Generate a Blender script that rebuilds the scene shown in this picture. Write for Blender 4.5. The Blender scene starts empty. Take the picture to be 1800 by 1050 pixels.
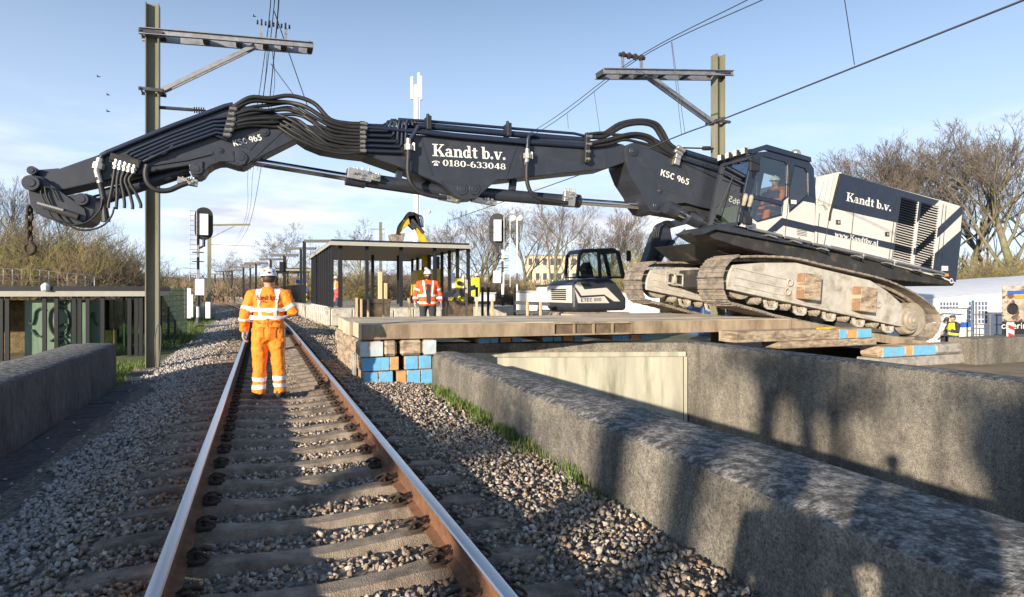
import bpy, bmesh, math, random
import numpy as np
from mathutils import Vector, Matrix, noise
from mathutils.geometry import tessellate_polygon
R = math.radians
rnd = random.Random(11)
sc = bpy.context.scene
col = sc.collection

# ------------------------------------------------------------------ camera, world, sun, exposure
PSI = R(21.8); FPX = 1100.0; HX, HY = 900.0, 514.0
CAM = Vector((-0.292, 0.0, 1.54))
cd = bpy.data.cameras.new('camera'); cam = bpy.data.objects.new('camera', cd); col.objects.link(cam)
cam.location = CAM; cam.rotation_euler = (R(90), 0, -PSI)
cd.sensor_width = 36; cd.sensor_fit = 'HORIZONTAL'; cd.lens = 36 * FPX / 1800; cd.shift_y = -11 / 1800
cd.clip_start = 0.05; cd.clip_end = 3000
sc.camera = cam
SUNDIR = Vector((8.5, 6.6, -2.5)).normalized()          # the way the light travels
sl = bpy.data.lights.new('sun', 'SUN'); so = bpy.data.objects.new('sun', sl); col.objects.link(so)
sl.energy = 4.9; sl.angle = R(0.7); sl.color = (1.0, 0.87, 0.70)
so.rotation_euler = SUNDIR.to_track_quat('-Z', 'Y').to_euler()
world = bpy.data.worlds.new('World'); sc.world = world; world.use_nodes = True
wn, wl = world.node_tree.nodes, world.node_tree.links
wn.clear()
sky = wn.new('ShaderNodeTexSky'); sky.sky_type = 'NISHITA'; sky.sun_disc = False
sky.sun_elevation = math.asin(-SUNDIR.z); sky.sun_rotation = math.atan2(-SUNDIR.x, -SUNDIR.y)
sky.air_density = 1.0; sky.dust_density = 0.3; sky.ozone_density = 3.0
tcw = wn.new('ShaderNodeTexCoord'); sep = wn.new('ShaderNodeSeparateXYZ'); wl.new(tcw.outputs['Generated'], sep.inputs[0])
mp = wn.new('ShaderNodeMapping'); mp.inputs['Scale'].default_value = (2.2, 2.2, 11.0); mp.inputs['Location'].default_value = (3.1, 1.7, 0.4)
wl.new(tcw.outputs['Generated'], mp.inputs[0])
nz = wn.new('ShaderNodeTexNoise'); nz.inputs['Scale'].default_value = 1.6; nz.inputs['Detail'].default_value = 8; nz.inputs['Roughness'].default_value = .56
wl.new(mp.outputs[0], nz.inputs['Vector'])
cr = wn.new('ShaderNodeValToRGB'); cr.color_ramp.elements[0].position = .44; cr.color_ramp.elements[1].position = .62
wl.new(nz.outputs['Fac'], cr.inputs[0])
el = wn.new('ShaderNodeValToRGB'); e = el.color_ramp.elements          # clouds lie low, all round
e[0].position = 0.0; e[0].color = (.8, .8, .8, 1); e[1].position = .27; e[1].color = (0, 0, 0, 1)
k = e.new(.12); k.color = (1, 1, 1, 1); k = e.new(.2); k.color = (.35, .35, .35, 1)
wl.new(sep.outputs['Z'], el.inputs[0])
mu = wn.new('ShaderNodeMath'); mu.operation = 'MULTIPLY'; wl.new(cr.outputs[0], mu.inputs[0]); wl.new(el.outputs[0], mu.inputs[1])
hz = wn.new('ShaderNodeValToRGB'); e = hz.color_ramp.elements          # thin high veil paling the blue towards the horizon
e[0].position = 0; e[0].color = (.75, .75, .75, 1); e[1].position = .5; e[1].color = (.06, .06, .06, 1)
k = e.new(.22); k.color = (.46, .46, .46, 1)
wl.new(sep.outputs['Z'], hz.inputs[0])
veil = wn.new('ShaderNodeMix'); veil.data_type = 'RGBA'; wl.new(hz.outputs[0], veil.inputs[0])
wl.new(sky.outputs[0], veil.inputs[6]); veil.inputs[7].default_value = (6.0, 7.2, 9.4, 1)
nz2 = wn.new('ShaderNodeTexNoise'); nz2.inputs['Scale'].default_value = 3.5; nz2.inputs['Detail'].default_value = 6; wl.new(mp.outputs[0], nz2.inputs['Vector'])
cc = wn.new('ShaderNodeValToRGB'); e = cc.color_ramp.elements
e[0].position = .35; e[0].color = (4.6, 4.9, 5.7, 1); e[1].position = .62; e[1].color = (7.6, 7.7, 8.2, 1)
wl.new(nz2.outputs['Fac'], cc.inputs[0])
cm = wn.new('ShaderNodeMix'); cm.data_type = 'RGBA'; wl.new(mu.outputs[0], cm.inputs[0]); wl.new(veil.outputs[2], cm.inputs[6]); wl.new(cc.outputs[0], cm.inputs[7])
bg = wn.new('ShaderNodeBackground'); bg.inputs['Strength'].default_value = 0.102; wl.new(cm.outputs[2], bg.inputs[0])
wo = wn.new('ShaderNodeOutputWorld'); wl.new(bg.outputs[0], wo.inputs[0])
sc.view_settings.view_transform = 'Standard'; sc.view_settings.look = 'None'
sc.view_settings.exposure = 0.66; sc.view_settings.gamma = 1.0
sc.cycles.use_denoising = True
sc.cycles.max_bounces = 6; sc.cycles.diffuse_bounces = 3; sc.cycles.glossy_bounces = 3; sc.cycles.transparent_max_bounces = 16
sc.cycles.caustics_reflective = False; sc.cycles.caustics_refractive = False

# ------------------------------------------------------------------ helpers
CP, SP = math.cos(PSI), math.sin(PSI)
def at(px, py, Y=None, X=None, Z=None, D=None):
    """the point of the place seen at a spot of the photograph, on the plane Y=, X=, Z= or at depth D"""
    a = (px - HX) / FPX; c = -(py - HY) / FPX
    d = Vector((a * CP + SP, -a * SP + CP, c))
    if Y is not None: t = (Y - CAM.y) / d.y
    elif X is not None: t = (X - CAM.x) / d.x
    elif Z is not None: t = (Z - CAM.z) / d.z
    else: t = D
    return CAM + d * t

def tag(o, label=None, cat=None, group=None, kind=None):
    if label: o['label'] = label
    if cat: o['category'] = cat
    if group: o['group'] = group
    if kind: o['kind'] = kind
    return o
def thing(name, label, cat, loc=(0, 0, 0), rz=0, group=None):
    o = bpy.data.objects.new(name, None); col.objects.link(o); o.empty_display_size = .1
    o.location = loc; o.rotation_euler = (0, 0, rz)
    return tag(o, label, cat, group)
def base_of(p):
    v = Vector((0, 0, 0))
    while p: v += p.location; p = p.parent
    return v
def children(o): return [c for c in bpy.data.objects if c.parent == o]
KIDS = {}
def copy_tree(o, parent=None, loc=None, rz=None, scale=None, label=None):
    c = o.copy(); col.objects.link(c); c.parent = parent
    if parent is not None: KIDS.setdefault(parent.name, []).append(c)
    for ch in KIDS.get(o.name, []): copy_tree(ch, c)
    if loc is not None: c.location = loc
    if rz is not None: c.rotation_euler.z = rz
    if scale is not None: c.scale = scale
    if label: c['label'] = label
    return c

class MB:
    def __init__(s): s.v = []; s.f = []; s.m = []
    def add(s, vs, fs, m=0):
        n = len(s.v); s.v += [tuple(p) for p in vs]; s.f += [tuple(i + n for i in f) for f in fs]; s.m += [m] * len(fs); return s
    def box(s, a, b, m=0):
        (x0, y0, z0), (x1, y1, z1) = a, b
        vs = [(x0, y0, z0), (x1, y0, z0), (x1, y1, z0), (x0, y1, z0), (x0, y0, z1), (x1, y0, z1), (x1, y1, z1), (x0, y1, z1)]
        return s.add(vs, [(0, 3, 2, 1), (4, 5, 6, 7), (0, 1, 5, 4), (1, 2, 6, 5), (2, 3, 7, 6), (3, 0, 4, 7)], m)
    def cbox(s, c, size, rot=None, m=0):
        c = Vector(c); hx, hy, hz = size[0] / 2, size[1] / 2, size[2] / 2
        vs = [Vector(p) for p in [(-hx, -hy, -hz), (hx, -hy, -hz), (hx, hy, -hz), (-hx, hy, -hz), (-hx, -hy, hz), (hx, -hy, hz), (hx, hy, hz), (-hx, hy, hz)]]
        if rot is not None: vs = [rot @ p for p in vs]
        return s.add([c + p for p in vs], [(0, 3, 2, 1), (4, 5, 6, 7), (0, 1, 5, 4), (1, 2, 6, 5), (2, 3, 7, 6), (3, 0, 4, 7)], m)
    def bar(s, p, q, w, h, m=0, up=(0, 0, 1)):
        p, q = Vector(p), Vector(q); d = (q - p); L = d.length; d.normalize(); up = Vector(up)
        if abs(d.dot(up)) > .98: up = Vector((1, 0, 0))
        x = d.cross(up).normalized(); u = x.cross(d)
        r = Matrix((d, x, u)).transposed()
        return s.cbox((p + q) / 2, (L, w, h), r, m)
    def cyl(s, p, q, r0, r1=None, n=12, m=0, caps=True):
        p, q = Vector(p), Vector(q); r1 = r0 if r1 is None else r1
        d = (q - p).normalized(); up = Vector((0, 0, 1)) if abs(d.z) < .95 else Vector((1, 0, 0))
        x = d.cross(up).normalized(); u = x.cross(d); vs = []
        for i in range(n):
            a = 2 * math.pi * i / n; o = x * math.cos(a) + u * math.sin(a)
            vs += [p + o * r0, q + o * r1]
        fs = [(2 * i, 2 * ((i + 1) % n), 2 * ((i + 1) % n) + 1, 2 * i + 1) for i in range(n)]
        if caps: fs += [tuple(2 * i for i in range(n))[::-1], tuple(2 * i + 1 for i in range(n))]
        return s.add(vs, fs, m)
    def tube(s, pts, r, n=8, m=0, caps=True):
        pts = [Vector(p) for p in pts]; K = len(pts)
        rs = r if isinstance(r, (list, tuple)) else [r] * K
        d0 = (pts[1] - pts[0]).normalized(); ref = Vector((0, 0, 1)) if abs(d0.z) < .9 else Vector((1, 0, 0))
        x = d0.cross(ref).normalized(); vs = []
        for i, p in enumerate(pts):
            d = (pts[min(i + 1, K - 1)] - pts[max(i - 1, 0)]).normalized()
            x = (x - d * x.dot(d)); x = x.normalized() if x.length > 1e-6 else d.orthogonal().normalized()
            u = d.cross(x)
            for j in range(n):
                a = 2 * math.pi * j / n; vs.append(p + (x * math.cos(a) + u * math.sin(a)) * rs[i])
        fs = [(i * n + j, i * n + (j + 1) % n, (i + 1) * n + (j + 1) % n, (i + 1) * n + j) for i in range(K - 1) for j in range(n)]
        if caps: fs += [tuple(range(n))[::-1], tuple((K - 1) * n + j for j in range(n))]
        return s.add(vs, fs, m)
    def loft(s, rings, m=0, caps=True):
        n = len(rings[0]); K = len(rings); vs = [p for r in rings for p in r]
        fs = [(i * n + j, i * n + (j + 1) % n, (i + 1) * n + (j + 1) % n, (i + 1) * n + j) for i in range(K - 1) for j in range(n)]
        if caps: fs += [tuple(range(n))[::-1], tuple((K - 1) * n + j for j in range(n))]
        return s.add(vs, fs, m)
    def prism(s, poly, y0, y1, m=0, holes=()):
        """poly: (X, Z) outline, extruded from Y=y0 (towards the viewer) to Y=y1"""
        loops = [[(p[0], p[1]) for p in poly]] + [[(p[0], p[1]) for p in h] for h in holes]
        flat = [p for l in loops for p in l]; n = len(flat)
        tris = tessellate_polygon([[Vector((a, b, 0)) for a, b in l] for l in loops])
        vs = [(a, y0, b) for a, b in flat] + [(a, y1, b) for a, b in flat]; fs = []
        for t in tris:
            (ax, az), (bx, bz), (cx, cz) = flat[t[0]], flat[t[1]], flat[t[2]]
            if (bx - ax) * (cz - az) - (bz - az) * (cx - ax) < 0: t = t[::-1]
            fs += [tuple(t), tuple(i + n for i in t[::-1])]
        k = 0
        for li, l in enumerate(loops):
            q = len(l); ar = sum(l[i][0] * l[(i + 1) % q][1] - l[(i + 1) % q][0] * l[i][1] for i in range(q))
            for i in range(q):
                a, b = k + i, k + (i + 1) % q
                fs.append((a, a + n, b + n, b) if (ar > 0) == (li == 0) else (a, b, b + n, a + n))
            k += q
        return s.add(vs, fs, m)
    def sphere(s, c, r, n=12, k=8, m=0, sc3=(1, 1, 1)):
        c = Vector(c); rings = []
        for i in range(1, k):
            t = math.pi * i / k
            rings.append([c + Vector((math.sin(t) * math.cos(2 * math.pi * j / n) * r * sc3[0], math.sin(t) * math.sin(2 * math.pi * j / n) * r * sc3[1], -math.cos(t) * r * sc3[2])) for j in range(n)])
        b = len(s.v); s.loft(rings, m, caps=False)
        lo, hi = c - Vector((0, 0, r * sc3[2])), c + Vector((0, 0, r * sc3[2])); q = len(s.v)
        s.v += [tuple(lo), tuple(hi)]
        fs = [(q, b + (j + 1) % n, b + j) for j in range(n)] + [(q + 1, b + (k - 2) * n + j, b + (k - 2) * n + (j + 1) % n) for j in range(n)]
        s.f += fs; s.m += [m] * len(fs); return s
    def build(s, name, mats, parent=None, smooth=False, bev=0, local=False, loc=None, seg=1, auto=None):
        me = bpy.data.meshes.new(name); o = bpy.data.objects.new(name, me); col.objects.link(o)
        if parent is not None:
            o.parent = parent; off = Vector((0, 0, 0)) if local else base_of(parent)
            KIDS.setdefault(parent.name, []).append(o)
        else:
            if loc is None:
                a = np.array(s.v); off = Vector(((a[:, 0].min() + a[:, 0].max()) / 2, (a[:, 1].min() + a[:, 1].max()) / 2, a[:, 2].min()))
            else: off = Vector(loc)
            if local: off = Vector((0, 0, 0)) if loc is None else off
            o.location = off
            if local: off = Vector((0, 0, 0))
        me.from_pydata([(p[0] - off.x, p[1] - off.y, p[2] - off.z) for p in s.v], [], s.f)
        for m in (mats if isinstance(mats, (list, tuple)) else [mats]): me.materials.append(m)
        if len(me.materials) > 1: me.polygons.foreach_set('material_index', s.m)
        if smooth:
            me.polygons.foreach_set('use_smooth', [True] * len(me.polygons))
            if auto: me.set_sharp_from_angle(angle=R(auto))
        me.update()
        if bev:
            b = o.modifiers.new('bevel', 'BEVEL'); b.width = bev; b.segments = seg; b.limit_method = 'ANGLE'; b.angle_limit = R(40)
        return o

def mat(name, c, rough=.6, metal=0.0, var=.12, scale=6.0, bump=0.0, bscale=40.0, c2=None, c2pos=(.5, .62), c2scale=3.0, spec=.5, streak=False, stretch=None):
    """a node material: base colour with broad and fine variation, optional second colour in patches, fine relief"""
    m = bpy.data.materials.new(name); m.use_nodes = True; n, l = m.node_tree.nodes, m.node_tree.links
    p = n['Principled BSDF']; p.inputs['Roughness'].default_value = rough; p.inputs['Metallic'].default_value = metal
    p.inputs['Specular IOR Level'].default_value = spec
    tc = n.new('ShaderNodeTexCoord'); vec = tc.outputs['Object']
    oi = n.new('ShaderNodeObjectInfo'); ad = n.new('ShaderNodeVectorMath'); ad.operation = 'MULTIPLY_ADD'
    cb = n.new('ShaderNodeCombineXYZ'); [l.new(oi.outputs['Random'], cb.inputs[i]) for i in range(3)]
    l.new(cb.outputs[0], ad.inputs[0]); ad.inputs[1].default_value = (37, 53, 71); l.new(vec, ad.inputs[2]); vec = ad.outputs[0]
    if stretch:
        mpn = n.new('ShaderNodeMapping'); mpn.inputs['Scale'].default_value = stretch; l.new(vec, mpn.inputs[0]); vs = mpn.outputs[0]
    else: vs = vec
    nt = n.new('ShaderNodeTexNoise'); nt.inputs['Scale'].default_value = scale; nt.inputs['Detail'].default_value = 6; nt.inputs['Roughness'].default_value = .62
    l.new(vs, nt.inputs['Vector'])
    rp = n.new('ShaderNodeMapRange'); rp.inputs['From Min'].default_value = .25; rp.inputs['From Max'].default_value = .75
    rp.inputs['To Min'].default_value = 1 - var * 1.6; rp.inputs['To Max'].default_value = 1 + var * 1.6; l.new(nt.outputs['Fac'], rp.inputs['Value'])
    mx = n.new('ShaderNodeMix'); mx.data_type = 'RGBA'; mx.blend_type = 'MULTIPLY'; mx.inputs[0].default_value = 1
    l.new(rp.outputs[0], mx.inputs[7])
    if c2:
        n2 = n.new('ShaderNodeTexNoise'); n2.inputs['Scale'].default_value = c2scale; n2.inputs['Detail'].default_value = 8; n2.inputs['Roughness'].default_value = .68
        l.new(vs, n2.inputs['Vector'])
        r2 = n.new('ShaderNodeMapRange'); r2.inputs['From Min'].default_value = c2pos[0]; r2.inputs['From Max'].default_value = c2pos[1]; l.new(n2.outputs['Fac'], r2.inputs['Value'])
        m2 = n.new('ShaderNodeMix'); m2.data_type = 'RGBA'; m2.inputs[6].default_value = (*c, 1); m2.inputs[7].default_value = (*c2, 1)
        l.new(r2.outputs[0], m2.inputs[0]); l.new(m2.outputs[2], mx.inputs[6])
    else: mx.inputs[6].default_value = (*c, 1)
    l.new(mx.outputs[2], p.inputs['Base Color'])
    if bump:
        nb = n.new('ShaderNodeTexNoise'); nb.inputs['Scale'].default_value = bscale; nb.inputs['Detail'].default_value = 5; l.new(vec, nb.inputs['Vector'])
        bn = n.new('ShaderNodeBump'); bn.inputs['Strength'].default_value = min(1, bump); bn.inputs['Distance'].default_value = .02 * max(1, bump)
        l.new(nb.outputs['Fac'], bn.inputs['Height']); l.new(bn.outputs[0], p.inputs['Normal'])
    return m
def glass(name, tint=(.55, .62, .6), refl=1.0, rough=.02):
    m = bpy.data.materials.new(name); m.use_nodes = True; n, l = m.node_tree.nodes, m.node_tree.links; n.clear()
    t = n.new('ShaderNodeBsdfTransparent'); t.inputs[0].default_value = (*tint, 1)
    g = n.new('ShaderNodeBsdfGlossy'); g.inputs['Roughness'].default_value = rough; g.inputs[0].default_value = (.9, .95, 1, 1)
    f = n.new('ShaderNodeLayerWeight'); f.inputs[0].default_value = .5; pw = n.new('ShaderNodeMath'); pw.operation = 'POWER'; l.new(f.outputs['Facing'], pw.inputs[0]); pw.inputs[1].default_value = 3
    ml = n.new('ShaderNodeMath'); ml.operation = 'MULTIPLY_ADD'; ml.inputs[1].default_value = .5 * refl; ml.inputs[2].default_value = .07 * refl; ml.use_clamp = True
    l.new(pw.outputs[0], ml.inputs[0])
    x = n.new('ShaderNodeMixShader'); l.new(ml.outputs[0], x.inputs[0]); l.new(t.outputs[0], x.inputs[1]); l.new(g.outputs[0], x.inputs[2])
    o = n.new('ShaderNodeOutputMaterial'); l.new(x.outputs[0], o.inputs[0])
    return m
def spline(pts, k=6):
    """smooth curve through points (Catmull-Rom)"""
    P = [Vector(p) for p in pts]; P = [P[0] * 2 - P[1]] + P + [P[-1] * 2 - P[-2]]; out = []
    for i in range(1, len(P) - 2):
        for j in range(k):
            t = j / k; a, b, c, d = P[i - 1], P[i], P[i + 1], P[i + 2]
            out.append(.5 * ((2 * b) + (c - a) * t + (2 * a - 5 * b + 4 * c - d) * t * t + (3 * b - a - 3 * c + d) * t ** 3))
    out.append(P[-2]); return out
def XZ(pts, Y): return [(p.x, p.z) for p in (at(x, y, Y=Y) for x, y in pts)]
def circ(c, r, n=16, a0=0, a1=2 * math.pi): return [(c[0] + r * math.cos(a0 + (a1 - a0) * i / n), c[1] + r * math.sin(a0 + (a1 - a0) * i / n)) for i in range(n)]

# ------------------------------------------------------------------ lettering (own bold serif face, cap height 1)
def _ring(cx, cy, rx, ry, wx, wy, a0=0, a1=360, n=18):
    o = [(cx + rx * math.cos(R(a0 + (a1 - a0) * i / n)), cy + ry * math.sin(R(a0 + (a1 - a0) * i / n))) for i in range(n + 1)]
    q = [(cx + (rx - wx) * math.cos(R(a0 + (a1 - a0) * i / n)), cy + (ry - wy) * math.sin(R(a0 + (a1 - a0) * i / n))) for i in range(n + 1)]
    return [[o[i], o[i + 1], q[i + 1], q[i]] for i in range(n)]
def _q(x0, y0, x1, y1): return [[(x0, y0), (x1, y0), (x1, y1), (x0, y1)]]
def _dg(x0, y0, x1, y1, w): return [[(x0 - w / 2, y0), (x0 + w / 2, y0), (x1 + w / 2, y1), (x1 - w / 2, y1)]]
S = .07
SERIF = {
 'K': (1.04, _q(.14, S, .36, 1 - S) + _q(0, 0, .48, S) + _q(0, 1 - S, .48, 1) + _dg(.42, .42, .8, 1 - S, .12) + _q(.6, 1 - S, .98, 1) + _dg(.84, S, .52, .56, .24) + _q(.62, 0, 1.04, S)),
 'a': (.70, _ring(.26, .2, .25, .21, .16, .07) + _q(.36, 0, .56, .46) + _ring(.3, .46, .26, .22, .2, .08, 0, 165) + _q(.56, 0, .66, .09)),
 'n': (.80, _q(.08, S, .28, .66) + _q(0, 0, .36, S) + _q(0, .59, .1, .66) + _ring(.44, .42, .25, .26, .2, .1, 0, 150) + _q(.49, S, .69, .43) + _q(.42, 0, .78, S)),
 'd': (.76, _ring(.28, .33, .28, .35, .19, .08) + _q(.42, 0, .62, 1) + _q(.33, .93, .43, 1) + _q(.62, 0, .72, S)),
 't': (.50, _q(.12, .1, .32, .86) + _q(0, .59, .46, .67) + _ring(.3, .16, .18, .17, .16, .09, 180, 340)),
 'b': (.74, _q(.08, 0, .28, 1) + _q(0, .93, .1, 1) + _ring(.42, .33, .29, .35, .19, .08)),
 'v': (.74, _dg(.35, 0, .15, .6, .22) + _dg(.37, 0, .6, .6, .1) + _q(0, .59, .32, .66) + _q(.46, .59, .74, .66)),
 'w': (1.06, _dg(.3, 0, .13, .6, .2) + _dg(.32, 0, .5, .6, .09) + _dg(.68, 0, .5, .6, .2) + _dg(.7, 0, .9, .6, .09) + _q(0, .59, .28, .66) + _q(.8, .59, 1.04, .66)),
 'l': (.40, _q(.1, S, .3, 1) + _q(0, 0, .4, S) + _q(0, .93, .12, 1)),
 '.': (.34, [[(.15 + .12 * math.cos(R(a)), .11 + .12 * math.sin(R(a))) for a in range(0, 360, 30)]]),
 ' ': (.30, []),
 '-': (.46, _q(.05, .28, .4, .4)),
 '0': (.74, _ring(.35, .5, .34, .51, .2, .08)),
 '1': (.56, _q(.17, S, .38, 1) + _q(.03, 0, .52, S) + _q(.03, .83, .18, .9)),
 '8': (.74, _ring(.35, .74, .28, .27, .16, .07) + _ring(.35, .27, .33, .28, .18, .07)),
 '6': (.74, _ring(.36, .31, .33, .32, .19, .07) + _ring(.45, .45, .42, .56, .2, .08, 95, 200)),
 '3': (.70, _ring(.3, .74, .3, .27, .19, .07, -90, 160) + _ring(.3, .28, .34, .29, .2, .07, -160, 90)),
 '4': (.76, _q(.4, 0, .6, 1) + _q(.02, .22, .72, .31) + _dg(.08, .28, .46, 1, .1)),
 'T': (.84, _q(.3, S, .53, 1) + _q(.16, 0, .67, S) + _q(0, .91, .82, 1) + _q(0, .74, .08, .92) + _q(.74, .74, .82, .92)),
 '@': (1.15, _q(.22, .0, .88, .16) + _q(.3, .16, .8, .3) + _ring(.55, .36, .22, .22, .11, .11) + _ring(.55, .58, .52, .3, .14, .16, 10, 170) + _q(.0, .5, .2, .72) + _q(.9, .5, 1.1, .72)),
}
SANS = {   # heavy grotesque
 'K': (.80, _q(.06, 0, .26, 1) + _dg(.3, .4, .66, 1, .24) + _dg(.68, 0, .4, .55, .24)),
 'S': (.74, _ring(.36, .73, .32, .28, .19, .16, 20, 270) + _ring(.36, .29, .33, .3, .19, .16, -160, 90)),
 'C': (.80, _ring(.42, .5, .37, .52, .2, .17, 40, 320)),
 ' ': (.32, []),
 '9': (.70, _ring(.34, .68, .31, .33, .18, .14) + _ring(.3, .5, .35, .52, .19, .15, -75, 25)),
 '6': (.70, _ring(.35, .32, .31, .33, .18, .14) + _ring(.39, .5, .35, .52, .19, .15, 105, 205)),
 '5': (.70, _q(.14, .85, .6, 1) + _q(.12, .5, .28, 1) + _ring(.32, .33, .33, .34, .19, .15, -150, 125)),
 'E': (.72, _q(.06, 0, .26, 1) + _q(.26, 0, .66, .17) + _q(.26, .42, .6, .58) + _q(.26, .83, .66, 1)),
 'T': (.70, _q(.25, 0, .45, .84) + _q(.02, .84, .68, 1)),
 '8': (.70, _ring(.34, .74, .28, .27, .16, .13) + _ring(.34, .28, .32, .3, .18, .14)),
 '1': (.48, _q(.18, 0, .38, 1) + _q(.04, .7, .2, .84)),
 '0': (.70, _ring(.34, .5, .32, .51, .18, .14)),
}
def letters(mb, text, font, P0, P1, cap, nrm, m=0, upv=None, up_h=None):
    """set text along the line P0-P1 (baseline); cap = letter height; nrm = towards the reader"""
    P0, P1, nrm = Vector(P0), Vector(P1), Vector(nrm).normalized()
    W = sum(font[c][0] for c in text) - .05; d = (P1 - P0); u = d / W
    up = nrm.cross(d.normalized()).normalized() if upv is None else Vector(upv).normalized()
    x = 0; k = 0
    for c in text:
        adv, polys = font[c]
        for p in polys:
            k += 1; off = nrm * (.003 + .00025 * (k % 9))
            vs = [P0 + u * (x + a) + up * (b * cap) + off for a, b in p]
            area = sum((vs[i].cross(vs[(i + 1) % len(vs)])).dot(nrm) for i in range(len(vs)))
            mb.add(vs if area > 0 else vs[::-1], [tuple(range(len(vs)))], m)
        x += adv
    return mb
# ------------------------------------------------------------------ materials
M = {}
def weathered(name, c, dark):
    """old cast concrete: pale matrix, dark run-off streaks from the top, exposed grit, small pits"""
    m = bpy.data.materials.new(name); m.use_nodes = True; n, l = m.node_tree.nodes, m.node_tree.links; p = n['Principled BSDF']; p.inputs['Roughness'].default_value = .92
    tc = n.new('ShaderNodeTexCoord')
    def nz(scale, detail, rough, stretch=None):
        t = n.new('ShaderNodeTexNoise'); t.inputs['Scale'].default_value = scale; t.inputs['Detail'].default_value = detail; t.inputs['Roughness'].default_value = rough
        if stretch: q = n.new('ShaderNodeMapping'); q.inputs['Scale'].default_value = stretch; l.new(tc.outputs['Object'], q.inputs[0]); l.new(q.outputs[0], t.inputs['Vector'])
        else: l.new(tc.outputs['Object'], t.inputs['Vector'])
        return t.outputs['Fac']
    def rng(v, a, b, lo, hi):
        r = n.new('ShaderNodeMapRange'); l.new(v, r.inputs['Value']); r.inputs['From Min'].default_value = a; r.inputs['From Max'].default_value = b; r.inputs['To Min'].default_value = lo; r.inputs['To Max'].default_value = hi; return r.outputs[0]
    def mul(a, b): x = n.new('ShaderNodeMath'); x.operation = 'MULTIPLY'; l.new(a, x.inputs[0]); l.new(b, x.inputs[1]); return x.outputs[0]
    streak = rng(nz(2.2, 6, .6, (1, 1, .12)), .42, .66, 0, .75); blot = rng(nz(1.1, 7, .65), .46, .62, 0, .7)
    mx = n.new('ShaderNodeMath'); mx.operation = 'MAXIMUM'; l.new(streak, mx.inputs[0]); l.new(blot, mx.inputs[1])
    mc = n.new('ShaderNodeMix'); mc.data_type = 'RGBA'; mc.inputs[6].default_value = (*c, 1); mc.inputs[7].default_value = (*dark, 1); l.new(mx.outputs[0], mc.inputs[0])
    grit = mul(rng(nz(60, 3, .75), .32, .68, .42, 1.55), rng(nz(17, 6, .7), .3, .7, .6, 1.35))
    mm = n.new('ShaderNodeMix'); mm.data_type = 'RGBA'; mm.blend_type = 'MULTIPLY'; mm.inputs[0].default_value = 1; l.new(mc.outputs[2], mm.inputs[6]); l.new(grit, mm.inputs[7])
    vo = n.new('ShaderNodeTexVoronoi'); vo.inputs['Scale'].default_value = 26; l.new(tc.outputs['Object'], vo.inputs['Vector'])
    pit = rng(vo.outputs['Distance'], .06, .2, .2, 1)
    m3 = n.new('ShaderNodeMix'); m3.data_type = 'RGBA'; m3.blend_type = 'MULTIPLY'; m3.inputs[0].default_value = .85; l.new(mm.outputs[2], m3.inputs[6]); l.new(pit, m3.inputs[7]); l.new(m3.outputs[2], p.inputs['Base Color'])
    b1 = n.new('ShaderNodeBump'); b1.inputs['Strength'].default_value = .8; b1.inputs['Distance'].default_value = .012; l.new(nz(85, 6, .7), b1.inputs['Height'])
    b2 = n.new('ShaderNodeBump'); b2.inputs['Strength'].default_value = .5; b2.inputs['Distance'].default_value = .03; l.new(nz(7, 4, .6), b2.inputs['Height']); l.new(b1.outputs[0], b2.inputs['Normal']); l.new(b2.outputs[0], p.inputs['Normal'])
    return m
M['soil'] = mat('soil', (.23, .18, .12), .95, var=.25, scale=1.2, bump=.8, bscale=14, c2=(.13, .15, .06), c2pos=(.5, .6), c2scale=.35)
M['grass'] = mat('grass', (.10, .17, .035), .8, var=.35, scale=9, c2=(.26, .24, .08), c2pos=(.48, .66), c2scale=7)
M['turf'] = mat('turf', (.11, .15, .04), .95, var=.3, scale=4, bump=.8, bscale=30, c2=(.2, .16, .08), c2scale=1.5)
M['ballast_bed'] = mat('ballast_bed', (.22, .19, .155), 1, var=.5, scale=24, bump=1, bscale=28, c2=(.09, .08, .07), c2pos=(.45, .6), c2scale=20)
M['concrete'] = weathered('concrete', (.265, .238, .192), (.075, .069, .06))
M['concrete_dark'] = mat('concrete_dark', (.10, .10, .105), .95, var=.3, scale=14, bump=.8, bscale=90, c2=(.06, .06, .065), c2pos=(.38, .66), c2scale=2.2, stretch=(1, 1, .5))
M['concrete_top'] = mat('concrete_top', (.33, .315, .29), .95, var=.5, scale=42, bump=1, bscale=60, c2=(.075, .072, .07), c2pos=(.39, .56), c2scale=13)
M['concrete_pale'] = mat('concrete_pale', (.40, .385, .30), .8, var=.22, scale=2.5, bump=.15, bscale=40, c2=(.19, .18, .125), c2pos=(.50, .70), c2scale=2.6, stretch=(1, 1, .14))
M['concrete_light'] = mat('concrete_light', (.5, .47, .4), .9, var=.2, scale=4, bump=.4, bscale=60, c2=(.2, .19, .16), c2pos=(.52, .66), c2scale=2.5)
M['sleeper'] = mat('sleeper', (.31, .25, .19), .93, var=.3, scale=9, bump=.8, bscale=120, c2=(.14, .11, .085), c2pos=(.46, .66), c2scale=3)
M['rail_side'] = mat('rail_side', (.20, .095, .048), .85, var=.25, scale=12, bump=.3, bscale=80, c2=(.15, .075, .04), c2pos=(.5, .65), c2scale=5)
M['rail_head'] = mat('rail_head', (.66, .68, .72), .3, 1.0, var=.05, scale=1.2, stretch=(8, .3, 8))
M['clip'] = mat('clip', (.062, .042, .03), .85, var=.3, scale=30, bump=.3, bscale=120)
M['timber'] = mat('timber', (.46, .355, .245), .88, var=.3, scale=7, bump=.8, bscale=50, c2=(.20, .15, .105), c2pos=(.48, .62), c2scale=3.4, stretch=(1, .6, 3))
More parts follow.
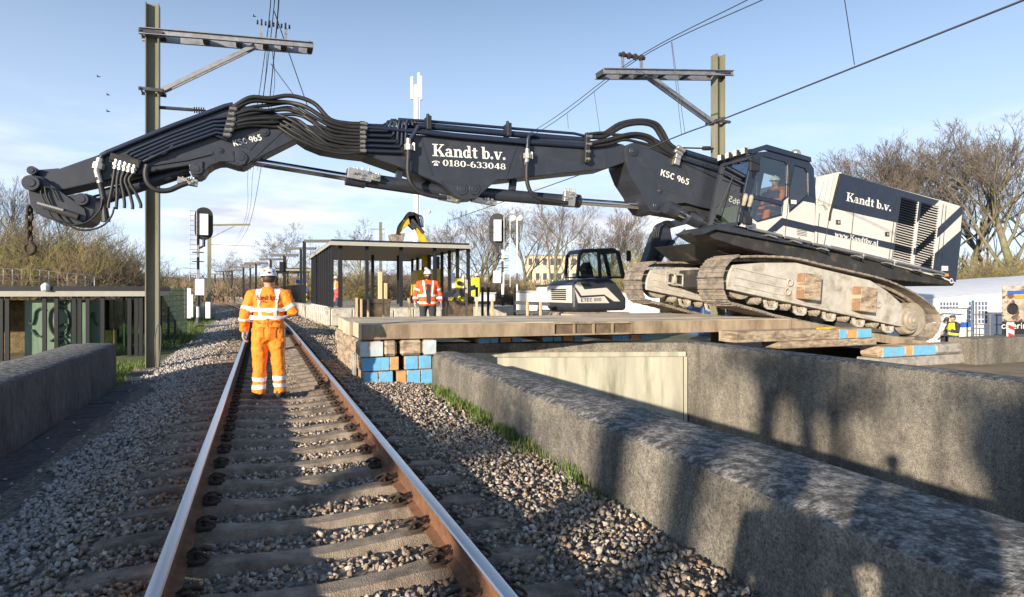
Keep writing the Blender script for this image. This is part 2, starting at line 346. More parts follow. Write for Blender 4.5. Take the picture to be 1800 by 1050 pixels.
M['timber_grey'] = mat('timber_grey', (.36, .33, .29), .9, var=.22, scale=5, bump=.5, bscale=60, c2=(.2, .18, .16), c2scale=3)
M['recess_shade'] = mat('recess_shade', (.17, .12, .075), .9, var=.3, scale=5)
M['deck_dust'] = mat('deck_dust', (.64, .53, .385), .95, var=.12, scale=1.6, bump=.3, bscale=60, c2=(.36, .29, .21), c2pos=(.48, .7), c2scale=1.1)
M['deck_edge'] = mat('deck_edge', (.36, .275, .18), .85, var=.25, scale=3, bump=.4, bscale=50, c2=(.2, .145, .09), c2pos=(.48, .64), c2scale=2.2, stretch=(1, 1, .3))
M['blue_end'] = mat('blue_end', (.16, .46, .74), .7, var=.1, scale=8, bump=.15, bscale=40, c2=(.36, .33, .28), c2pos=(.60, .66), c2scale=7)
M['pale_end'] = mat('pale_end', (.5, .56, .58), .8, var=.12, scale=8, c2=(.44, .34, .24), c2pos=(.55, .68), c2scale=4)
M['orange_end'] = mat('orange_end', (.66, .33, .12), .8, var=.14, scale=8, c2=(.38, .28, .19), c2pos=(.54, .62), c2scale=7)
M['steel_dark'] = mat('steel_dark', (.075, .075, .08), .6, .4, var=.25, scale=6, bump=.1)
M['black'] = mat('black', (.02, .021, .023), .6, var=.2)
M['white'] = mat('white', (.78, .78, .76), .5, var=.05)
M['galv'] = mat('galv', (.36, .36, .37), .5, .7, var=.2, scale=5)

# ------------------------------------------------------------------ ground, pit, ballast
GZ = -0.27
def skew(x, y): return x + .0436 * (y - 6)          # the bridge walls stand at a slight angle to the track
g = MB()
B = 900
px0, px1, py0, py1 = 2.9, 8.35, -9.0, 12.6
LX0, LX1, LY0, LY1 = 18.6, 75.0, 11.4, 62.0      # the lower yard where the tent stands
for (x0, y0, x1, y1) in ((-B, -B, px0, B), (px1, -B, LX0, B), (LX1, -B, B, B), (LX0, -B, LX1, LY0), (LX0, LY1, LX1, B), (px0, -B, px1, py0), (px0, py1, px1, B)):
    g.add([(x0, y0, GZ), (x1, y0, GZ), (x1, y1, GZ), (x0, y1, GZ)], [(0, 1, 2, 3)])
yz = [(LX0, LY0), (LX1, LY0), (LX1, LY1), (LX0, LY1)]; iz = [(LX0 + 1.2, LY0 + .5), (LX1 - 9, LY0 + .5), (LX1 - 9, LY1 - 12), (LX0 + 1.2, LY1 - 12)]
g.add([(a, b_, GZ) for a, b_ in yz] + [(a, b_, -1.25) for a, b_ in iz], [(4, 5, 6, 7)] + [(i, (i + 1) % 4, (i + 1) % 4 + 4, i + 4) for i in range(4)])
o = g.build('ground', M['soil'], loc=(0, 0, 0)); tag(o, 'bare brown construction ground around the railway', 'ground', kind='structure')
p = MB(); p.add([(px0 - .5, py0, -4), (px1 + .5, py0, -4), (px1 + .5, py1 + 1, -4), (px0 - .5, py1 + 1, -4)], [(0, 1, 2, 3)])
o = p.build('underpass_floor', M['concrete'], loc=(0, 0, 0)); tag(o, 'grey floor of the underpass between the walls', 'floor', kind='structure')

def track_pt(s, off=0.0, z=0.0):
    s0, Rr = 22.0, 520.0
    if s <= s0: return Vector((off, s, z))
    a = (s - s0) / Rr
    return Vector((-(Rr - (Rr + off) * math.cos(a)), s0 + (Rr + off) * math.sin(a), z))
prof = [(-2.75, -.245), (-2.45, -.2), (-1.4, -.05), (-1.0, -.03), (-.7, -.075), (0, -.085), (.7, -.075), (1.0, -.03), (1.4, -.05), (2.35, -.13), (2.75, -.19)]
b = MB(); rows = []
ss = [-4 + 1.0 * i for i in range(30)] + [26 + 6 * i for i in range(30)]
for s in ss:
    rows.append([track_pt(s, x, z) for x, z in prof])
vs = [p for r in rows for p in r]; n = len(prof)
b.add(vs, [(i * n + j, i * n + j + 1, (i + 1) * n + j + 1, (i + 1) * n + j) for i in range(len(ss) - 1) for j in range(n - 1)])
tag(b.build('ballast_bed', M['ballast_bed'], loc=(0, 0, 0), smooth=True), 'dark stony bed under the railway track', 'ballast', kind='structure')

# ------------------------------------------------------------------ concrete walls of the underpass
def rwall(name, label, pts_near, pts_far, ztop, zbot, mats, cham=.07, seg=26):
    """a wall with rounded, slightly worn top edges between two plan lines"""
    m = MB(); rings = []
    for i in range(seg + 1):
        t = i / seg; a = Vector(pts_near[0]).lerp(Vector(pts_near[1]), t); c = Vector(pts_far[0]).lerp(Vector(pts_far[1]), t)
        d = (c - a).normalized(); W = (c - a).length
        w = lambda k: .010 * noise.noise(Vector((a.x * 3 + k * 7, a.y * 3.1, k))) + .014 * noise.noise(Vector((k * 5, a.y * 13, k))) + .02 * max(0, noise.noise(Vector((k * 3.3, a.y * 5.1, 9))) - .35)
        zz = ztop + .01 * noise.noise(Vector((a.x, a.y, 5)))
        ring = [(0, zbot), (0 + w(1), zz - cham * 1.2), (cham * .3 + w(2), zz - cham * .35), (cham + w(3), zz), (W * .5, zz + .012), (W - cham, zz), (W - cham * .3, zz - cham * .35), (W, zz - cham * 1.2), (W, zbot)]
        rings.append([Vector((a.x + d.x * x, a.y + d.y * x, z)) for x, z in ring])
    n = 9; vs = [p for r in rings for p in r]; k = len(rings)
    fs, ms = [], []
    for i in range(k - 1):
        for j in range(n - 1):
            fs.append((i * n + j, (i + 1) * n + j, (i + 1) * n + j + 1, i * n + j + 1)); ms.append(1 if 2 <= j <= 5 else 0)
    m.add(vs, fs); m.m = ms
    m.add(rings[0], [tuple(range(n))]); m.add(rings[-1], [tuple(range(n))[::-1]])
    ob = m.build(name, mats, smooth=True, auto=50)
    bm = bmesh.new(); bm.from_mesh(ob.data); bmesh.ops.recalc_face_normals(bm, faces=bm.faces); bm.to_mesh(ob.data); bm.free()
    return tag(ob, label, 'wall')
rwall('concrete_wall', 'long grey concrete parapet wall beside the ballast in the right foreground', [(1.98, -4), (2.56, 11.0)], [(3.1, -4), (3.1, 11.0)], .46, -4, [M['concrete'], M['concrete_top']], .09, 240)
rwall('concrete_wall', 'tall sunlit concrete wall across the pit, below the crawler of the big excavator', [(8.2, -6), (8.2, 11.45)], [(8.75, -6), (8.75, 11.45)], .46, -4, [M['concrete'], M['concrete_top']], .05, 180)
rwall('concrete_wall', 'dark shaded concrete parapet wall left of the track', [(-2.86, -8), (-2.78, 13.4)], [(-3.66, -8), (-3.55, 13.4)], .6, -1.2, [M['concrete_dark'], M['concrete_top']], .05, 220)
# white panelled end wall under the mats
pw = thing('end_wall', 'pale cream panelled end wall of the pit under the mats', 'wall', (5.4, 12.2, -4))
A, Bq = Vector((2.7, 12.94, 0)), Vector((8.2, 11.06, 0)); dd = (Bq - A).normalized(); nn = Vector((dd.y, -dd.x, 0))
def pwall(s0, s1, z0, z1, t0, t1, name, m, bev=0):
    q = MB(); c = [A + dd * s0 + nn * t1, A + dd * s1 + nn * t1, A + dd * s1 + nn * t0, A + dd * s0 + nn * t0]
    q.add([(v.x, v.y, z0) for v in c] + [(v.x, v.y, z1) for v in c], [(0, 3, 2, 1), (4, 5, 6, 7), (0, 1, 5, 4), (1, 2, 6, 5), (2, 3, 7, 6), (3, 0, 4, 7)])
    return q.build(name, m, pw, bev=bev)
LL = (Bq - A).length
pwall(0, LL, -4, .46, -.5, 0, 'wall', M['concrete'])
pwall(0, LL - .12, -4, .16, .004, .03, 'panel', M['concrete_pale'])
pwall(0, LL - .06, .165, .27, .004, .05, 'rim', M['concrete_pale'], .008)
pwall(LL - .1, LL - .03, -4, .16, .004, .05, 'edge_strip', M['concrete_pale'], .008)
c0 = at(1716, 596, Y=10.2); c1 = at(1830, 665, Y=10.2)
w = MB(); w.box((c0.x, 10.2, -1), (c0.x + 6, 10.9, c0.z)); tag(w.build('concrete_block', [M['concrete']], bev=.03, seg=2), 'concrete block with the striped road sign on it at right edge', 'wall')
# ledge on the far side of the left wall
l = MB(); a = at(-60, 606, Z=.3); 
l.box((-12, 13.9, -1), (-3.7, 14.5, .22)); tag(l.build('concrete_ledge', M['concrete'], bev=.03), 'low brown concrete ledge behind the dark left wall', 'ledge')

# ------------------------------------------------------------------ cable trough: each cover slab a piece
ct = thing('cable_trough', 'dark concrete cable trough covers along the foot of the left wall', 'cable trough', (-2.6, 8, -.2))
y = -1.0; i = 0
while y < 15.5:
    L = .62; x = -2.55 + .02 * math.sin(i * 1.7); zz = -.185 + .006 * math.sin(i * 2.9)
    if y > 13.2: x -= .15 * (y - 13.2) ** 1.2 * .4
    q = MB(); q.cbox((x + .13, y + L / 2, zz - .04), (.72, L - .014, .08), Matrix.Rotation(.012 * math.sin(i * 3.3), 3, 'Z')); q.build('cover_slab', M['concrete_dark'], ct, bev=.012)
    y += L; i += 1

# ------------------------------------------------------------------ railway track
tk = thing('railway_track', 'single railway track on concrete sleepers curving away to the left', 'railway track', (0, 8, 0))
RP = [(-.075, 0), (.075, 0), (.075, .012), (.02, .03), (.009, .045), (.009, .12), (.02, .132), (.036, .14), (.0365, .158), (.03, .168), (.015, .172), (-.015, .172), (-.03, .168), (-.0365, .158), (-.036, .14), (-.02, .132), (-.009, .12), (-.009, .045), (-.02, .03), (-.075, .012)]
def rail(off):
    m = MB(); ss = [-3] + [i * .5 for i in range(0, 44)] + [22 + 4 * i for i in range(45)]; n = len(RP)
    rings = [[track_pt(s, off + x, z - .002) for x, z in RP] for s in ss]
    vs = [p for r in rings for p in r]; fs = []; ms = []
    for i in range(len(ss) - 1):
        for j in range(n):
            fs.append((i * n + j, i * n + (j + 1) % n, (i + 1) * n + (j + 1) % n, (i + 1) * n + j)); ms.append(1 if 8 <= j <= 12 else 0)
    m.add(vs, fs); m.m = ms
    return m.build('rail', [M['rail_side'], M['rail_head']], tk, smooth=True, auto=30)
rail(-.7535); rail(.7535)
SY = [.318 + .527 * i for i in range(290)]
SPX = [(-1.27, -.035, -.2), (-1.24, -.02, -.2), (-1.0, -.004, -.2), (-.55, -.004, -.2), (-.4, -.02, -.2), (-.2, -.036, -.2), (0, -.042, -.2), (.2, -.036, -.2), (.4, -.02, -.2), (.55, -.004, -.2), (1.0, -.004, -.2), (1.24, -.02, -.2), (1.27, -.035, -.2)]
m = MB(); rings = []
for x, zt, zb in SPX:
    ht = .092 if abs(x) > .5 else .08
    rings.append([Vector((x, -ht - .03, zb)), Vector((x, -ht, zt - .018)), Vector((x, -ht + .016, zt)), Vector((x, ht - .016, zt)), Vector((x, ht, zt - .018)), Vector((x, ht + .03, zb))])
m.loft(rings)
sl0 = m.build('sleeper', M['sleeper'], tk, local=True, smooth=True, auto=35); sl0.location = (0, SY[0] - 8, 0)
cm_ = MB()   # rail clip: sprung steel loop on a base plate
cm_.cbox((.05, 0, .008), (.10, .13, .018))
for sg in (-1, 1):
    cm_.tube(spline([(.005, sg * .02, .045), (.05, sg * .035, .068), (.10, sg * .055, .052), (.12, sg * .075, .03), (.085, sg * .088, .028), (.04, sg * .085, .03), (.012, sg * .07, .034)], 3), .0095, 6)
cm_.cyl((.055, 0, .01), (.055, 0, .085), .014, n=6); cm_.cyl((.055, 0, .035), (.055, 0, .062), .024, n=6)
clip_me = None
for i, s in enumerate(SY):
    if i == 0: ob = sl0
    else:
        ob = sl0.copy(); col.objects.link(ob); ob.parent = tk
        p = track_pt(s); q = track_pt(s + .1); d = q - p
        ob.location = (p.x, p.y - 8, rnd.uniform(-.004, .003)); ob.rotation_euler.z = -math.atan2(d.x, d.y) + rnd.uniform(-.006, .006)
    if s < 26:
        for rx in (-.7535, .7535):
            for sg in (-1, 1):
                if rx < 0 and sg < 0: continue          # buried under the high ballast on that side
                if clip_me is None:
                    c = cm_.build('rail_clip', M['clip'], ob, local=True, smooth=True, auto=40); clip_me = c
                else:
                    c = clip_me.copy(); col.objects.link(c); c.parent = ob
                c.location = (rx + sg * .062, 0, -.002); c.rotation_euler.z = 0 if sg > 0 else math.pi
mk = MB(); 
for yy in (3.35, 4.75, 6.3, 8.1): mk.cbox((-.7535 + .0125, yy, .085), (.006, .035, .03))
mk.build('marker_tag', M['white'], tk)

# ------------------------------------------------------------------ ballast stones (nobody could count them)
def rock_templates(n, seed):
    r = random.Random(seed); out = []
    for _ in range(n):
        bm = bmesh.new(); k = r.randint(7, 10)
        sx, sy, sz = r.uniform(.8, 1.25), r.uniform(.7, 1.05), r.uniform(.5, .8)
        for _ in range(k):
            v = Vector((r.gauss(0, 1), r.gauss(0, 1), r.gauss(0, 1))).normalized() * r.uniform(.78, 1.08)
            bm.verts.new((v.x * sx * .5, v.y * sy * .5, v.z * sz * .5))
        res = bmesh.ops.convex_hull(bm, input=bm.verts[:])
        for v in [v for v in bm.verts if not v.link_faces]: bm.verts.remove(v)
        bmesh.ops.triangulate(bm, faces=bm.faces[:]); bm.verts.index_update()
        out.append((np.array([v.co[:] for v in bm.verts]), np.array([[v.index for v in f.verts] for f in bm.faces]))); bm.free()
    return out
def stones(name, pts, sizes, cols, mt, seed, label):
    rs = np.random.RandomState(seed); T = rock_templates(26, seed); pick = rs.randint(0, len(T), len(pts))
    V, Fc, C = [], [], []; base = 0
    for k, (tv, tf) in enumerate(T):
        idx = np.where(pick == k)[0]
        if not len(idx): continue
        N = len(idx); q = rs.normal(size=(N, 4)); q /= np.linalg.norm(q, axis=1)[:, None]
        w, x, y, z = q.T
        Rm = np.stack([1 - 2 * (y * y + z * z), 2 * (x * y - z * w), 2 * (x * z + y * w), 2 * (x * y + z * w), 1 - 2 * (x * x + z * z), 2 * (y * z - x * w), 2 * (x * z - y * w), 2 * (y * z + x * w), 1 - 2 * (x * x + y * y)], 1).reshape(N, 3, 3)
        vv = np.einsum('nij,kj->nki', Rm, tv) * sizes[idx][:, None, None] + pts[idx][:, None, :]
        V.append(vv.reshape(-1, 3)); nf = (tf[None] + (base + np.arange(N) * len(tv))[:, None, None]).reshape(-1, 3); Fc.append(nf)
        C.append(np.repeat(cols[idx], len(tv), axis=0)); base += N * len(tv)
    V, Fc, C = np.concatenate(V), np.concatenate(Fc), np.concatenate(C)
    me = bpy.data.meshes.new(name); me.vertices.add(len(V)); me.vertices.foreach_set('co', V.astype(np.float32).ravel())
    me.loops.add(len(Fc) * 3); me.loops.foreach_set('vertex_index', Fc.ravel().astype(np.int32)); me.polygons.add(len(Fc))
    me.polygons.foreach_set('loop_start', np.arange(0, len(Fc) * 3, 3, dtype=np.int32)); me.update(calc_edges=True)
    at_ = me.color_attributes.new('stone', 'FLOAT_COLOR', 'POINT'); at_.data.foreach_set('color', np.concatenate([C, np.ones((len(C), 1))], 1).astype(np.float32).ravel())
    me.materials.append(mt); o = bpy.data.objects.new(name, me); col.objects.link(o); tag(o, label, 'gravel', kind='stuff'); return o
gm = bpy.data.materials.new('stone'); gm.use_nodes = True; n_, l_ = gm.node_tree.nodes, gm.node_tree.links; pb = n_['Principled BSDF']; pb.inputs['Roughness'].default_value = .9
an = n_.new('ShaderNodeVertexColor'); an.layer_name = 'stone'; tn = n_.new('ShaderNodeTexCoord'); nn1 = n_.new('ShaderNodeTexNoise'); nn1.inputs['Scale'].default_value = 60; nn1.inputs['Detail'].default_value = 4
l_.new(tn.outputs['Object'], nn1.inputs['Vector']); mr = n_.new('ShaderNodeMapRange'); mr.inputs['From Min'].default_value = .3; mr.inputs['From Max'].default_value = .7; mr.inputs['To Min'].default_value = .65; mr.inputs['To Max'].default_value = 1.3
l_.new(nn1.outputs['Fac'], mr.inputs['Value']); mm = n_.new('ShaderNodeMix'); mm.data_type = 'RGBA'; mm.blend_type = 'MULTIPLY'; mm.inputs[0].default_value = 1
l_.new(an.outputs['Color'], mm.inputs[6]); l_.new(mr.outputs[0], mm.inputs[7]); l_.new(mm.outputs[2], pb.inputs['Base Color'])
bn = n_.new('ShaderNodeBump'); bn.inputs['Strength'].default_value = .5; bn.inputs['Distance'].default_value = .01; l_.new(nn1.outputs['Fac'], bn.inputs['Height']); l_.new(bn.outputs[0], pb.inputs['Normal'])
rs = np.random.RandomState(4)
def scatter(x0, x1, y0, y1, dens, smin, smax):
    N = int((x1 - x0) * (y1 - y0) * dens); X = rs.uniform(x0, x1, N); Y = rs.uniform(y0, y1, N); sz = smin + (smax - smin) * rs.beta(2, 2.6, N)
    return X, Y, sz
XX, YY, SZ = [np.concatenate(a) for a in zip(scatter(-2.75, 2.72, 1.2, 7, 820, .034, .076), scatter(-2.75, 2.7, 7, 13, 520, .04, .082), scatter(-2.6, 2.6, 13, 22, 220, .05, .1), scatter(-2.6, 2.6, 22, 40, 75, .07, .15), scatter(-2.6, 2.6, 40, 70, 22, .12, .24))]
zb = np.interp(XX, [q[0] for q in prof], [q[1] for q in prof])
phase = np.abs(((YY - SY[0] + .2635) % .527) - .2635)
on_sl = (np.abs(XX) < 1.28) & (phase < .094 + SZ * .22) & ~((np.abs(XX) > .86) & (rs.uniform(size=len(XX)) < .30))
on_rail = (np.abs(np.abs(XX) - .7535) < .085 + SZ * .3)
inwall = (XX > 1.98 + (YY + 4) / 15 * .58 - .05)
trough = (XX < -2.06 + .08 * np.sin(YY * 2.3) + .05 * np.sin(YY * 5.9)) & (YY < 13.6) & (rs.uniform(size=len(XX)) < .985)
inside = np.abs(XX) < 1.28
bumpz = np.array([noise.noise(Vector((a * 1.3, b_ * 1.3, 3))) for a, b_ in zip(XX, YY)]) * .02
Zs = zb + bumpz + rs.uniform(-.3, .22, len(XX)) * SZ + np.where(inside, .012, .02) + np.where(inside & (phase < .16), -.012, 0)
keep = ~(on_sl | on_rail | inwall | trough)
XX, YY, SZ, Zs = XX[keep], YY[keep], SZ[keep], Zs[keep]
xc = np.where(YY > 22, XX - (YY - 22) ** 2 / (2 * 520), XX)
pal = np.array([(.30, .27, .24), (.22, .19, .16), (.36, .33, .30), (.28, .21, .15), (.15, .13, .115), (.40, .37, .33), (.25, .22, .21), (.34, .26, .19)])
C = pal[rs.randint(0, len(pal), len(XX))] * rs.uniform(.85, 1.7, (len(XX), 1)) * np.array([1.06, 1.0, .92])
rust = np.clip(1 - np.abs(np.abs(XX) - .8) / .45, 0, 1)[:, None] * rs.uniform(.2, 1, (len(XX), 1))      # brake dust and rust near the rails
C = C * (1 - .55 * rust) + np.array([.13, .07, .04]) * .6 * rust
left = np.clip((-XX - 1.2) / .6, 0, 1)[:, None]; C = C * (1 - left) + (C * .55 + .22) * left               # pale gravel on the left shoulder, lightened further to lift the wall's shade
stones('ballast_stones', np.stack([xc, YY, Zs], 1), SZ, C, gm, 5, 'grey and brown broken ballast stones between and beside the sleepers')

# ------------------------------------------------------------------ grass along the wall foot and by the mast
def grass(name, spots, label, seed):
    r = random.Random(seed); m = MB()
    for (x, y, z, n, spread, h) in spots:
        for _ in range(n):
            a = r.uniform(0, 6.28); d = r.random() ** .6 * spread; bx, by = x + d * math.cos(a), y + d * math.sin(a)
            hh = h * r.uniform(.4, 1.15); t = r.uniform(0, 6.28); ln = r.uniform(.1, .7) * hh; w = r.uniform(.003, .007)
            px_, py_ = math.cos(t + 1.57) * w, math.sin(t + 1.57) * w
            mx_, my_ = bx + math.cos(t) * ln * .4, by + math.sin(t) * ln * .4; tx, ty = bx + math.cos(t) * ln, by + math.sin(t) * ln
            m.add([(bx - px_, by - py_, z), (bx + px_, by + py_, z), (mx_ + px_, my_ + py_, z + hh * .6), (mx_ - px_, my_ - py_, z + hh * .6), (tx, ty, z + hh)], [(0, 1, 2, 3), (3, 2, 4)])
    return tag(m.build(name, M['grass'], loc=(0, 0, 0)), label, 'grass', kind='stuff')
sp = []
for i in range(150):
    y = rnd.uniform(4.3, 10.8); x = 1.98 + (y + 4) / 15 * .58 - abs(rnd.gauss(.03, .09))
    dens = .25 + max(0, noise.noise(Vector((y * .9, 2, 0)))) * 1.5 + (1 if 5.8 < y < 10.2 else 0)
    sp.append((x, y, -.13, int(16 * dens), .09, rnd.uniform(.07, .2)))
grass('grass', sp, 'green grass tufts growing at the foot of the right concrete wall', 3)
sp = [(rnd.uniform(-4.4, -2.75), rnd.uniform(13.5, 17.5), -.26, 40, .22, .2) for _ in range(90)] + [(rnd.uniform(-5.2, -2.7), rnd.uniform(22, 46), -.26, 60, .5, .24) for _ in range(150)] + [(rnd.uniform(1.9, 3.3), rnd.uniform(24, 33), -.2, 40, .3, .2) for _ in range(40)]
grass('grass', sp, 'sunlit grass verge behind the left mast and around the signal', 5)
t = MB()
for (x0, y0, x1, y1) in ((-5.6, 13.6, -2.76, 60), (2.0, 22, 3.4, 34)):
    t.add([(x0, y0, GZ + .012), (x1, y0, GZ + .012), (x1, y1, GZ + .012), (x0, y1, GZ + .012)], [(0, 1, 2, 3)])
tag(t.build('verge', M['turf'], loc=(0, 0, 0)), 'green verge strips beside the track', 'verge', kind='structure')

# ------------------------------------------------------------------ timber mats
def beam(name, parent, a, b, mt, bev=.012, faces=None):
    q = MB(); q.box(a, b); return q.build(name, mt, parent, bev=bev)
def mat_y(label, x0, widths, y0, y1, z0, z1, ends, mt='timber', group=None, gaps=None, bev=.012):
    """a mat of beams running along the track; the ends of the beams are painted"""
    W = sum(widths); r = thing('timber_mat', label, 'timber mat', (x0 + W / 2, (y0 + y1) / 2, z0), group=group); x = x0
    for i, w_ in enumerate(widths):
        e = ends[i]
        if e != 'gap':
            j = rnd.uniform(-.015, .015)
            bm_ = beam('beam', r, (x + .003, y0 + j, z0 + .002), (x + w_ - .003, y1 + j, z1 - .002), M[mt], bev)
            if e:
                q = MB(); q.box((x + .014, y0 + j - .004, z0 + .014), (x + w_ - .014, y0 + j + .002, z1 - .014)); q.build('painted_end', M[e], bm_)
        x += w_
    return r
S0 = 11.12
mat_y('lowest timber mat of the near stack, blue painted beam ends and an orange one', 1.36, [.26, .26, .06, .18, .26, .22], S0, 15.1, -.13, .14, ['blue_end', 'blue_end', 'gap', 'orange_end', 'blue_end', 'blue_end'])
mat_y('second timber mat from the ground in the near stack, wide blue ends', 1.33, [.49, .17, .1, .25, .25], S0 + .03, 15.1, .145, .40, ['blue_end', 'orange_end', 'gap', 'blue_end', 'blue_end'])
mat_y('third timber mat of the near stack, rounded pale ends, under the deck', 1.28, [.42, .24, .06, .40, .26], S0 - .06, 15.0, .405, .685, ['pale_end', None, 'gap', None, 'pale_end'], bev=.045)
# side strut on the left face of the stack
q = MB(); q.box((1.27, 11.75, -.1), (1.33, 11.95, .4)); tag(q.build('timber_post', M['timber_grey'], bev=.01), 'short dark timber post against the left side of the mat stack', 'post')
for i, (xa, lab) in enumerate(((3.9, 'leftmost'), (5.3, 'second from the left'), (6.9, 'third from the left'))):
    for j in range(2):
        mat_y('blue ended timber pack under the deck, %s, %s one' % (lab, ('lower', 'upper')[j]), xa + .05 * j, [.25, .2, .04, .25, .22], 12.35 - .16 * i, 15, .47 + j * .125, .59 + j * .125, ['blue_end', 'blue_end', 'gap', 'orange_end', 'blue_end'])
# deck panels: long steel edged panels across the pit
def zdeck(x): return .975 - .0058 * (x - 1.3)
def panel(label, x0, x1, y0, y1, zf0, zf1, th, recess=None, group=None):
    r = thing('deck_panel', label, 'deck panel', ((x0 + x1) / 2, (y0 + y1) / 2, min(zf0, zf1) - th), group=group)
    N = 24; xs = [x0 + (x1 - x0) * i / N for i in range(N + 1)]; up = [(x, zf0 + (zf1 - zf0) * i / N + .004 * noise.noise(Vector((x * 2, y0, 1)))) for i, x in enumerate(xs)]
    m = MB(); m.prism([(x0, zf0 - th + .004), (x1, zf1 - th + .004)] + up[::-1], y0 + .05, y1 - .012); m.build('plate', M['deck_dust'], r)
    if recess:
        segs = [(x0, recess[0]), (recess[1], x1)]
    else: segs = [(x0, x1)]
    f = lambda x: zf0 + (zf1 - zf0) * (x - x0) / (x1 - x0)
    for a, b_ in segs:
        m = MB(); m.prism([(a, f(a) - th), (b_, f(b_) - th), (b_, f(b_) - .012), (a, f(a) - .0005)], y0 - .004, y0 + .05); m.build('edge_channel', M['deck_edge'], r, bev=.004)
    if recess:
        a, b_ = recess
        for zo, zh in ((.0005, .04), (th - .03, .03)):
            m = MB(); m.prism([(a, f(a) - zo - zh), (b_, f(b_) - zo - zh), (b_, f(b_) - zo), (a, f(a) - zo)], y0 - .004, y0 + .05); m.build('edge_channel', M['deck_edge'], r)
        m = MB(); m.prism([(a, f(a) - th + .004), (b_, f(b_) - th + .004), (b_, f(b_) - .006), (a, f(a) - .006)], y0 + .044, y0 + .049); m.build('recess_back', M['recess_shade'], r)  # dark brown backing, the shade inside the recess put into its colour
        for i in range(1, 4):
            x = a + (b_ - a) * i / 4; m = MB(); m.box((x - .02, y0 + .004, f(x) - th + .03), (x + .02, y0 + .05, f(x) - .042)); m.build('rib', M['deck_edge'], r)
    return r
x0, x1 = 1.3, 11.15
rc = (at(975, 575, Y=11.1).x, at(1110, 575, Y=11.1).x)
panel('nearest long deck panel, thick brown edge with a ribbed recess, across the pit', 1.33, x1, 11.1, 12.25, zdeck(x0), zdeck(x1), .265, rc)
panel('middle long deck panel of the temporary deck', 1.27, x1, 12.27, 13.4, zdeck(x0) - .004, zdeck(x1) + .006, .265)
panel('far long deck panel of the temporary deck', 1.31, x1, 13.42, 14.55, zdeck(x0) + .004, zdeck(x1), .265)
panel('short deck panel under the far crawler', 7.6, x1 - .1, 14.57, 16.0, zdeck(8) - .006, zdeck(x1) - .004, .265)
r0 = (11.2, .9); r1 = (17.75, -.03)
for i, (ya, yb, lab) in enumerate(((11.14, 12.7, 'sloping ramp panel under the near crawler, its brown timber edge facing out'), (12.72, 14.6, 'middle sloping ramp panel under the big excavator'), (14.62, 16.1, 'sloping ramp panel under the far crawler'))):
    panel(lab, r0[0], r1[0], ya, yb, r0[1], r1[1], .2)
# mats carrying the ramp on the far wall
r = thing('timber_mat', 'timber mat with blue patches on the sunlit pit wall, yellow strap on it', 'timber mat', (11, 10.9, .46))
zz0, zz1 = .47, .70
for (a, b_, m_) in ((9.0, 11.95, 'timber'), (11.96, 12.2, 'timber'), (12.21, 12.52, 'timber'), (12.53, 13.0, 'timber')):
    bm_ = beam('beam', r, (a, 10.5, zz0), (b_, 11.05, zz1 - .01 * (a > 12)), M[m_], .012)
    if a > 11.9:
        q = MB(); q.box((a + .015, 10.496, zz0 + .015), (b_ - .015, 10.503, zz1 - .025)); q.build('painted_end', M[('blue_end', 'orange_end', 'blue_end')[0 if a < 12.1 else 1 if a < 12.4 else 2]], bm_)
bm_ = beam('beam', r, (10.2, 10.52, .30), (13.2, 11.05, .465), M['timber'], .02)
r = thing('timber_mat', 'lower timber mat with two blue ends at the ramp foot', 'timber mat', (14.6, 10.9, 0))
for (a, b_, e_) in ((13.3, 13.42, None), (13.43, 14.2, 'blue_end'), (14.21, 14.46, 'orange_end'), (14.47, 15.3, 'blue_end'), (15.31, 16.5, None)):
    bm_ = beam('beam', r, (a, 10.55, -.02), (b_, 11.1, .24), M['timber' if e_ != None or a < 13.4 else 'timber_grey'], .02 if e_ else .06)
    if e_:
        q = MB(); q.box((a + .02, 10.546, 0), (b_ - .02, 10.553, .22)); q.build('painted_end', M[e_], bm_)
q = MB(); q.box((13.2, 10.5, GZ), (17.9, 11.08, -.03)); tag(q.build('timber_beam', M['timber_grey'], bev=.02), 'long grey timber beam lying under the ramp foot', 'beam')
q = MB(); q.tube(spline([(11.4, 10.6, .715), (11.6, 10.62, .72), (11.8, 10.6, .715), (12.0, 10.66, .718)], 4), .02, 6); tag(q.build('yellow_strap', mat('yellow_paint', (.75, .5, .04), .6)), 'yellow strap lying on the timber mat above the pit wall', 'strap')
# ------------------------------------------------------------------ the big excavator
M['navy'] = mat('navy', (.018, .026, .048), .38, var=.12, scale=4, bump=.02)
M['slate'] = mat('slate', (.034, .039, .052), .42, var=.16, scale=3, bump=.04, bscale=60, c2=(.055, .055, .058), c2pos=(.56, .75), c2scale=2)
M['cream'] = mat('cream', (.66, .63, .57), .38, var=.05, scale=2, c2=(.5, .45, .37), c2pos=(.6, .85), c2scale=1.2)
M['mud_frame'] = mat('mud_frame', (.50, .47, .41), .8, var=.12, scale=4, bump=.15, bscale=30, c2=(.30, .25, .19), c2pos=(.50, .70), c2scale=3.0)
M['mud_shoe'] = mat('mud_shoe', (.31, .255, .195), .8, var=.22, scale=5, bump=.5, bscale=45, c2=(.155, .145, .14), c2pos=(.46, .62), c2scale=4)
M['mud'] = mat('mud', (.36, .31, .24), .92, var=.2, scale=6, bump=.7, bscale=40)
M['rubber'] = mat('rubber', (.022, .022, .023), .55, var=.2, scale=10)
M['chrome'] = mat('chrome', (.75, .76, .78), .12, 1.0, var=.04)
M['fitting'] = mat('fitting', (.46, .44, .40), .4, .7, var=.2, scale=20)
M['under'] = mat('under', (.035, .034, .034), .7, var=.3, scale=3, c2=(.12, .09, .06), c2pos=(.55, .7), c2scale=1.5)
M['letter'] = mat('letter', (.85, .83, .76), .5, var=.02)
M['glass'] = glass('glass', (.50, .58, .55), 1.6)
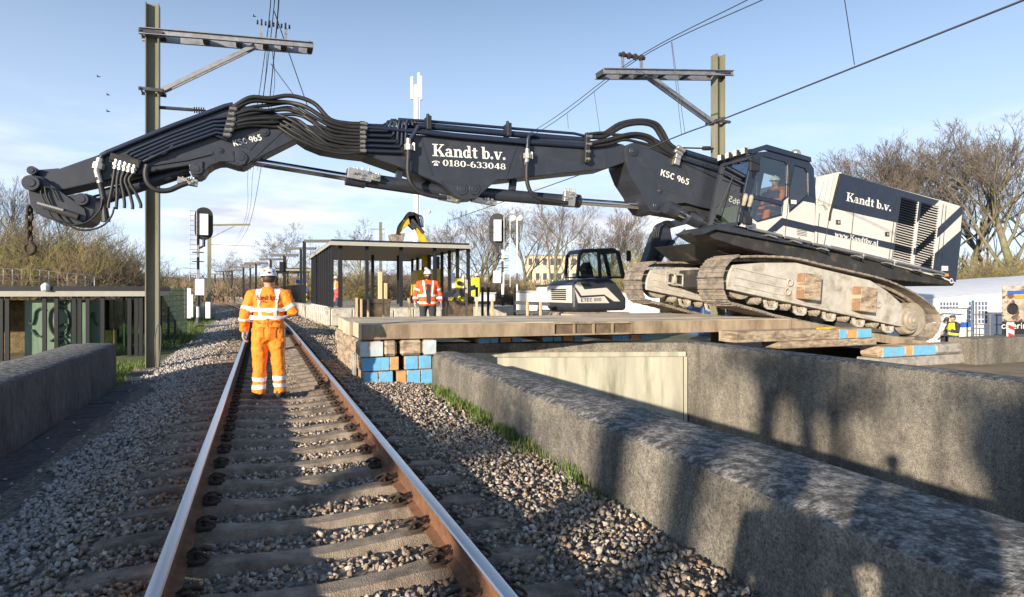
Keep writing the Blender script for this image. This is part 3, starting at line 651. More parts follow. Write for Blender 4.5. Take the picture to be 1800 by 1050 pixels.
M['glass_dark'] = glass('glass_dark', (.10, .11, .12), 1.6)
M['hivis'] = mat('hivis', (.95, .20, .015), .7, var=.1, scale=9, bump=.2, bscale=30)
M['helmet_white'] = mat('helmet_white', (.8, .79, .76), .35, var=.05)
M['brick_red'] = mat('brick_red', (.30, .17, .10), .8, var=.2, scale=8)
M['amber'] = mat('amber', (.85, .3, .03), .3)
EX = thing('excavator', 'huge dark blue long-reach excavator on crawlers, cream and navy engine house, boom over the track', 'excavator', (13.5, 13.75, .3))
YN, YF = 11.65, 15.0                     # outer faces of the near and the far crawler
SW = .9
loop_px = [(1294, 452), (1336, 451), (1395, 454), (1447, 466), (1500, 478), (1553, 491), (1600, 511), (1630, 530), (1648, 548), (1653, 563), (1648, 583), (1632, 597), (1604, 600), (1540, 591), (1460, 577), (1384, 561), (1350, 551), (1310, 540), (1283, 532), (1275, 519), (1271, 500), (1272, 480), (1280, 463)]
loop = [Vector((x, 0, z)) for x, z in XZ(loop_px, YN)]
def resample(L, n):
    L = L + [L[0]]; d = [0]
    for a, b_ in zip(L, L[1:]): d.append(d[-1] + (b_ - a).length)
    out = []
    for i in range(n):
        t = d[-1] * i / n; k = max(j for j in range(len(d)) if d[j] <= t + 1e-9); k = min(k, len(L) - 2)
        out.append(L[k].lerp(L[k + 1], (t - d[k]) / max(1e-9, d[k + 1] - d[k])))
    return out, d[-1] / n
per = sum((loop[i] - loop[i - 1]).length for i in range(len(loop))); NS = int(per / .262)
spts, pitch = resample(spline(loop + [loop[0]], 4)[:-1], NS)
def gcrawler(y0, near):
    """one crawler: frame, shoes, chain, rollers, idler, drive"""
    dy = y0 - YN
    cr_ = MB(); fr = XZ([(1288, 466), (1340, 462), (1400, 462), (1480, 481), (1530, 493), (1560, 512), (1586, 535), (1592, 556), (1584, 573), (1500, 556), (1420, 540), (1350, 525), (1278, 507), (1281, 484)], YN + .12)
    cr_.prism(fr, y0 + .12, y0 + .72); f = cr_.build('track_frame', M['mud_frame'], EX, bev=.02, seg=2)
    # shoes
    q = MB(); P2 = pitch * .5
    q.prism([(-P2 * .9, -.02), (P2 * .96, -.02), (P2 * .96, .012), (P2 * .9, .012), (P2 * .86, .034), (P2 * .74, .034), (P2 * .7, .012), (.2 * P2, .012), (.16 * P2, .03), (.02 * P2, .03), (-.02 * P2, .012), (-.6 * P2, .012), (-.64 * P2, .03), (-.8 * P2, .03), (-.84 * P2, .012), (-.9 * P2, .012)], 0, SW)
    q.prism([(-P2 * 1.05, -.10), (P2 * 1.05, -.10), (P2 * .8, -.012), (-P2 * .8, -.012)], .36, .42); q.prism([(-P2 * 1.05, -.10), (P2 * 1.05, -.10), (P2 * .8, -.012), (-P2 * .8, -.012)], .54, .6)
    q.cyl((P2, .34, -.06), (P2, .62, -.06), .035, n=8)
    for bx in (-.3, .3):
        for by in (.38, .58): q.cyl((bx * P2, by, .012), (bx * P2, by, .03), .016, n=6)
    sh0 = None
    for i, p in enumerate(spts):
        a, c = spts[i - 1], spts[(i + 1) % NS]; t = (c - a).normalized()
        if sh0 is None: o = q.build('track_shoe', M['mud_shoe'], EX, local=True); sh0 = o
        else: o = sh0.copy(); col.objects.link(o); o.parent = EX
        # local +Z outwards: the loop runs clockwise seen from the near side
        X_ = Vector((t.x, 0, t.z)); Z_ = Vector((-t.z, 0, t.x))
        o.matrix_local = Matrix.Translation(Vector((p.x, y0, p.z)) - EX.location) @ Matrix((X_, Vector((0, 1, 0)), Z_)).transposed().to_4x4()
    def wheel(name, px, r, ya, yb, mt, hub=0, n=20):
        c = at(px[0], px[1], Y=YN + .3); m = MB(); m.cyl((c.x, ya, c.z), (c.x, yb, c.z), r, n=n)
        if hub: m.cyl((c.x, ya - .06, c.z), (c.x, ya, c.z), hub, hub * 1.1, n=14); m.cyl((c.x, ya - .1, c.z), (c.x, ya - .06, c.z), hub * .45, hub * .6, n=10)
        return m.build(name, M[mt], EX, bev=.012)
    for i in range(10):
        t = i / 9; px = 1332 + 232 * t; py = 527 + 47 * t
        wheel('roller', (px, py), .125, y0 + .3, y0 + .6, 'mud', .085, 16)
        if i % 2 == 1:
            c = at(px, py + 1, Y=YN + .14); m = MB(); m.prism([(c.x - .22, c.z + .08), (c.x - .17, c.z - .1), (c.x - .1, c.z - .15), (c.x + .1, c.z - .17), (c.x + .19, c.z - .12), (c.x + .22, c.z + .02), (c.x + .14, c.z + .01), (c.x + .1, c.z - .07), (c.x, c.z - .1), (c.x - .1, c.z - .06), (c.x - .14, c.z + .08)], y0 + .17, y0 + .24)
            m.build('roller_guard', M['mud_frame'], EX, bev=.01)
    wheel('idler', (1303, 496), .42, y0 + .3, y0 + .6, 'mud', .14, 24)
    wheel('drive_sprocket', (1606, 562), .47, y0 + .3, y0 + .6, 'mud', 0, 24)
    c = at(1606, 564, Y=YN); m = MB(); 
    for ra, rb, ya, yb in ((.40, .36, .30, .10), (.27, .25, .10, .02), (.17, .16, .02, -.02), (.07, .06, -.02, -.05)): m.cyl((c.x, y0 + ya, c.z), (c.x, y0 + yb, c.z), ra, rb, n=24)
    for k in range(14): a = k * 2 * math.pi / 14; m.cyl((c.x + .31 * math.cos(a), y0 + .11, c.z + .31 * math.sin(a)), (c.x + .31 * math.cos(a), y0 + .08, c.z + .31 * math.sin(a)), .022, n=6)
    m.build('final_drive', M['mud'], EX, bev=.012)
    for (a, b_) in (((1292, 471), (1385, 492)), ((1290, 487), (1378, 506)), ((1288, 500), (1376, 519))):
        A_, B_ = XZ([a, b_], YN + .12); m = MB(); m.bar((A_[0], y0 + .11, A_[1]), (B_[0], y0 + .11, B_[1]), .03, .022); m.build('rib', M['mud_frame'], EX)
    A_, B_ = XZ([(1280, 507), (1584, 573)], YN + .1); m = MB(); m.bar((A_[0], y0 + .13, A_[1]), (B_[0], y0 + .13, B_[1]), .1, .05); m.build('lower_rail', M['mud_frame'], EX, bev=.008)
    for (px, py) in ((1388, 497), (1384, 513), (1543, 535)):
        c = at(px, py, Y=YN + .1); m = MB(); K = [(c.x + .085 * math.cos(k * .6283), y0 + .09, c.z + .085 * math.sin(k * .6283)) for k in range(11)]; m.tube(K, .022, 8); m.build('tie_ring', M['mud_frame'], EX, smooth=True)
    if near:
        for (q0, w, h, lean) in (((1414, 480), 29, 40, 5), ((1512, 503), 29, 38, 5)):
            a = at(q0[0], q0[1], Y=YN - .1); b_ = at(q0[0] + w, q0[1] + lean + h, Y=YN - .1)
            m = MB(); hh = a.z - b_.z; ww = b_.x - a.x; tl = .11
            m.prism([(a.x, a.z), (a.x + ww, a.z - tl * ww), (a.x + ww - .06, a.z - tl * ww - hh), (a.x - .06, a.z - hh)], y0 - .14, y0 + .12); wb = m.build('wooden_block', M['timber'], EX, bev=.012)
            for k in (0, 2):
                m = MB(); z1 = a.z - hh * (.02 + .31 * k); z0_ = z1 - hh * .33; m.prism([(a.x - .006 - .06 * .5 * k * .6, z1), (a.x + .0, z1), (a.x - .02, z0_), (a.x - .03 - .03 * k * .6, z0_)], y0 - .136, y0 + .1); m.build('painted_end', M['brick_red'], wb)
    else:
        A_ = XZ([(1165, 478), (1222, 491), (1222, 508), (1163, 497)], YF + .1); m = MB()
        for a, b_ in zip(A_, A_[1:] + A_[:1]): m.bar((a[0], y0 - .1, a[1]), (b_[0], y0 - .1, b_[1]), .05, .05)
        for t in (.25, .5, .75):
            a = Vector((A_[0][0], y0 - .1, A_[0][1])).lerp(Vector((A_[1][0], y0 - .1, A_[1][1])), t); b_ = Vector((A_[3][0], y0 - .1, A_[3][1])).lerp(Vector((A_[2][0], y0 - .1, A_[2][1])), t); m.bar(a, b_, .05, .05)
        m.build('step_frame', M['mud_frame'], EX)
gcrawler(YN, True); gcrawler(YF, False)
# undercarriage centre and slewing ring
m = MB(); m.prism(XZ([(1300, 470), (1560, 510), (1550, 545), (1300, 505)], 12.6), 12.45, 15.1); m.build('undercarriage', M['under'], EX, bev=.03)
c = at(1425, 466, Y=13.0); m = MB(); m.cyl((13.3, 13.75, .95), (13.1, 13.75, 2.0), 1.25, n=32); m.build('slewing_ring', M['under'], EX, smooth=True, auto=40)

# ---- upper structure
YB = 11.95; YB2 = 15.6
m = MB(); m.prism(XZ([(1234, 406), (1256, 397), (1300, 401), (1432, 430), (1660, 482), (1681, 488), (1676, 503), (1560, 491), (1470, 470), (1385, 453), (1310, 437), (1258, 421)], YB + .08), YB + .08, 13.1); m.build('cab_pod', M['under'], EX, bev=.02)
m = MB(); m.prism(XZ([(1300, 418), (1432, 440), (1660, 482), (1681, 488), (1676, 503), (1560, 491), (1470, 472), (1385, 459), (1335, 450)], YB + .08), 13.1, YB2); m.build('chassis', M['under'], EX, bev=.02)
m = MB(); A_ = XZ([(1232, 404), (1262, 394), (1432, 429), (1432, 438), (1256, 404), (1236, 412)], YB); m.prism(A_, YB - .05, YB + .4); m.build('cab_deck', M['slate'], EX, bev=.01)
hood = [(1433, 360), (1448, 362), (1457, 386), (1478, 305), (1661, 354), (1691, 363), (1692, 376), (1680, 499), (1655, 489), (1432, 430)]
def off(px, dpx=0): return XZ(px, YB)
H = MB(); HP = XZ(hood, YB)
lv1 = [(1584, 346), (1615.5, 355), (1603, 463.5), (1570, 455)]; lv2 = [(1619.5, 355.5), (1653, 364), (1640, 473), (1607.5, 464.5)]
H.prism(HP, YB, YB2, holes=[XZ(lv1, YB), XZ(lv2, YB)]); hd = H.build('engine_house', M['cream'], EX, bev=.02, seg=2)
for lv in (lv1, lv2):
    m = MB(); m.prism(XZ([(lv[0][0] - 3, lv[0][1] - 3), (lv[1][0] + 3, lv[1][1] - 3), (lv[2][0] + 3, lv[2][1] + 3), (lv[3][0] - 3, lv[3][1] + 3)], YB + .09), YB + .07, YB + .1); m.build('louvre_back', M['black'], hd)
def clip(poly, a, b_):     # keep the part of a convex polygon left of the line a->b
    out = []
    s = lambda p: (b_[0] - a[0]) * (p[1] - a[1]) - (b_[1] - a[1]) * (p[0] - a[0])
    for i in range(len(poly)):
        p, q = poly[i], poly[(i + 1) % len(poly)]; sp_, sq = s(p), s(q)
        if sp_ >= 0: out.append(p)
        if sp_ * sq < 0: t = sp_ / (sp_ - sq); out.append((p[0] + (q[0] - p[0]) * t, p[1] + (q[1] - p[1]) * t))
    return out
N1 = [(1478, 305), (1651, 353), (1605, 398), (1463.5, 366.5)]
N2a = [(1431, 396), (1611, 437), (1611, 449), (1431, 407)]
N2b = [(1611, 436.6), (1656, 393.7), (1691, 361), (1692.3, 376), (1658, 409), (1611, 449)]
N3 = [(1691.5, 403), (1616, 470), (1640, 480), (1679.5, 499)]
navy = [N1, N2a, N2b, N3]
def inter(poly, reg):
    A_ = sum(reg[i][0] * reg[(i + 1) % len(reg)][1] - reg[(i + 1) % len(reg)][0] * reg[i][1] for i in range(len(reg)))
    rg = reg if A_ > 0 else reg[::-1]
    for i in range(len(rg)):
        poly = clip(poly, rg[i], rg[(i + 1) % len(rg)])
        if len(poly) < 3: return []
    return poly
# painted navy fields, leaving the louvre openings free
ring_strips = []
for lv in (lv1, lv2): pass
L1, L2 = lv1, lv2
cells = [[(1425, 280), L1[0], L1[3], (1425, 520)], [(1425, 280), (1720, 280), (1720, 335), L1[0]], ]
def below(l, a): return (l[0] + (l[1][0] - l[0][0]), 0)
K = [L1[0], L1[1], L2[0], L2[1]]; J = [L1[3], L1[2], L2[3], L2[2]]
cells = [[(1425, 250), (K[0][0] + 6, 250), K[0], J[0], (J[0][0] - 8, 560), (1425, 560)]]
for i in range(3):
    cells.append([(K[i][0] + 6, 250), (K[i + 1][0] + 6, 250), K[i + 1], K[i]]); cells.append([J[i], J[i + 1], (J[i + 1][0] - 8, 560), (J[i][0] - 8, 560)])
cells.append([K[1], K[2], J[2], J[1]]); cells.append([(K[3][0] + 6, 250), (1720, 250), (1720, 560), (J[3][0] - 8, 560), J[3], K[3]])
m = MB()
for reg in navy:
    parts_ = [reg] if reg is not N2b else [[N2b[0], N2b[1], N2b[4], N2b[5]], [N2b[1], N2b[2], N2b[3], N2b[4]]]
    for pr in parts_:
        for c_ in cells:
            q = inter(c_, pr)
            if len(q) >= 3: m.prism(XZ(q, YB), YB - .0035, YB + .002)
m.build('navy_paint', M['navy'], hd)
for lv in (lv1, lv2):      # every louvre blade is a piece; its paint follows the livery
    n = 25
    for i in range(n):
        ta, tb = (i + .1) / n, (i + .78) / n
        l0 = Vector(lv[0]).lerp(Vector(lv[3]), ta); r0_ = Vector(lv[1]).lerp(Vector(lv[2]), ta); l1_ = Vector(lv[0]).lerp(Vector(lv[3]), tb); r1_ = Vector(lv[1]).lerp(Vector(lv[2]), tb)
        quad = [tuple(l0), tuple(r0_), tuple(r1_), tuple(l1_)]; m = MB()
        def blade(poly, mi):
            P = XZ(poly, YB); zs = [p[1] for p in P]
            # outer edge low, leaning in towards the top
            def yy(p):
                x, z = p; zt = XZ([tuple(l0)], YB)[0]; zb_ = XZ([tuple(r1_)], YB)[0]
                sl_ = (XZ([tuple(r0_)], YB)[0][1] - zt[1]) / (XZ([tuple(r0_)], YB)[0][0] - zt[0]); top = zt[1] + sl_ * (x - zt[0]); hgt = zt[1] - XZ([tuple(l1_)], YB)[0][1]
                return YB + .004 + .05 * max(0, 1 - (top - z) / max(hgt, 1e-4))
            vs = [(p[0], yy(p), p[1]) for p in P]; a_ = sum(P[k][0] * P[(k + 1) % len(P)][1] - P[(k + 1) % len(P)][0] * P[k][1] for k in range(len(P)))
            if a_ < 0: vs = vs[::-1]
            m.add(vs, [tuple(range(len(vs)))], mi)
        rest = [quad]
        for reg in (N1, [N2a[0], N2a[1], N2a[2], N2a[3]], [N2b[0], N2b[1], N2b[4], N2b[5]], [N3[0], N3[1], N3[2], N3[3]]):
            new = []
            rg = reg if sum(reg[k][0] * reg[(k + 1) % 4][1] - reg[(k + 1) % 4][0] * reg[k][1] for k in range(4)) > 0 else reg[::-1]
            for pol in rest:
                cur = pol
                for k in range(4):
                    a_, b_ = rg[k], rg[(k + 1) % 4]; outp = clip(cur, b_, a_)
                    if len(outp) >= 3: new.append(outp)
                    cur = clip(cur, a_, b_)
                    if len(cur) < 3: break
                if len(cur) >= 3: blade(cur, 1)
            rest = new
        for pol in rest: blade(pol, 0)
        m.build('louvre_slat', [M['cream'], M['navy']], hd)
def strip(pxs, w, name, mt, par, Y=YB, t=.006):
    m = MB(); P = XZ(pxs, Y)
    for a, b_ in zip(P, P[1:]): m.bar((a[0], Y - t / 2 + .001, a[1]), (b_[0], Y - t / 2 + .001, b_[1]), t, w, up=(0, 0, 1))
    return m.build(name, M[mt], par)
for pxs in ([(1505, 322), (1494, 442)], [(1577, 345), (1562, 457)], [(1582, 345), (1567, 459)], [(1658, 360), (1644, 487)], [(1663, 362), (1653, 490)], [(1457, 386), (1448, 432)], [(1440, 375), (1436, 430)], [(1460, 432), (1558, 455)]):
    strip(pxs, .012, 'panel_gap', 'under', hd, t=.012)
strip([(1476, 306), (1459, 374), (1457, 388)], .05, 'rubber_edge', 'under', hd, t=.03)
for (px, py) in ((1473, 391), (1559, 412)):
    a, = XZ([(px, py)], YB); m = MB(); m.cbox((a[0], YB - .006, a[1]), (.16, .03, .12)); m.build('door_latch', M['under'], hd, bev=.01)
    m = MB(); m.cbox((a[0] + .02, YB - .024, a[1]), (.06, .012, .07)); m.build('latch_paddle', M['galv'], hd, bev=.004)
def txt(s, f, a, b_, cap_px, Y, par, mt='letter', name='lettering'):
    A_, B_ = at(a[0], a[1], Y=Y), at(b_[0], b_[1], Y=Y); d_ = at((a[0] + b_[0]) / 2, (a[1] + b_[1]) / 2, Y=Y) ; sc_ = (d_ - CAM).dot(Vector((SP, CP, 0))) / FPX
    W_ = sum(f[ch][0] for ch in s) - .05; x_ = 0
    for ch in s:
        if ch != ' ': letters(MB(), ch, f, A_ + (B_ - A_) * (x_ / W_), A_ + (B_ - A_) * ((x_ + f[ch][0] - .05) / W_), cap_px * sc_, (0, -1, 0)).build('letter' if name == 'lettering' else name, M[mt], par)
        x_ += f[ch][0]
txt('Kandt b.v.', SERIF, (1487, 353), (1566, 372), 15, YB - .004, hd)
txt('www.Kandtbv.nl', SERIF, (1467, 415.5), (1543, 432.5), 9, YB - .004, hd)
a, = XZ([(1660, 472)], YB); m = MB(); m.cbox((a[0], YB - .012, a[1]), (.26, .015, .13)); m.build('number_plate', M['letter'], hd)
a, = XZ([(1660, 484)], YB); m = MB(); m.cyl((a[0], YB - .02, a[1]), (a[0], YB - .1, a[1]), .05, .04, n=10); m.build('marker_lamp', M['amber'], hd)
a, = XZ([(1672, 494)], YB); m = MB(); m.cyl((a[0], YB - .002, a[1]), (a[0], YB - .008, a[1]), .075, n=18); rr = m.build('round_badge', M['letter'], hd)
m = MB(); m.cyl((a[0], YB - .004, a[1]), (a[0], YB - .011, a[1]), .05, n=18); m.build('badge_centre', mat('badge_blue', (.05, .1, .4), .4), rr)
# air intake housing behind the cab
m = MB(); m.prism(XZ([(1434, 362), (1434, 328), (1451, 308), (1474, 302.5), (1479, 304), (1459, 374), (1449, 362)], YB + .1), YB + .06, YB2 - .6); ai = m.build('air_intake', M['cream'], EX, bev=.05, seg=3)
for dx in (0, 9, 18): strip([(1447 + dx * .9, 318 - dx * .45), (1436 + dx * 1.05, 356 + dx * .3)], .015, 'ridge', 'cream', ai, Y=YB + .05, t=.02)
# hood top edge, handrail tubes and steps along the chassis
for (a, b_) in (((1315, 401), (1375, 415)), ((1380, 417), (1425, 427)), ((1430, 429), (1515, 447)), ((1520, 449), (1570, 460)), ((1575, 461), (1660, 481))):
    A_, B_ = XZ([a, b_], YB - .12); m = MB(); m.cyl((A_[0], YB - .12, A_[1]), (B_[0], YB - .12, B_[1]), .035, n=10); m.build('guard_rail', M['galv'], EX, smooth=True, auto=40)
for (px, py) in ((1355, 416), (1398, 426), (1446, 439), (1507, 452), (1560, 464), (1612, 477), (1650, 484)):
    a = at(px, py, Y=YB - .1); m = MB(); m.bar((a.x - .14, YB - .1, a.z + .03), (a.x + .14, YB - .1, a.z - .03), .16, .03); m.bar((a.x + .12, YB - .1, a.z - .03), (a.x + .12, YB - .1, a.z + .13), .04, .03); m.build('step_bracket', M['fitting'], EX)

# ---- cab
CY0, CY1 = YB - .02, 13.02
CB = MB()
outer = [(1296, 398), (1300, 375), (1322, 276), (1330, 268), (1350, 266), (1424, 286), (1431, 296), (1434, 359), (1432, 429), (1366, 415)]
h1 = [(1337, 277), (1343, 275), (1381, 285.5), (1384, 290), (1382.5, 346), (1376, 353), (1350, 348), (1320, 341.5)]
h2 = [(1319, 349), (1350, 355), (1375, 362), (1373, 377), (1331, 388.5), (1323, 385), (1315, 370)]
h3 = [(1397, 290.5), (1416, 296.5), (1420, 304), (1420.5, 343), (1387, 373), (1389, 330)]
CB.prism(XZ(outer, CY0), CY0, CY0 + .07, holes=[XZ(h, CY0) for h in (h1, h2, h3)])
CB.prism(XZ(outer, CY0), CY1 - .07, CY1, holes=[XZ(h, CY0) for h in (h1, h2, h3)])
cb = CB.build('cab', M['navy'], EX, bev=.008)
m = MB(); m.prism(XZ([(1322, 276), (1330, 268), (1350, 266), (1424, 286), (1431, 296), (1431, 303), (1422, 293), (1350, 273), (1334, 275)], CY0), CY0 + .07, CY1 - .07); m.build('cab_roof', M['navy'], cb)
m = MB(); m.prism(XZ([(1431, 296), (1434, 359), (1432, 429), (1428, 428), (1430, 360), (1427, 300)], CY0), CY0 + .07, CY1 - .07); m.build('rear_panel', M['black'], cb)
m = MB(); m.prism(XZ([(1297, 392), (1432, 422), (1432, 429), (1296, 398)], CY0), CY0 + .07, CY1 - .07); m.build('cab_floor', M['black'], cb)
for nm, h, g_ in (('door_window', h1, 'glass'), ('lower_window', h2, 'glass'), ('rear_window', h3, 'glass_dark')):
    m = MB(); P = XZ(h, CY0 + .03); m.add([(p[0], CY0 + .03, p[1]) for p in P], [tuple(range(len(P)))]); m.build(nm, M[g_], cb)
P = XZ([(1298, 391), (1322, 278)], CY0); m = MB(); m.add([(P[0][0], CY0 + .05, P[0][1]), (P[1][0], CY0 + .05, P[1][1]), (P[1][0], CY1 - .05, P[1][1]), (P[0][0], CY1 - .05, P[0][1])], [(0, 1, 2, 3)]); m.build('windscreen', glass('windscreen_glass', (.55, .66, .6), 5.5), cb)
m = MB(); m.bar((P[0][0] - .02, CY1 - .04, P[0][1]), (P[1][0] - .02, CY1 - .04, P[1][1]), .08, .08); m.bar((P[1][0], CY0, P[1][1] + .02), (P[1][0], CY1, P[1][1] + .02), .07, .07); m.bar((P[0][0], CY0, P[0][1] - .03), (P[0][0], CY1, P[0][1] - .03), .08, .08); m.build('windscreen_frame', M['slate'], cb)
m = MB(); m.bar((P[0][0] - .05, CY1 - .3, P[0][1] + .2), (P[1][0] - .1, CY1 - .55, P[1][1] - .35), .02, .02); m.build('wiper', M['black'], cb)
m = MB()
for pl in ([(1299, 397.5), (1318, 381), (1331, 391.5), (1375, 379.5), (1378, 353.5), (1386, 347), (1387, 375), (1412, 354), (1432.5, 358), (1432, 397), (1374, 383), (1346, 408)], [(1359, 412), (1377, 397), (1431.5, 409.5), (1431, 428)]): m.prism(XZ(pl, CY0), CY0 - .004, CY0 + .003)
m.build('cream_paint', M['cream'], cb)
strip([(1385, 283), (1386, 347), (1379, 420)], .012, 'door_gap', 'under', cb, Y=CY0, t=.012)
a, = XZ([(1409, 406)], CY0); m = MB()
for k in range(6): m.bar((a[0] - .16, CY0 - .006, a[1] - .1 + .04 * k), (a[0] + .16, CY0 - .006, a[1] - .13 + .04 * k), .012, .014)
m.build('vent_grille', M['slate'], cb)
a, = XZ([(1395, 355.5)], CY0); m = MB(); m.cbox((a[0], CY0 - .005, a[1]), (.18, .012, .1)); m.build('maker_badge', M['letter'], cb, bev=.03)
# roof guard with lamps and beacon
m = MB(); m.prism(XZ([(1319, 263), (1346, 254.5), (1424, 277), (1425, 285), (1346, 263.5), (1321, 271)], CY0), CY0 - .03, CY0 + .06); m.prism(XZ([(1319, 263), (1346, 254.5), (1424, 277), (1425, 285), (1346, 263.5), (1321, 271)], CY0), CY1 - .1, CY1)
for px, py in ((1346, 258), (1385, 269), (1421, 279)):
    a, = XZ([(px, py)], CY0); m.bar((a[0], CY0, a[1]), (a[0], CY1, a[1]), .06, .05)
a, = XZ([(1320, 266)], CY0); m.bar((a[0], CY0 - .02, a[1]), (a[0], CY1 + .1, a[1]), .08, .1); rg_ = m.build('roof_guard', M['navy'], cb)
for k in range(4):
    m = MB(); y_ = CY0 + .12 + k * .28; m.cbox((a[0] - .09, y_, a[1] + .02), (.1, .13, .15)); wl_ = m.build('work_lamp', M['under'], cb, bev=.01)
    m = MB(); m.cbox((a[0] - .145, y_, a[1] + .02), (.01, .11, .13)); m.build('lamp_lens', M['letter'], wl_)
a, = XZ([(1412, 268)], CY0); m = MB(); m.sphere((a[0], CY0 + .25, a[1] + .02), .13, 14, 8, sc3=(1, 1, .8)); m.cyl((a[0], CY0 + .25, a[1] - .12), (a[0], CY0 + .25, a[1]), .14, n=14); m.build('beacon', M['fitting'], cb, smooth=True, auto=40)
# mirrors with arms
for (q0, q1, arm) in (((1317, 278), (1334, 303), ((1322, 276), (1320, 300))), ((1306, 381), (1321, 396), ((1300, 375), (1312, 383)))):
    P = XZ([q0, q1], CY0 - .28); m = MB(); m.box((P[0][0], CY0 - .33, P[1][1]), (P[1][0], CY0 - .24, P[0][1])); mr_ = m.build('mirror', M['black'], cb, bev=.03, seg=2)
    a, = XZ([arm[0]], CY0); m = MB(); m.cyl((a[0], CY0, a[1]), (P[0][0] + .05, CY0 - .28, (P[0][1] + P[1][1]) / 2), .018, n=8); m.build('mirror_arm', M['black'], mr_)
A_ = XZ([(1300, 345), (1306, 385), (1321, 352), (1318, 390)], CY0 - .1); m = MB()
for a, b_ in ((0, 1), (2, 3), (0, 2), (1, 3)): m.cyl((A_[a][0], CY0 - .1, A_[a][1]), (A_[b_][0], CY0 - .1, A_[b_][1]), .014, n=6)
m.build('grab_rail', M['black'], cb)
# seat, console and levers inside
a, = XZ([(1372, 375)], CY0); m = MB(); m.box((a[0] - .25, 12.25, a[1] - .3), (a[0] + .3, 12.8, a[1] - .12)); m.box((a[0] + .2, 12.25, a[1] - .2), (a[0] + .36, 12.8, a[1] + .65)); m.build('driver_seat', M['black'], cb, bev=.05, seg=2)
m = MB(); m.box((a[0] - .95, 12.45, a[1] - .62), (a[0] - .72, 12.95, a[1] + .2)); m.cyl((a[0] - .5, 12.3, a[1] - .4), (a[0] - .4, 12.3, a[1] + .1), .025, n=8); m.build('console', mat('console_green', (.34, .40, .33), .7), cb, bev=.02)

# ---- boom
BY = 13.75
def sect(name, pxs, hw, mt, holes=(), bev=.02, par=EX, Yp=None):
    Yp = BY - hw if Yp is None else Yp
    m = MB(); m.prism(XZ(pxs, Yp), BY - hw, BY + hw); return m.build(name, M[mt], par, bev=bev, seg=2)
base_px = [(1099, 268), (1101, 258), (1109, 252), (1122, 250), (1150, 257), (1200, 269), (1277, 293), (1330, 312), (1350, 400), (1254, 369), (1230, 364), (1206, 357), (1192, 358), (1180, 360), (1172, 372), (1160, 375), (1146, 372), (1136, 360), (1128, 340), (1112, 316), (1102, 290)]
bb = sect('base_boom', base_px, .44, 'slate')
# fork cheek seen from inside, towards the lower pin
m = MB(); m.prism(XZ([(1084, 292), (1102, 281), (1120, 330), (1140, 362), (1122, 362), (1112, 340), (1098, 312)], BY + .3), BY + .26, BY + .44); m.build('fork_cheek', M['slate'], bb, bev=.01)
mid_px = [(509, 221), (516, 215), (528, 215), (545, 220), (600, 223), (642, 224), (720, 236), (780, 240), (930, 243), (1030, 247), (1068, 248), (1096, 254), (1106, 262), (1108, 276), (1098, 286), (1067, 297), (999, 304), (889, 316), (874, 317), (846, 340), (840, 348), (812, 350), (800, 345), (778, 326), (771, 322), (718, 300), (642, 273), (600, 268), (567, 262), (540, 251), (524, 240), (512, 230)]
mb_ = sect('mid_boom', mid_px, .36, 'slate')
dip_px = [(69, 309), (176, 271), (300, 224), (396, 189), (412, 185), (428, 184.5), (446, 193), (478, 204), (500, 212), (516, 218), (526, 232), (526, 242), (500, 255), (470, 270), (441, 286), (434, 291), (427, 293.5), (417, 292), (396, 285.5), (385, 286), (374, 290), (364, 297), (357, 307), (350, 311), (341, 311), (335, 305), (333, 296), (332, 291), (300, 296), (248, 306), (179, 319), (107, 335), (76, 341), (58, 336), (50, 326), (54, 314)]
dp = sect('dipper_arm', dip_px, .30, 'slate')
m = MB(); m.prism(XZ([(57, 309), (57, 301), (62, 297), (101, 294), (102, 299), (70, 311)], BY - .3), BY - .2, BY + .2); m.build('tip_bracket', M['slate'], dp, bev=.01)
lk = sect('tip_link', [(48, 322), (52, 313), (62, 308), (74, 311), (84, 319), (110, 346), (128, 342), (150, 340), (164, 344), (169, 350), (166, 372), (158, 388), (146, 395), (124, 394), (100, 388), (78, 382), (62, 374), (51, 358), (48, 340)], .36, 'slate')
def plate(pxs, Y, t, name, mt='slate', par=None, bev=.006):
    m = MB(); m.prism(XZ(pxs, Y), Y - t, Y); return m.build(name, M[mt], par, bev=bev)
plate([(66, 318), (78, 314), (92, 326), (150, 368), (154, 384), (146, 391), (132, 388), (100, 366), (70, 340)], BY - .36, .05, 'link_cheek', par=lk)
def pin(px, r, Y, t, par, name='pin', mt='slate', n=20):
    c = at(px[0], px[1], Y=Y); m = MB(); m.cyl((c.x, Y + .02, c.z), (c.x, Y - t, c.z), r, n=n); m.cyl((c.x, Y - t, c.z), (c.x, Y - t - .015, c.z), r * .55, n=n); return m.build(name, M[mt], par, bev=.008)
pin((59, 324), .135, BY - .36, .16, lk); pin((146, 352), .11, BY - .36, .12, lk); pin((62, 303), .075, BY - .2, .2, dp)
pin((146, 384), .05, BY - .41, .04, lk)
for px, rr_, par in (((424, 278), .12, dp), ((345, 297), .12, dp), ((388, 265), .06, dp), ((465, 232), .09, dp)): pin(px, rr_, BY - .30, .03, par)
for px in ((812, 333), (833, 333)): pin(px, .13, BY - .36, .05, mb_)
pin((1113, 266), .12, BY - .44, .03, bb); pin((1160, 336), .07, BY - .44, .02, bb); pin((1153, 362), .1, BY - .44, .03, bb); pin((1181, 366), .15, BY - .5, .06, bb)
for poly in ([(803, 331), (806, 326), (812, 324), (818, 326), (821, 332), (819, 341), (812, 345), (805, 341)], [(824, 331), (827, 326), (833, 324), (839, 326), (842, 332), (840, 341), (833, 345), (826, 341)]): plate(poly, BY - .36, .03, 'pin_keeper', par=mb_)
plate([(413, 276), (417, 267), (424, 265), (431, 270), (434, 281), (431, 289), (423, 291), (415, 286)], BY - .3, .035, 'pin_keeper', par=dp)
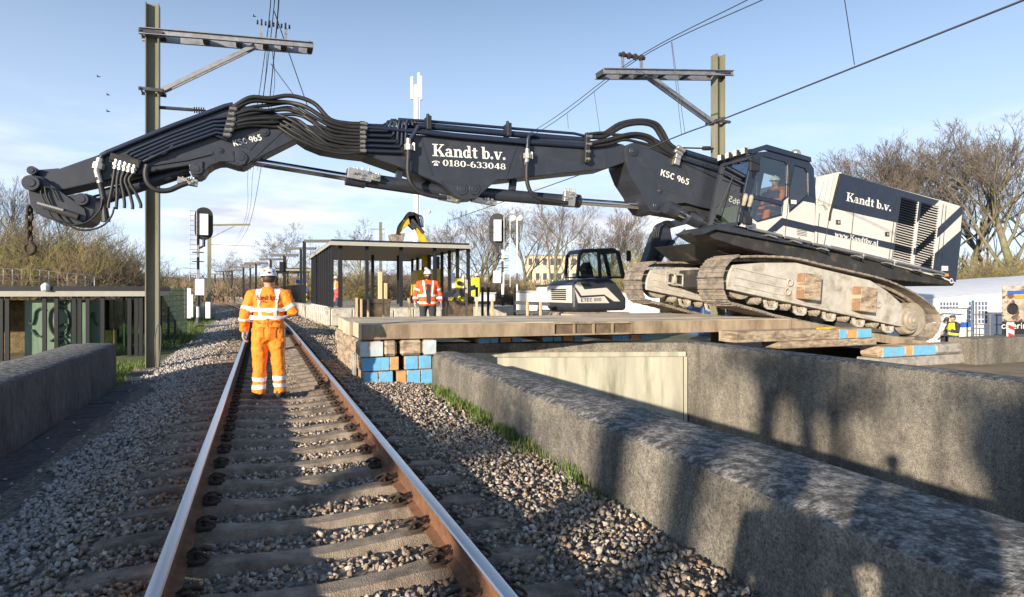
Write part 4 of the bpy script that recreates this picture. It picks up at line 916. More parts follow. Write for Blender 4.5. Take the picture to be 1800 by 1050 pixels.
plate([(336, 296), (340, 287), (350, 283), (357, 284), (356, 297), (350, 306), (341, 307)], BY - .3, .035, 'pin_keeper', par=dp)
plate([(371, 262), (380, 256), (392, 257), (410, 266), (412, 284), (396, 284), (384, 284), (373, 277)], BY - .3, .015, 'side_plate', par=dp)
plate([(417, 258), (455, 249), (440, 265), (433, 260)], BY - .3, .012, 'stiffener', par=dp)
plate([(511, 218), (520, 214), (534, 219), (560, 233), (585, 250), (600, 262), (575, 259), (545, 248), (520, 238)], BY - .36, .03, 'end_cheek', par=mb_)
plate([(774, 318), (800, 327), (850, 327), (873, 317), (846, 340), (838, 349), (812, 351), (800, 345)], BY - .36, .03, 'bracket_plate', par=mb_)
def bstrip(pxs, Y, w, t, name, par, mt='slate'):
    m = MB(); P = XZ(pxs, Y)
    for a, b_ in zip(P, P[1:]): m.bar((a[0], Y - t / 2, a[1]), (b_[0], Y - t / 2, b_[1]), t, w)
    return m.build(name, M[mt], par)
for pxs in ([(738, 240), (760, 308)], [(911, 248), (889, 312)], [(1065, 258), (1065, 296)]): bstrip(pxs, BY - .36, .025, .012, 'weld_seam', mb_)
bstrip([(509, 219), (436, 287)], BY - .3, .02, .012, 'weld_seam', dp); bstrip([(1205, 297), (1224, 356)], BY - .44, .015, .008, 'weld_seam', bb); bstrip([(1148, 300), (1170, 335), (1202, 345)], BY - .44, .01, .006, 'weld_seam', bb)
bstrip([(250, 292), (330, 280), (374, 269)], BY - .3, .05, .03, 'lower_rib', dp)
# cylinders
def cylr(name, a, b_, r, mt, Y=BY, par=EX, n=20, caps=True):
    A_, B_ = at(a[0], a[1], Y=Y), at(b_[0], b_[1], Y=Y); m = MB(); m.cyl(A_, B_, r, n=n); return m.build(name, M[mt], par, smooth=True, auto=40)
cylr('bucket_cylinder', (196, 342), (331, 299), .125, 'slate'); cylr('cylinder_rod', (160, 352), (200, 341), .07, 'chrome'); cylr('cylinder_gland', (180, 347), (203, 340), .14, 'slate')
cylr('dipper_cylinder', (625, 314), (806, 341), .155, 'slate'); cylr('cylinder_rod', (424, 281), (628, 314.5), .085, 'chrome'); cylr('cylinder_gland', (608, 311), (642, 317), .18, 'slate')
cylr('boom_cylinder', (840, 340), (1002, 353.5), .145, 'slate'); cylr('cylinder_rod', (1000, 353), (1136, 363), .085, 'chrome'); cylr('cylinder_gland', (990, 352), (1018, 354), .165, 'slate')
for y_ in (BY - .58, BY + .58):
    cylr('hoist_cylinder', (1215, 384), (1300, 420), .16, 'slate', y_); cylr('cylinder_rod', (1180, 367), (1218, 385), .1, 'chrome', y_); cylr('cylinder_gland', (1207, 380), (1228, 389), .19, 'slate', y_); cylr('cylinder_eye', (1172, 364), (1190, 372), .17, 'slate', y_)
m = MB(); m.prism(XZ([(1136, 366), (1152, 378), (1190, 384), (1262, 410), (1330, 440), (1330, 400), (1250, 375), (1190, 362)], BY + .1), BY - .3, BY + .3); m.build('boom_belly', M['under'], EX, bev=.02)
# valve blocks on the cylinders
for (px, py, w, h, Y) in ((632, 308, .5, .22, BY - .2), (660, 313, .2, .14, BY - .2), (1000, 350, .3, .34, BY - .2), (790, 350, .5, .12, BY - .1), (850, 354, .6, .12, BY - .1), (330, 320, .35, .13, BY - .1)):
    c = at(px, py, Y=Y); m = MB(); m.cbox((c.x, Y, c.z), (w, .14, h), Matrix.Rotation(R(7), 3, 'Y'))
    for k in range(5): a = rnd.uniform(-w * .45, w * .45); zz = rnd.uniform(-h * .4, h * .4); m.cyl((c.x + a, Y - .05, c.z + zz), (c.x + a, Y - .13, c.z + zz), .03, n=6); m.cyl((c.x + a, Y, c.z), (c.x + a + .02, Y, c.z + h * .75), .022, n=6)
    m.build('valve_block', M['fitting'], EX, bev=.008)
# pipes and hoses
def hose(pxs, r, Y=BY - .42, mt='rubber', name='hose', k=5, dy=None, par=EX):
    pts = [at(p[0], p[1], Y=(p[2] if len(p) > 2 else Y)) for p in pxs]; m = MB(); m.tube(spline(pts, k), r, 8); return m.build(name, M[mt], par, smooth=True, auto=50)
def pipe(pxs, r, Y=BY - .4, mt='navy'):
    pts = [at(p[0], p[1], Y=Y) for p in pxs]; m = MB(); m.tube(pts, r, 8); return m.build('steel_pipe', M[mt], EX, smooth=True, auto=50)
# dipper: five pipes along the upper flank, one on the ridge
pipe([(176, 282), (180, 273), (190, 268), (300, 223), (396, 187), (410, 184)], .05, BY - .33)
for i in range(5):
    f = i * 7.6; pipe([(222 + i * 7, 271 + f * .35), (228 + i * 6, 266 + f * .6), (300, 236 + f * .85), (372 + i * 2, 209 + f * .8), (402 - i * .5, 205 + f * 1.05)], .032, BY - .36 - .01 * i)
pipe([(262, 270), (300, 262), (372, 236), (400, 246)], .03, BY - .36); pipe([(262, 276), (290, 270), (304, 256)], .024, BY - .4)
# clamp rows
def clamp(a, b_, Y, n, w=.1):
    A_, B_ = at(a[0], a[1], Y=Y), at(b_[0], b_[1], Y=Y); m = MB(); m.bar(A_, B_, .12, w, up=(0, 1, 0)); cl_ = m.build('hose_clamp', M['black'], EX, bev=.01)
    for i in range(n):
        p = A_.lerp(B_, (i + .5) / n); m = MB(); sx_ = rnd.uniform(.06, .11); m.cyl(p + Vector((-.05, -.05, .0)), p + Vector((sx_, -.05, 0)), .028, n=8); m.cyl(p + Vector((sx_ - .06, -.055, .0)), p + Vector((sx_ - .02, -.055, 0)), .038, n=6); m.build('fitting', M['fitting'], cl_, smooth=True, auto=40)
clamp((410, 188), (397, 243), BY - .44, 6); clamp((637, 214), (637, 270), BY - .44, 7); clamp((1033, 234), (1031, 287), BY - .46, 4); 
# hoses over the knuckle, dipper -> mid boom
for i in range(9):
    t = i / 8; y0 = 190 + 38 * t; y1 = 218 + 48 * t; top = 170 + 50 * t + (3 if i == 1 else 0); rr_ = .045 if i < 2 else .036
    pk = 492 + 16 * t
    jj = lambda a: rnd.uniform(-a, a)
    hose([(408 - 6 * t, y0, BY - .46), (440, y0 - 12 + 5 * t - (6 if i < 2 else 0) + jj(1.5), BY - .46 + .03 * (i % 3)), (pk - 22 + jj(6), top + 2 + jj(4), BY - .42 + .05 * (i % 3)), (pk + 12 + jj(8), top + 2 + jj(4), BY - .4 + .05 * (i % 4)), (545 + 4 * t + jj(6), 188 + 50 * t - (4 * (1 - t)) + jj(5), BY - .44 - .04 * (i % 2)), (580, y1 - 9 + 2 * t + jj(3), BY - .47 - .04 * (i % 2)), (612, y1 - 1, BY - .46), (636, y1, BY - .46)], rr_)
for i in range(4):
    hose([(436 + 6 * i, 206 + 3 * i, BY - .3), (480, 200 + 6 * i, BY - .3), (520, 216 + 9 * i, BY - .44), (560, 246 + 5 * i, BY - .46), (600, 258 + 4 * i, BY - .45), (634, 262 + 2 * i, BY - .45)], .03)
# mid boom: bent pipes behind the clamp, then the long top tubes
for i in range(6):
    y0 = 220 + 9 * i; xr = 678 + 7 * i
    pipe([(640, y0), (xr - 5, y0 + 1 + i * .5), (xr, y0 - 2), (xr + 1, 222 - 3 * (i % 3)), (xr + 4, 214 - 3 * (i % 2)), (xr + 10, 213 - 2 * (i % 2)), (xr + 13, 220)], .034, BY - .42 - .02 * (i % 2))
pipe([(700, 210), (760, 214), (900, 226), (1010, 235), (1030, 240)], .035, BY - .2); pipe([(700, 219), (760, 223), (900, 236), (1030, 247)], .075, BY - .3); pipe([(660, 226), (740, 232), (800, 239), (930, 250), (1030, 257)], .065, BY - .4)
pipe([(640, 223), (720, 231), (800, 240), (930, 252)], .03, BY - .47)
for (px, py) in ((752, 218), (892, 230)):
    c = at(px, py, Y=BY - .3); m = MB(); m.cbox((c.x, BY - .3, c.z), (.1, .3, .3)); m.cyl((c.x, BY - .3, c.z), (c.x, BY - .3, c.z + .22), .04, n=6); m.build('pipe_bracket', M['black'], EX, bev=.01)
# drop hoses to the cylinders
for (a, Yh) in (([(718, 262), (718, 275), (717, 300), (722, 322), (738, 338), (762, 345), (785, 348)], BY - .5), ([(927, 285), (926, 300), (927, 322), (936, 342), (958, 352), (985, 356), (998, 357)], BY - .5), ([(259, 290), (256, 305), (260, 322), (275, 334), (296, 335), (318, 326), (330, 322)], BY - .45)):
    hose(a, .05, Yh)
for (a, b_) in (((718, 244), (718, 278)), ((927, 262), (926, 290))):
    A_, B_ = at(a[0], a[1], Y=BY - .48), at(b_[0], b_[1], Y=BY - .48); m = MB(); m.cyl(A_, B_, .055, n=10); mid = A_.lerp(B_, .45); m.cyl(mid + Vector((0, 0, .06)), mid - Vector((0, 0, .06)), .095, n=8); m.cyl(mid + Vector((.12, 0, .1)), mid + Vector((.12, 0, -.06)), .03, n=6); m.build('coupling', M['fitting'], EX, smooth=True, auto=40)
pipe([(735, 222), (728, 235), (719, 248)], .05, BY - .46); pipe([(938, 236), (930, 238), (928, 246), (927, 265)], .05, BY - .46)
for (a, b_) in (((702, 300), (700, 318)), ((902, 316), (900, 335))):
    A_, B_ = at(a[0], a[1], Y=BY), at(b_[0], b_[1], Y=BY); m = MB(); m.bar(A_, B_, .2, .12); m.build('cylinder_strut', M['slate'], EX)
# left end: dropped couplings at the dipper tip
c_ = [(176, 285), (171, 300), (170, 312), (176, 322), (181, 345), (184, 362)]
hose(c_[2:], .05, BY - .4); m = MB(); m.cyl(at(176, 279, Y=BY - .36), at(171, 300, Y=BY - .38), .06, n=10); m.cyl(at(174, 288, Y=BY - .37), at(172, 298, Y=BY - .38), .1, n=8); m.cyl(at(170, 300, Y=BY - .38), at(176, 322, Y=BY - .4), .055, n=10); m.build('coupling', M['fitting'], EX, smooth=True, auto=40)
m = MB(); m.cyl(at(183, 362, Y=BY - .4), at(186, 390, Y=BY - .4), .055, .075, n=12); m.build('coupling', M['rubber'], EX)
for i in range(5):
    x0 = 205 + 8 * i; A_ = at(x0, 281 + 2.5 * i, Y=BY - .42); B_ = at(x0 - 3, 297 + 2 * i, Y=BY - .42); m = MB(); m.cyl(A_, B_, .035, n=8); m.cyl(A_.lerp(B_, .4), A_.lerp(B_, .6), .055, n=6); m.build('coupling', M['fitting'], EX)
    hose([(x0 - 3, 297 + 2 * i), (x0 - 6 - i, 318), (x0 - 10 + i * 3, 340), (x0 - 14 + 6 * i, 358 + 2 * (i % 2)), (x0 - 15 + 6.3 * i, 366 + 2 * (i % 2))], .028, BY - .43)
c = at(222, 283, Y=BY - .34); m = MB(); m.cbox((c.x, BY - .38, c.z), (.5, .1, .14), Matrix.Rotation(R(12), 3, 'Y')); m.build('coupling_plate', M['black'], EX, bev=.01)
c = at(239, 289, Y=BY - .34); m = MB(); m.cbox((c.x, BY - .38, c.z), (.16, .12, .18)); m.build('valve_block', M['under'], EX, bev=.02)
hose([(79, 330), (82, 345), (92, 365), (110, 388), (135, 403), (160, 404), (182, 396), (196, 380), (201, 364)], .017, BY - .46); hose([(180, 350), (176, 368), (162, 384), (146, 393), (120, 396), (106, 392), (90, 380), (80, 358), (72, 340), (76, 330), (90, 331), (98, 345), (102, 352)], .015, BY - .46)
cylr('link_cylinder', (78, 362), (138, 382), .06, 'under', BY - .46, lk); cylr('link_rod', (66, 357), (112, 370), .03, 'galv', BY - .5, lk)
# over the base knuckle
for i, pts in enumerate(([(1036, 239), (1060, 236), (1090, 218), (1125, 212), (1152, 217), (1165, 232), (1176, 252), (1192, 264)], [(1036, 241), (1062, 240), (1095, 222), (1125, 217), (1148, 222), (1160, 238), (1172, 258), (1188, 268)], [(1036, 253), (1070, 246), (1110, 236), (1140, 240), (1160, 256), (1184, 272)], [(1036, 254), (1070, 250), (1105, 240), (1135, 245), (1158, 262), (1182, 276)], [(1036, 258), (1070, 254), (1095, 246), (1120, 250), (1150, 259), (1178, 277)], [(1036, 236), (1060, 234), (1090, 238), (1120, 235), (1150, 245), (1184, 268)])):
    hose(pts, .055 if i < 4 else .04, BY - .4 - .03 * (i % 3))
pipe([(1194, 265), (1280, 291), (1320, 303)], .085, BY - .44); pipe([(1192, 277), (1260, 299), (1310, 315)], .05, BY - .48)
c = at(1188, 280, Y=BY - .46); m = MB(); m.cbox((c.x, BY - .5, c.z), (.16, .14, .34), Matrix.Rotation(R(15), 3, 'Y')); m.cyl((c.x - .1, BY - .55, c.z + .2), (c.x + .12, BY - .55, c.z + .1), .06, n=8); m.cyl((c.x - .02, BY - .55, c.z + .3), (c.x + .2, BY - .55, c.z + .2), .06, n=8); m.build('valve_block', M['fitting'], EX, bev=.01)
for i in range(6): hose([(1206 + 5 * i, 372 + 3 * i), (1222 + 5 * i, 372 + 3 * i), (1240 + 4 * i, 386 + 2 * i), (1262, 392 + 2 * i)], .025, BY - .75 + .05 * i)
for i in range(4): hose([(1236 + 10 * i, 412 + 3 * i), (1262, 428 + 4 * i), (1310, 440 + 4 * i), (1380, 452 + 3 * i)], .03, BY - .4 - .2 * i)
txt('KSC 965', SANS, (1160, 308), (1210, 326), 11, BY - .445, bb); txt('KSC 965', SANS, (411, 257.5), (461, 246.5), 10.5, BY - .305, dp)
txt('Kandt b.v.', SERIF, (760, 274.5), (889, 281.5), 21, BY - .365, mb_); txt('@', SERIF, (759.5, 291), (773, 291.5), 9.5, BY - .365, mb_, name='telephone_sign'); txt('0180-633048', SERIF, (778, 291.5), (889, 298.5), 10.5, BY - .365, mb_)
# hanging hook on its chain
hk = thing('lifting_hook', 'rusty lifting hook on a shackle chain hanging from the excavator tip', 'hook', at(52, 445, Y=BY))
def chain(px0, px1, n, r):
    A_, B_ = at(px0[0], px0[1], Y=BY), at(px1[0], px1[1], Y=BY); L = (B_ - A_).length / n; d = (B_ - A_).normalized()
    for i in range(n):
        c = A_.lerp(B_, (i + .5) / n); s_ = Vector((1, 0, 0)) if i % 2 else Vector((.5, .86, 0)); pts = []
        for k in range(13):
            a = k * 2 * math.pi / 12; pts.append(c + d * (L * .66 * math.cos(a)) + s_ * (L * .36 * math.sin(a)))
        m = MB(); m.tube(pts, r, 8); m.build('chain_link', M['clip'], hk, smooth=True)
chain((52, 364), (51, 388), 2, .026); chain((51, 388), (52, 424), 4, .024)
pts = [at(x, y, Y=BY) for x, y in ((53, 422), (55, 428), (60, 434), (60, 441), (54, 446), (47, 445), (43, 438), (44, 431))]; m = MB(); m.tube(spline(pts, 4), [.028 + .016 * math.sin(math.pi * min(1, i / 24)) for i in range(29)], 10); m.build('hook', M['clip'], hk, smooth=True)
m = MB(); m.cyl(at(44, 432, Y=BY), at(55, 426, Y=BY), .018, n=6); m.build('hook_latch', M['clip'], hk)
# boots hung outside the cab
bt = thing('hung_boots', 'pair of muddy work boots hung outside the cab door', 'boots', at(1315, 365, Y=CY0 - .2))
for (x, y) in ((1309, 352), (1319, 354)):
    c = at(x, y, Y=CY0 - .2); m = MB(); rot = Matrix.Rotation(R(15), 3, 'Y'); rings = []
    for t, w_, d_ in ((-.15, .035, .03), (-.12, .048, .05), (-.04, .042, .06), (.03, .05, .07), (.1, .052, .06), (.15, .04, .04)):
        rings.append([c + rot @ Vector((w_ * math.cos(a), d_ * math.sin(a), t)) for a in [k * .5236 for k in range(12)]])
    m.loft(rings); m.build('boot', M['mud'], bt, smooth=True)
# ------------------------------------------------------------------ people
M['skin'] = mat('skin', (.52, .28, .19), .55, var=.1, scale=20)
M['orange_cloth'] = mat('orange_cloth', (.93, .26, .02), .75, var=.13, scale=7, bump=.35, bscale=16, c2=(.62, .17, .03), c2pos=(.60, .78), c2scale=6)
M['red_orange_cloth'] = mat('red_orange_cloth', (.88, .12, .02), .75, var=.13, scale=7, bump=.35, bscale=16)
M['reflective'] = mat('reflective', (.82, .82, .80), .45, var=.06, scale=20)
M['orange_seam'] = mat('orange_seam', (.80, .195, .015), .75, var=.1, scale=7); M['seam_dark'] = mat('seam_dark', (.42, .10, .012), .8)
M['glove'] = mat('glove', (.45, .43, .36), .85, var=.2, scale=20)
M['boot'] = mat('boot', (.05, .045, .04), .7, var=.3, scale=10)
M['jeans'] = mat('jeans', (.05, .065, .10), .85, var=.2, scale=9, bump=.3, bscale=18)
M['dark_cloth'] = mat('dark_cloth', (.035, .036, .042), .8, var=.2, scale=8, bump=.3, bscale=18)
M['yellow_cloth'] = mat('yellow_cloth', (.75, .85, .04), .7, var=.1, scale=8, bump=.3, bscale=18)
M['pale_cloth'] = mat('pale_cloth', (.6, .62, .68), .8, var=.1, scale=8, bump=.3, bscale=18)
M['hair'] = mat('hair', (.05, .035, .025), .6)
M['print_red'] = mat('print_red', (.09, .008, .01), .7)
def ell(c, rx, ry, n=16, rot=None, sq=1.0):
    out = []
    for i in range(n):
        a = 2 * math.pi * i / n; v = Vector((rx * math.copysign(abs(math.cos(a)) ** sq, math.cos(a)), ry * math.copysign(abs(math.sin(a)) ** sq, math.sin(a)), 0))
        if rot: v = rot @ v
        out.append(Vector(c) + v)
    return out
def remesh(o, vox, sm=4, disp=0, size=.12):
    r = o.modifiers.new('remesh', 'REMESH'); r.mode = 'VOXEL'; r.voxel_size = vox; r.use_smooth_shade = True
    s = o.modifiers.new('smooth', 'SMOOTH'); s.iterations = sm; s.factor = .5
    if disp:
        t = bpy.data.textures.get('folds%d' % int(size * 1000)) or bpy.data.textures.new('folds%d' % int(size * 1000), 'CLOUDS'); t.noise_scale = size
        d = o.modifiers.new('folds', 'DISPLACE'); d.texture = t; d.strength = disp; d.mid_level = .5; d.texture_coords = 'LOCAL'
def person(label, loc, rz, cfg, h=1.8):
    """x to the person's right, y forward, z up; one continuous body, clothes on it"""
    root = thing('person', label, 'person', loc, rz); root.scale = (h / 1.8,) * 3
    bw = cfg.get('bulk', 1.0); J = dict(cfg.get('joints', {}))
    sh = {s: Vector((s * .205 * bw, 0, 1.44)) for s in (-1, 1)}
    elb = {s: Vector(J.get(('elbow', s), (s * .30 * bw, -.02, 1.16))) for s in (-1, 1)}
    wri = {s: Vector(J.get(('wrist', s), (s * .33 * bw, .05, .90))) for s in (-1, 1)}
    hip = {s: Vector((s * .105 * bw, 0, .93)) for s in (-1, 1)}
    kne = {s: Vector(J.get(('knee', s), (s * .125 * bw, .02, .50))) for s in (-1, 1)}
    ank = {s: Vector(J.get(('ankle', s), (s * .13 * bw, -.02, .09))) for s in (-1, 1)}
    hd = Vector(J.get('head', (0, .03, 1.655))); yaw = cfg.get('head_yaw', 0); HR = Matrix.Rotation(yaw, 3, 'Z') @ Matrix.Rotation(cfg.get('head_pitch', 0), 3, 'X')
    # body (skin)
    m = MB(); m.loft([ell((0, 0, z), rx, ry) for z, rx, ry in ((.85, .13, .09), (1.0, .14, .1), (1.2, .13, .1), (1.4, .15, .1), (1.48, .09, .07))])
    m.tube([(0, 0, 1.42), (0, .0, 1.5), hd + Vector((0, -.02, -.05))], [.075, .058, .056], 12)
    for s in (-1, 1):
        m.tube([sh[s], sh[s].lerp(elb[s], .5), elb[s], elb[s].lerp(wri[s], .5), wri[s]], [.055, .048, .04, .037, .028], 10)
        m.tube([hip[s], hip[s].lerp(kne[s], .5), kne[s], kne[s].lerp(ank[s], .4), ank[s]], [.085, .075, .055, .056, .04], 10)
    def H(v): return hd + HR @ Vector(v)
    m.sphere(hd, .1, 14, 10, sc3=(.80, .98, 1.14)); m.tube([H((0, .03, -.05)), H((0, .055, -.095))], [.06, .045], 10)
    m.tube([H((0, .088, .02)), H((0, .112, -.018)), H((0, .096, -.03))], [.010, .016, .012], 8)
    for s in (-1, 1): m.sphere(H((s * .082, -.005, 0)), .03, 8, 6, sc3=(.35, .7, 1.1)); m.sphere(H((s * .033, .078, .028)), .016, 8, 6)
    m.tube([H((-.03, .088, -.058)), H((0, .094, -.056)), H((.03, .088, -.058))], .008, 6)
    b_ = m.build('body', M['skin'], root, local=True); remesh(b_, .011, 2)
    # face details and hair
    m = MB()
    for s in (-1, 1): m.sphere(H((s * .033, .092, .026)), .008, 6, 5); m.tube([H((s * .015, .098, .05)), H((s * .05, .088, .05))], .006, 5)
    m.build('eyes', M['hair'], root, local=True)
    m = MB()
    if cfg.get('beard'): m.loft([[H((.072 * math.cos(a) * k, .03 + .078 * math.sin(a) * k, z)) for a in [math.pi * i / 9 for i in range(10)]] for z, k in ((-.02, .98), (-.06, 1.0), (-.10, .82), (-.118, .4))], caps=False)
    m.loft([ell(H((0, -.012, z)), r_ * .84, r_ * .98) for z, r_ in ((-.045, .088), (0, .104), (.05, .104), (.09, .08), (.115, .03))]) if cfg.get('cap') is None else m.loft([[H((.085 * k * math.cos(a), -.012 + .1 * k * math.sin(a), z)) for a in [math.pi + math.pi * i / 9 for i in range(10)]] for z, k in ((-.055, .9), (-.02, 1.0), (.03, 1.02))], caps=False)
    m.build('hair', M['hair'], root, local=True, smooth=True)
    # trousers / coverall
    tr = MB(); lm = cfg.get('leg', 1.0)
    tr.loft([ell((0, 0, z), rx * bw, ry, 18, None, .9) for z, rx, ry in ((.80, .13, .10), (.86, .19, .135), (.95, .195, .145), (1.06, .185, .135), (1.12, .18, .13))])
    for s in (-1, 1):
        tr.tube([hip[s] + Vector((0, 0, .03)), hip[s].lerp(kne[s], .35), hip[s].lerp(kne[s], .75), kne[s], kne[s].lerp(ank[s], .4), kne[s].lerp(ank[s], .85), ank[s] - Vector((0, 0, .03))], [.118 * lm, .118 * lm, .10 * lm, .093 * lm, .092 * lm, .088 * lm, .09 * lm], 14)
    one = cfg.get('coverall')
    tp = tr if one else MB(); f = cfg.get('top_fat', 1.0); tl = .82 if cfg.get('long_jacket') else .98
    lo = .84 if cfg.get('long_jacket') else .96
    tp.loft([ell((0, y_, z), rx * bw * f, ry * f, 18, None, .88) for z, rx, ry, y_ in ((tl, .20, .145, 0), (lo + .12, .20, .145, 0), (1.16, .195, .14, 0), (1.28, .205, .145, 0), (1.38, .215, .14, 0), (1.44, .20, .12, -.005), (1.49, .13, .095, -.005), (1.525, .085, .08, 0))])
    for s in (-1, 1):
        tp.tube([sh[s] + Vector((-s * .05, 0, .0)), sh[s], sh[s].lerp(elb[s], .5), elb[s], elb[s].lerp(wri[s], .5), elb[s].lerp(wri[s], .92)], [.085, .092, .082, .073, .066, .058], 14)
    ct_ = tr.build('coverall' if one else 'trousers', M[cfg['legs']], root, local=True); remesh(ct_, cfg.get('vox', .016), 3, cfg.get('folds', .022), .09)
    if not one: tpo = tp.build('jacket', M[cfg['top']], root, local=True); remesh(tpo, cfg.get('vox', .016), 3, cfg.get('folds', .022), .09)
    else: tpo = ct_
    def wrap(o, off, tgt):
        w = o.modifiers.new('wrap', 'SHRINKWRAP'); w.target = tgt; w.wrap_method = 'NEAREST_SURFACEPOINT'; w.wrap_mode = 'ABOVE_SURFACE'; w.offset = off
    def ring(c, d, r, w, tgt, name='reflective_band', n=28, ry=None):
        d = Vector(d).normalized(); q = d.to_track_quat('Z', 'Y').to_matrix() if abs(d.z) < .999 else Matrix.Identity(3); m = MB()
        rr = [[Vector(c) + q @ Vector((r * math.cos(a), (ry or r) * math.sin(a), z)) for a in [2 * math.pi * i / n for i in range(n)]] for z in (-w / 2, -w / 6, w / 6, w / 2)]
        m.loft(rr, caps=False); o = m.build(name, M['reflective'], root, local=True, smooth=True); wrap(o, .005, tgt); return o
    def vstrip(pts, w, tgt, across=(1, 0, 0), mt='reflective', name='reflective_band'):
        P = spline(pts, 6); a = Vector(across) * w / 2; m = MB(); vs = [v for p in P for v in (p - a, p, p + a)]
        m.add(vs, [f_ for i in range(len(P) - 1) for f_ in ((3 * i, 3 * i + 1, 3 * i + 4, 3 * i + 3), (3 * i + 1, 3 * i + 2, 3 * i + 5, 3 * i + 4))]); o = m.build(name, M[mt], root, local=True, smooth=True); wrap(o, .006, tgt); return o
    T = .22 * bw * f
    for z in cfg.get('torso_bands', ()): ring((0, 0, z), (0, 0, 1), T + .03, .055, tpo, ry=.19 * f)
    if cfg.get('braces'):
        for s in (-1, 1): vstrip([(s * .125 * bw, -.2, cfg['braces']), (s * .13 * bw, -.2, 1.25), (s * .135 * bw, -.17, 1.4), (s * .12 * bw, -.05, 1.54), (s * .12 * bw, .1, 1.45), (s * .11 * bw, .2, 1.25), (s * .11 * bw, .2, cfg['braces'])], .055, tpo)
    for t_ in cfg.get('arm_bands', ()):
        for s in (-1, 1):
            a, b2 = (sh[s], elb[s]) if t_ < 1 else (elb[s], wri[s]); tt = t_ % 1; ring(a.lerp(b2, tt), b2 - a, .11, .05, tpo)
    for z in cfg.get('leg_bands', ()):
        for s in (-1, 1):
            t_ = (kne[s].z - z) / (kne[s].z - ank[s].z); c = kne[s].lerp(ank[s], t_); ring(c, (0, 0, 1), .125, .055, ct_)
    if cfg.get('side_stripe'):
        vstrip([(.3 * bw, -.06, 1.0), (.26 * bw, -.06, .8), (.26 * bw, -.05, .55), (.25 * bw, -.07, .3), (.24 * bw, -.07, .1)], .022, ct_, (0, 1, 0))
    if cfg.get('open_front'):
        vstrip([(0, .25, 1.46), (0, .25, 1.2), (0, .25, .86)], .15, tpo, mt='dark_cloth', name='sweater')
    if cfg.get('vest'):
        m = MB(); m.loft([ell((0, 0, z), rx * bw * f, ry * f, 22, None, .88) for z, rx, ry in ((1.0, .225, .165), (1.15, .22, .16), (1.3, .225, .165), (1.42, .215, .145), (1.48, .15, .11))], caps=False); v_ = m.build('vest', M['yellow_cloth'], root, local=True, smooth=True); ring((0, 0, 1.12), (0, 0, 1), .28, .06, v_, ry=.22)
    if cfg.get('print'):
        for s in (-1, 1):
            vstrip([(s * .09, -.24, .97), (s * .095, -.24, .90), (s * .095, -.24, .83)], .105, ct_, mt='orange_seam', name='back_pocket'); vstrip([(s * .09, -.24, .985), (s * .09, -.24, .965)], .115, ct_, mt='seam_dark', name='pocket_flap')
        vstrip([(0, -.25, 1.10), (0, -.25, .95), (0, -.25, .84)], .007, ct_, mt='seam_dark', name='seam'); vstrip([(-.19, -.2, 1.06), (-.1, -.24, 1.055), (0, -.24, 1.05), (.1, -.24, 1.055), (.19, -.2, 1.06)], .012, ct_, (0, 0, 1), 'seam_dark', 'waist_seam')
        vstrip([(-.18, -.2, 1.43), (-.09, -.22, 1.425), (0, -.22, 1.42), (.09, -.22, 1.425), (.18, -.2, 1.43)], .007, ct_, (0, 0, 1), 'seam_dark', 'yoke_seam')
        m = MB(); m.loft([ell((0, 0, z), rx, ry, 18) for z, rx, ry in ((1.5, .088, .085), (1.545, .078, .078), (1.545, .07, .07), (1.5, .075, .075))], caps=False); m.build('collar', M['orange_cloth'], root, local=True, smooth=True)
        m = letters(MB(), 'Kandt b.v.', SERIF, (-.14, -.22, 1.365), (.115, -.22, 1.365), .07, (0, -1, 0)); o_ = m.build('back_print', M['print_red'], root, local=True); w_ = o_.modifiers.new('wrap', 'SHRINKWRAP'); w_.target = tpo; w_.wrap_method = 'PROJECT'; w_.use_project_y = True; w_.use_positive_direction = True; w_.use_negative_direction = True; w_.wrap_mode = 'ABOVE_SURFACE'; w_.offset = .014
        vstrip([(-.12, -.22, 1.352), (0, -.22, 1.352), (.1, -.22, 1.352)], .008, tpo, (0, 0, 1), 'print_red', 'print_line')
    # boots
    for s in (-1, 1):
        a = ank[s]; m = MB(); fa = cfg.get('foot', 0) + s * .18; q = Matrix.Rotation(-fa, 3, 'Z')
        rr = []
        for y_, wx, zt in ((-.09, .035, .10), (-.06, .046, .13), (0, .047, .14), (.06, .048, .10), (.13, .052, .075), (.18, .045, .06), (.205, .02, .04)):
            rr.append([Vector((a.x, a.y, a.z - .09)) + q @ Vector((wx * math.cos(t_), y_, max(0, zt * .5 + zt * .5 * math.sin(t_)))) for t_ in [2 * math.pi * i / 12 for i in range(12)]])
        m.loft(rr); m.build('boot', M['boot'], root, local=True, smooth=True)
    # hands: palm, four fingers, thumb from the side of the palm
    for s in (-1, 1):
        d = (wri[s] - elb[s]).normalized(); side = Vector((0, 1, 0)) if abs(d.y) < .7 else Vector((-s, 0, .0)); side = (side - d * side.dot(d)).normalized(); nrm = d.cross(side); nrm = nrm if nrm.x * -s > 0 else -nrm
        m = MB(); w0 = wri[s] - d * .02; m.loft([[w0 + d * t_ + side * (u * math.cos(a)) + nrm * (v * math.sin(a)) for a in [k * .6283 for k in range(10)]] for t_, u, v in ((0, .032, .026), (.04, .042, .022), (.085, .045, .02), (.10, .04, .016))])
        for k, (L, off_) in enumerate(((.072, .033), (.082, .011), (.076, -.011), (.06, -.031))):
            p0 = w0 + d * .095 + side * off_; p1 = p0 + d * L * .45 + nrm * .012; p2 = p1 + d * L * .32 + nrm * .028; p3 = p2 + d * L * .12 + nrm * .026; m.tube([p0, p1, p2, p3], [.0105, .010, .009, .007], 7)
        p0 = w0 + d * .04 + side * .036; m.tube([p0, p0 + d * .035 + side * .028 + nrm * .012, p0 + d * .07 + side * .03 + nrm * .026], [.013, .012, .009], 7)
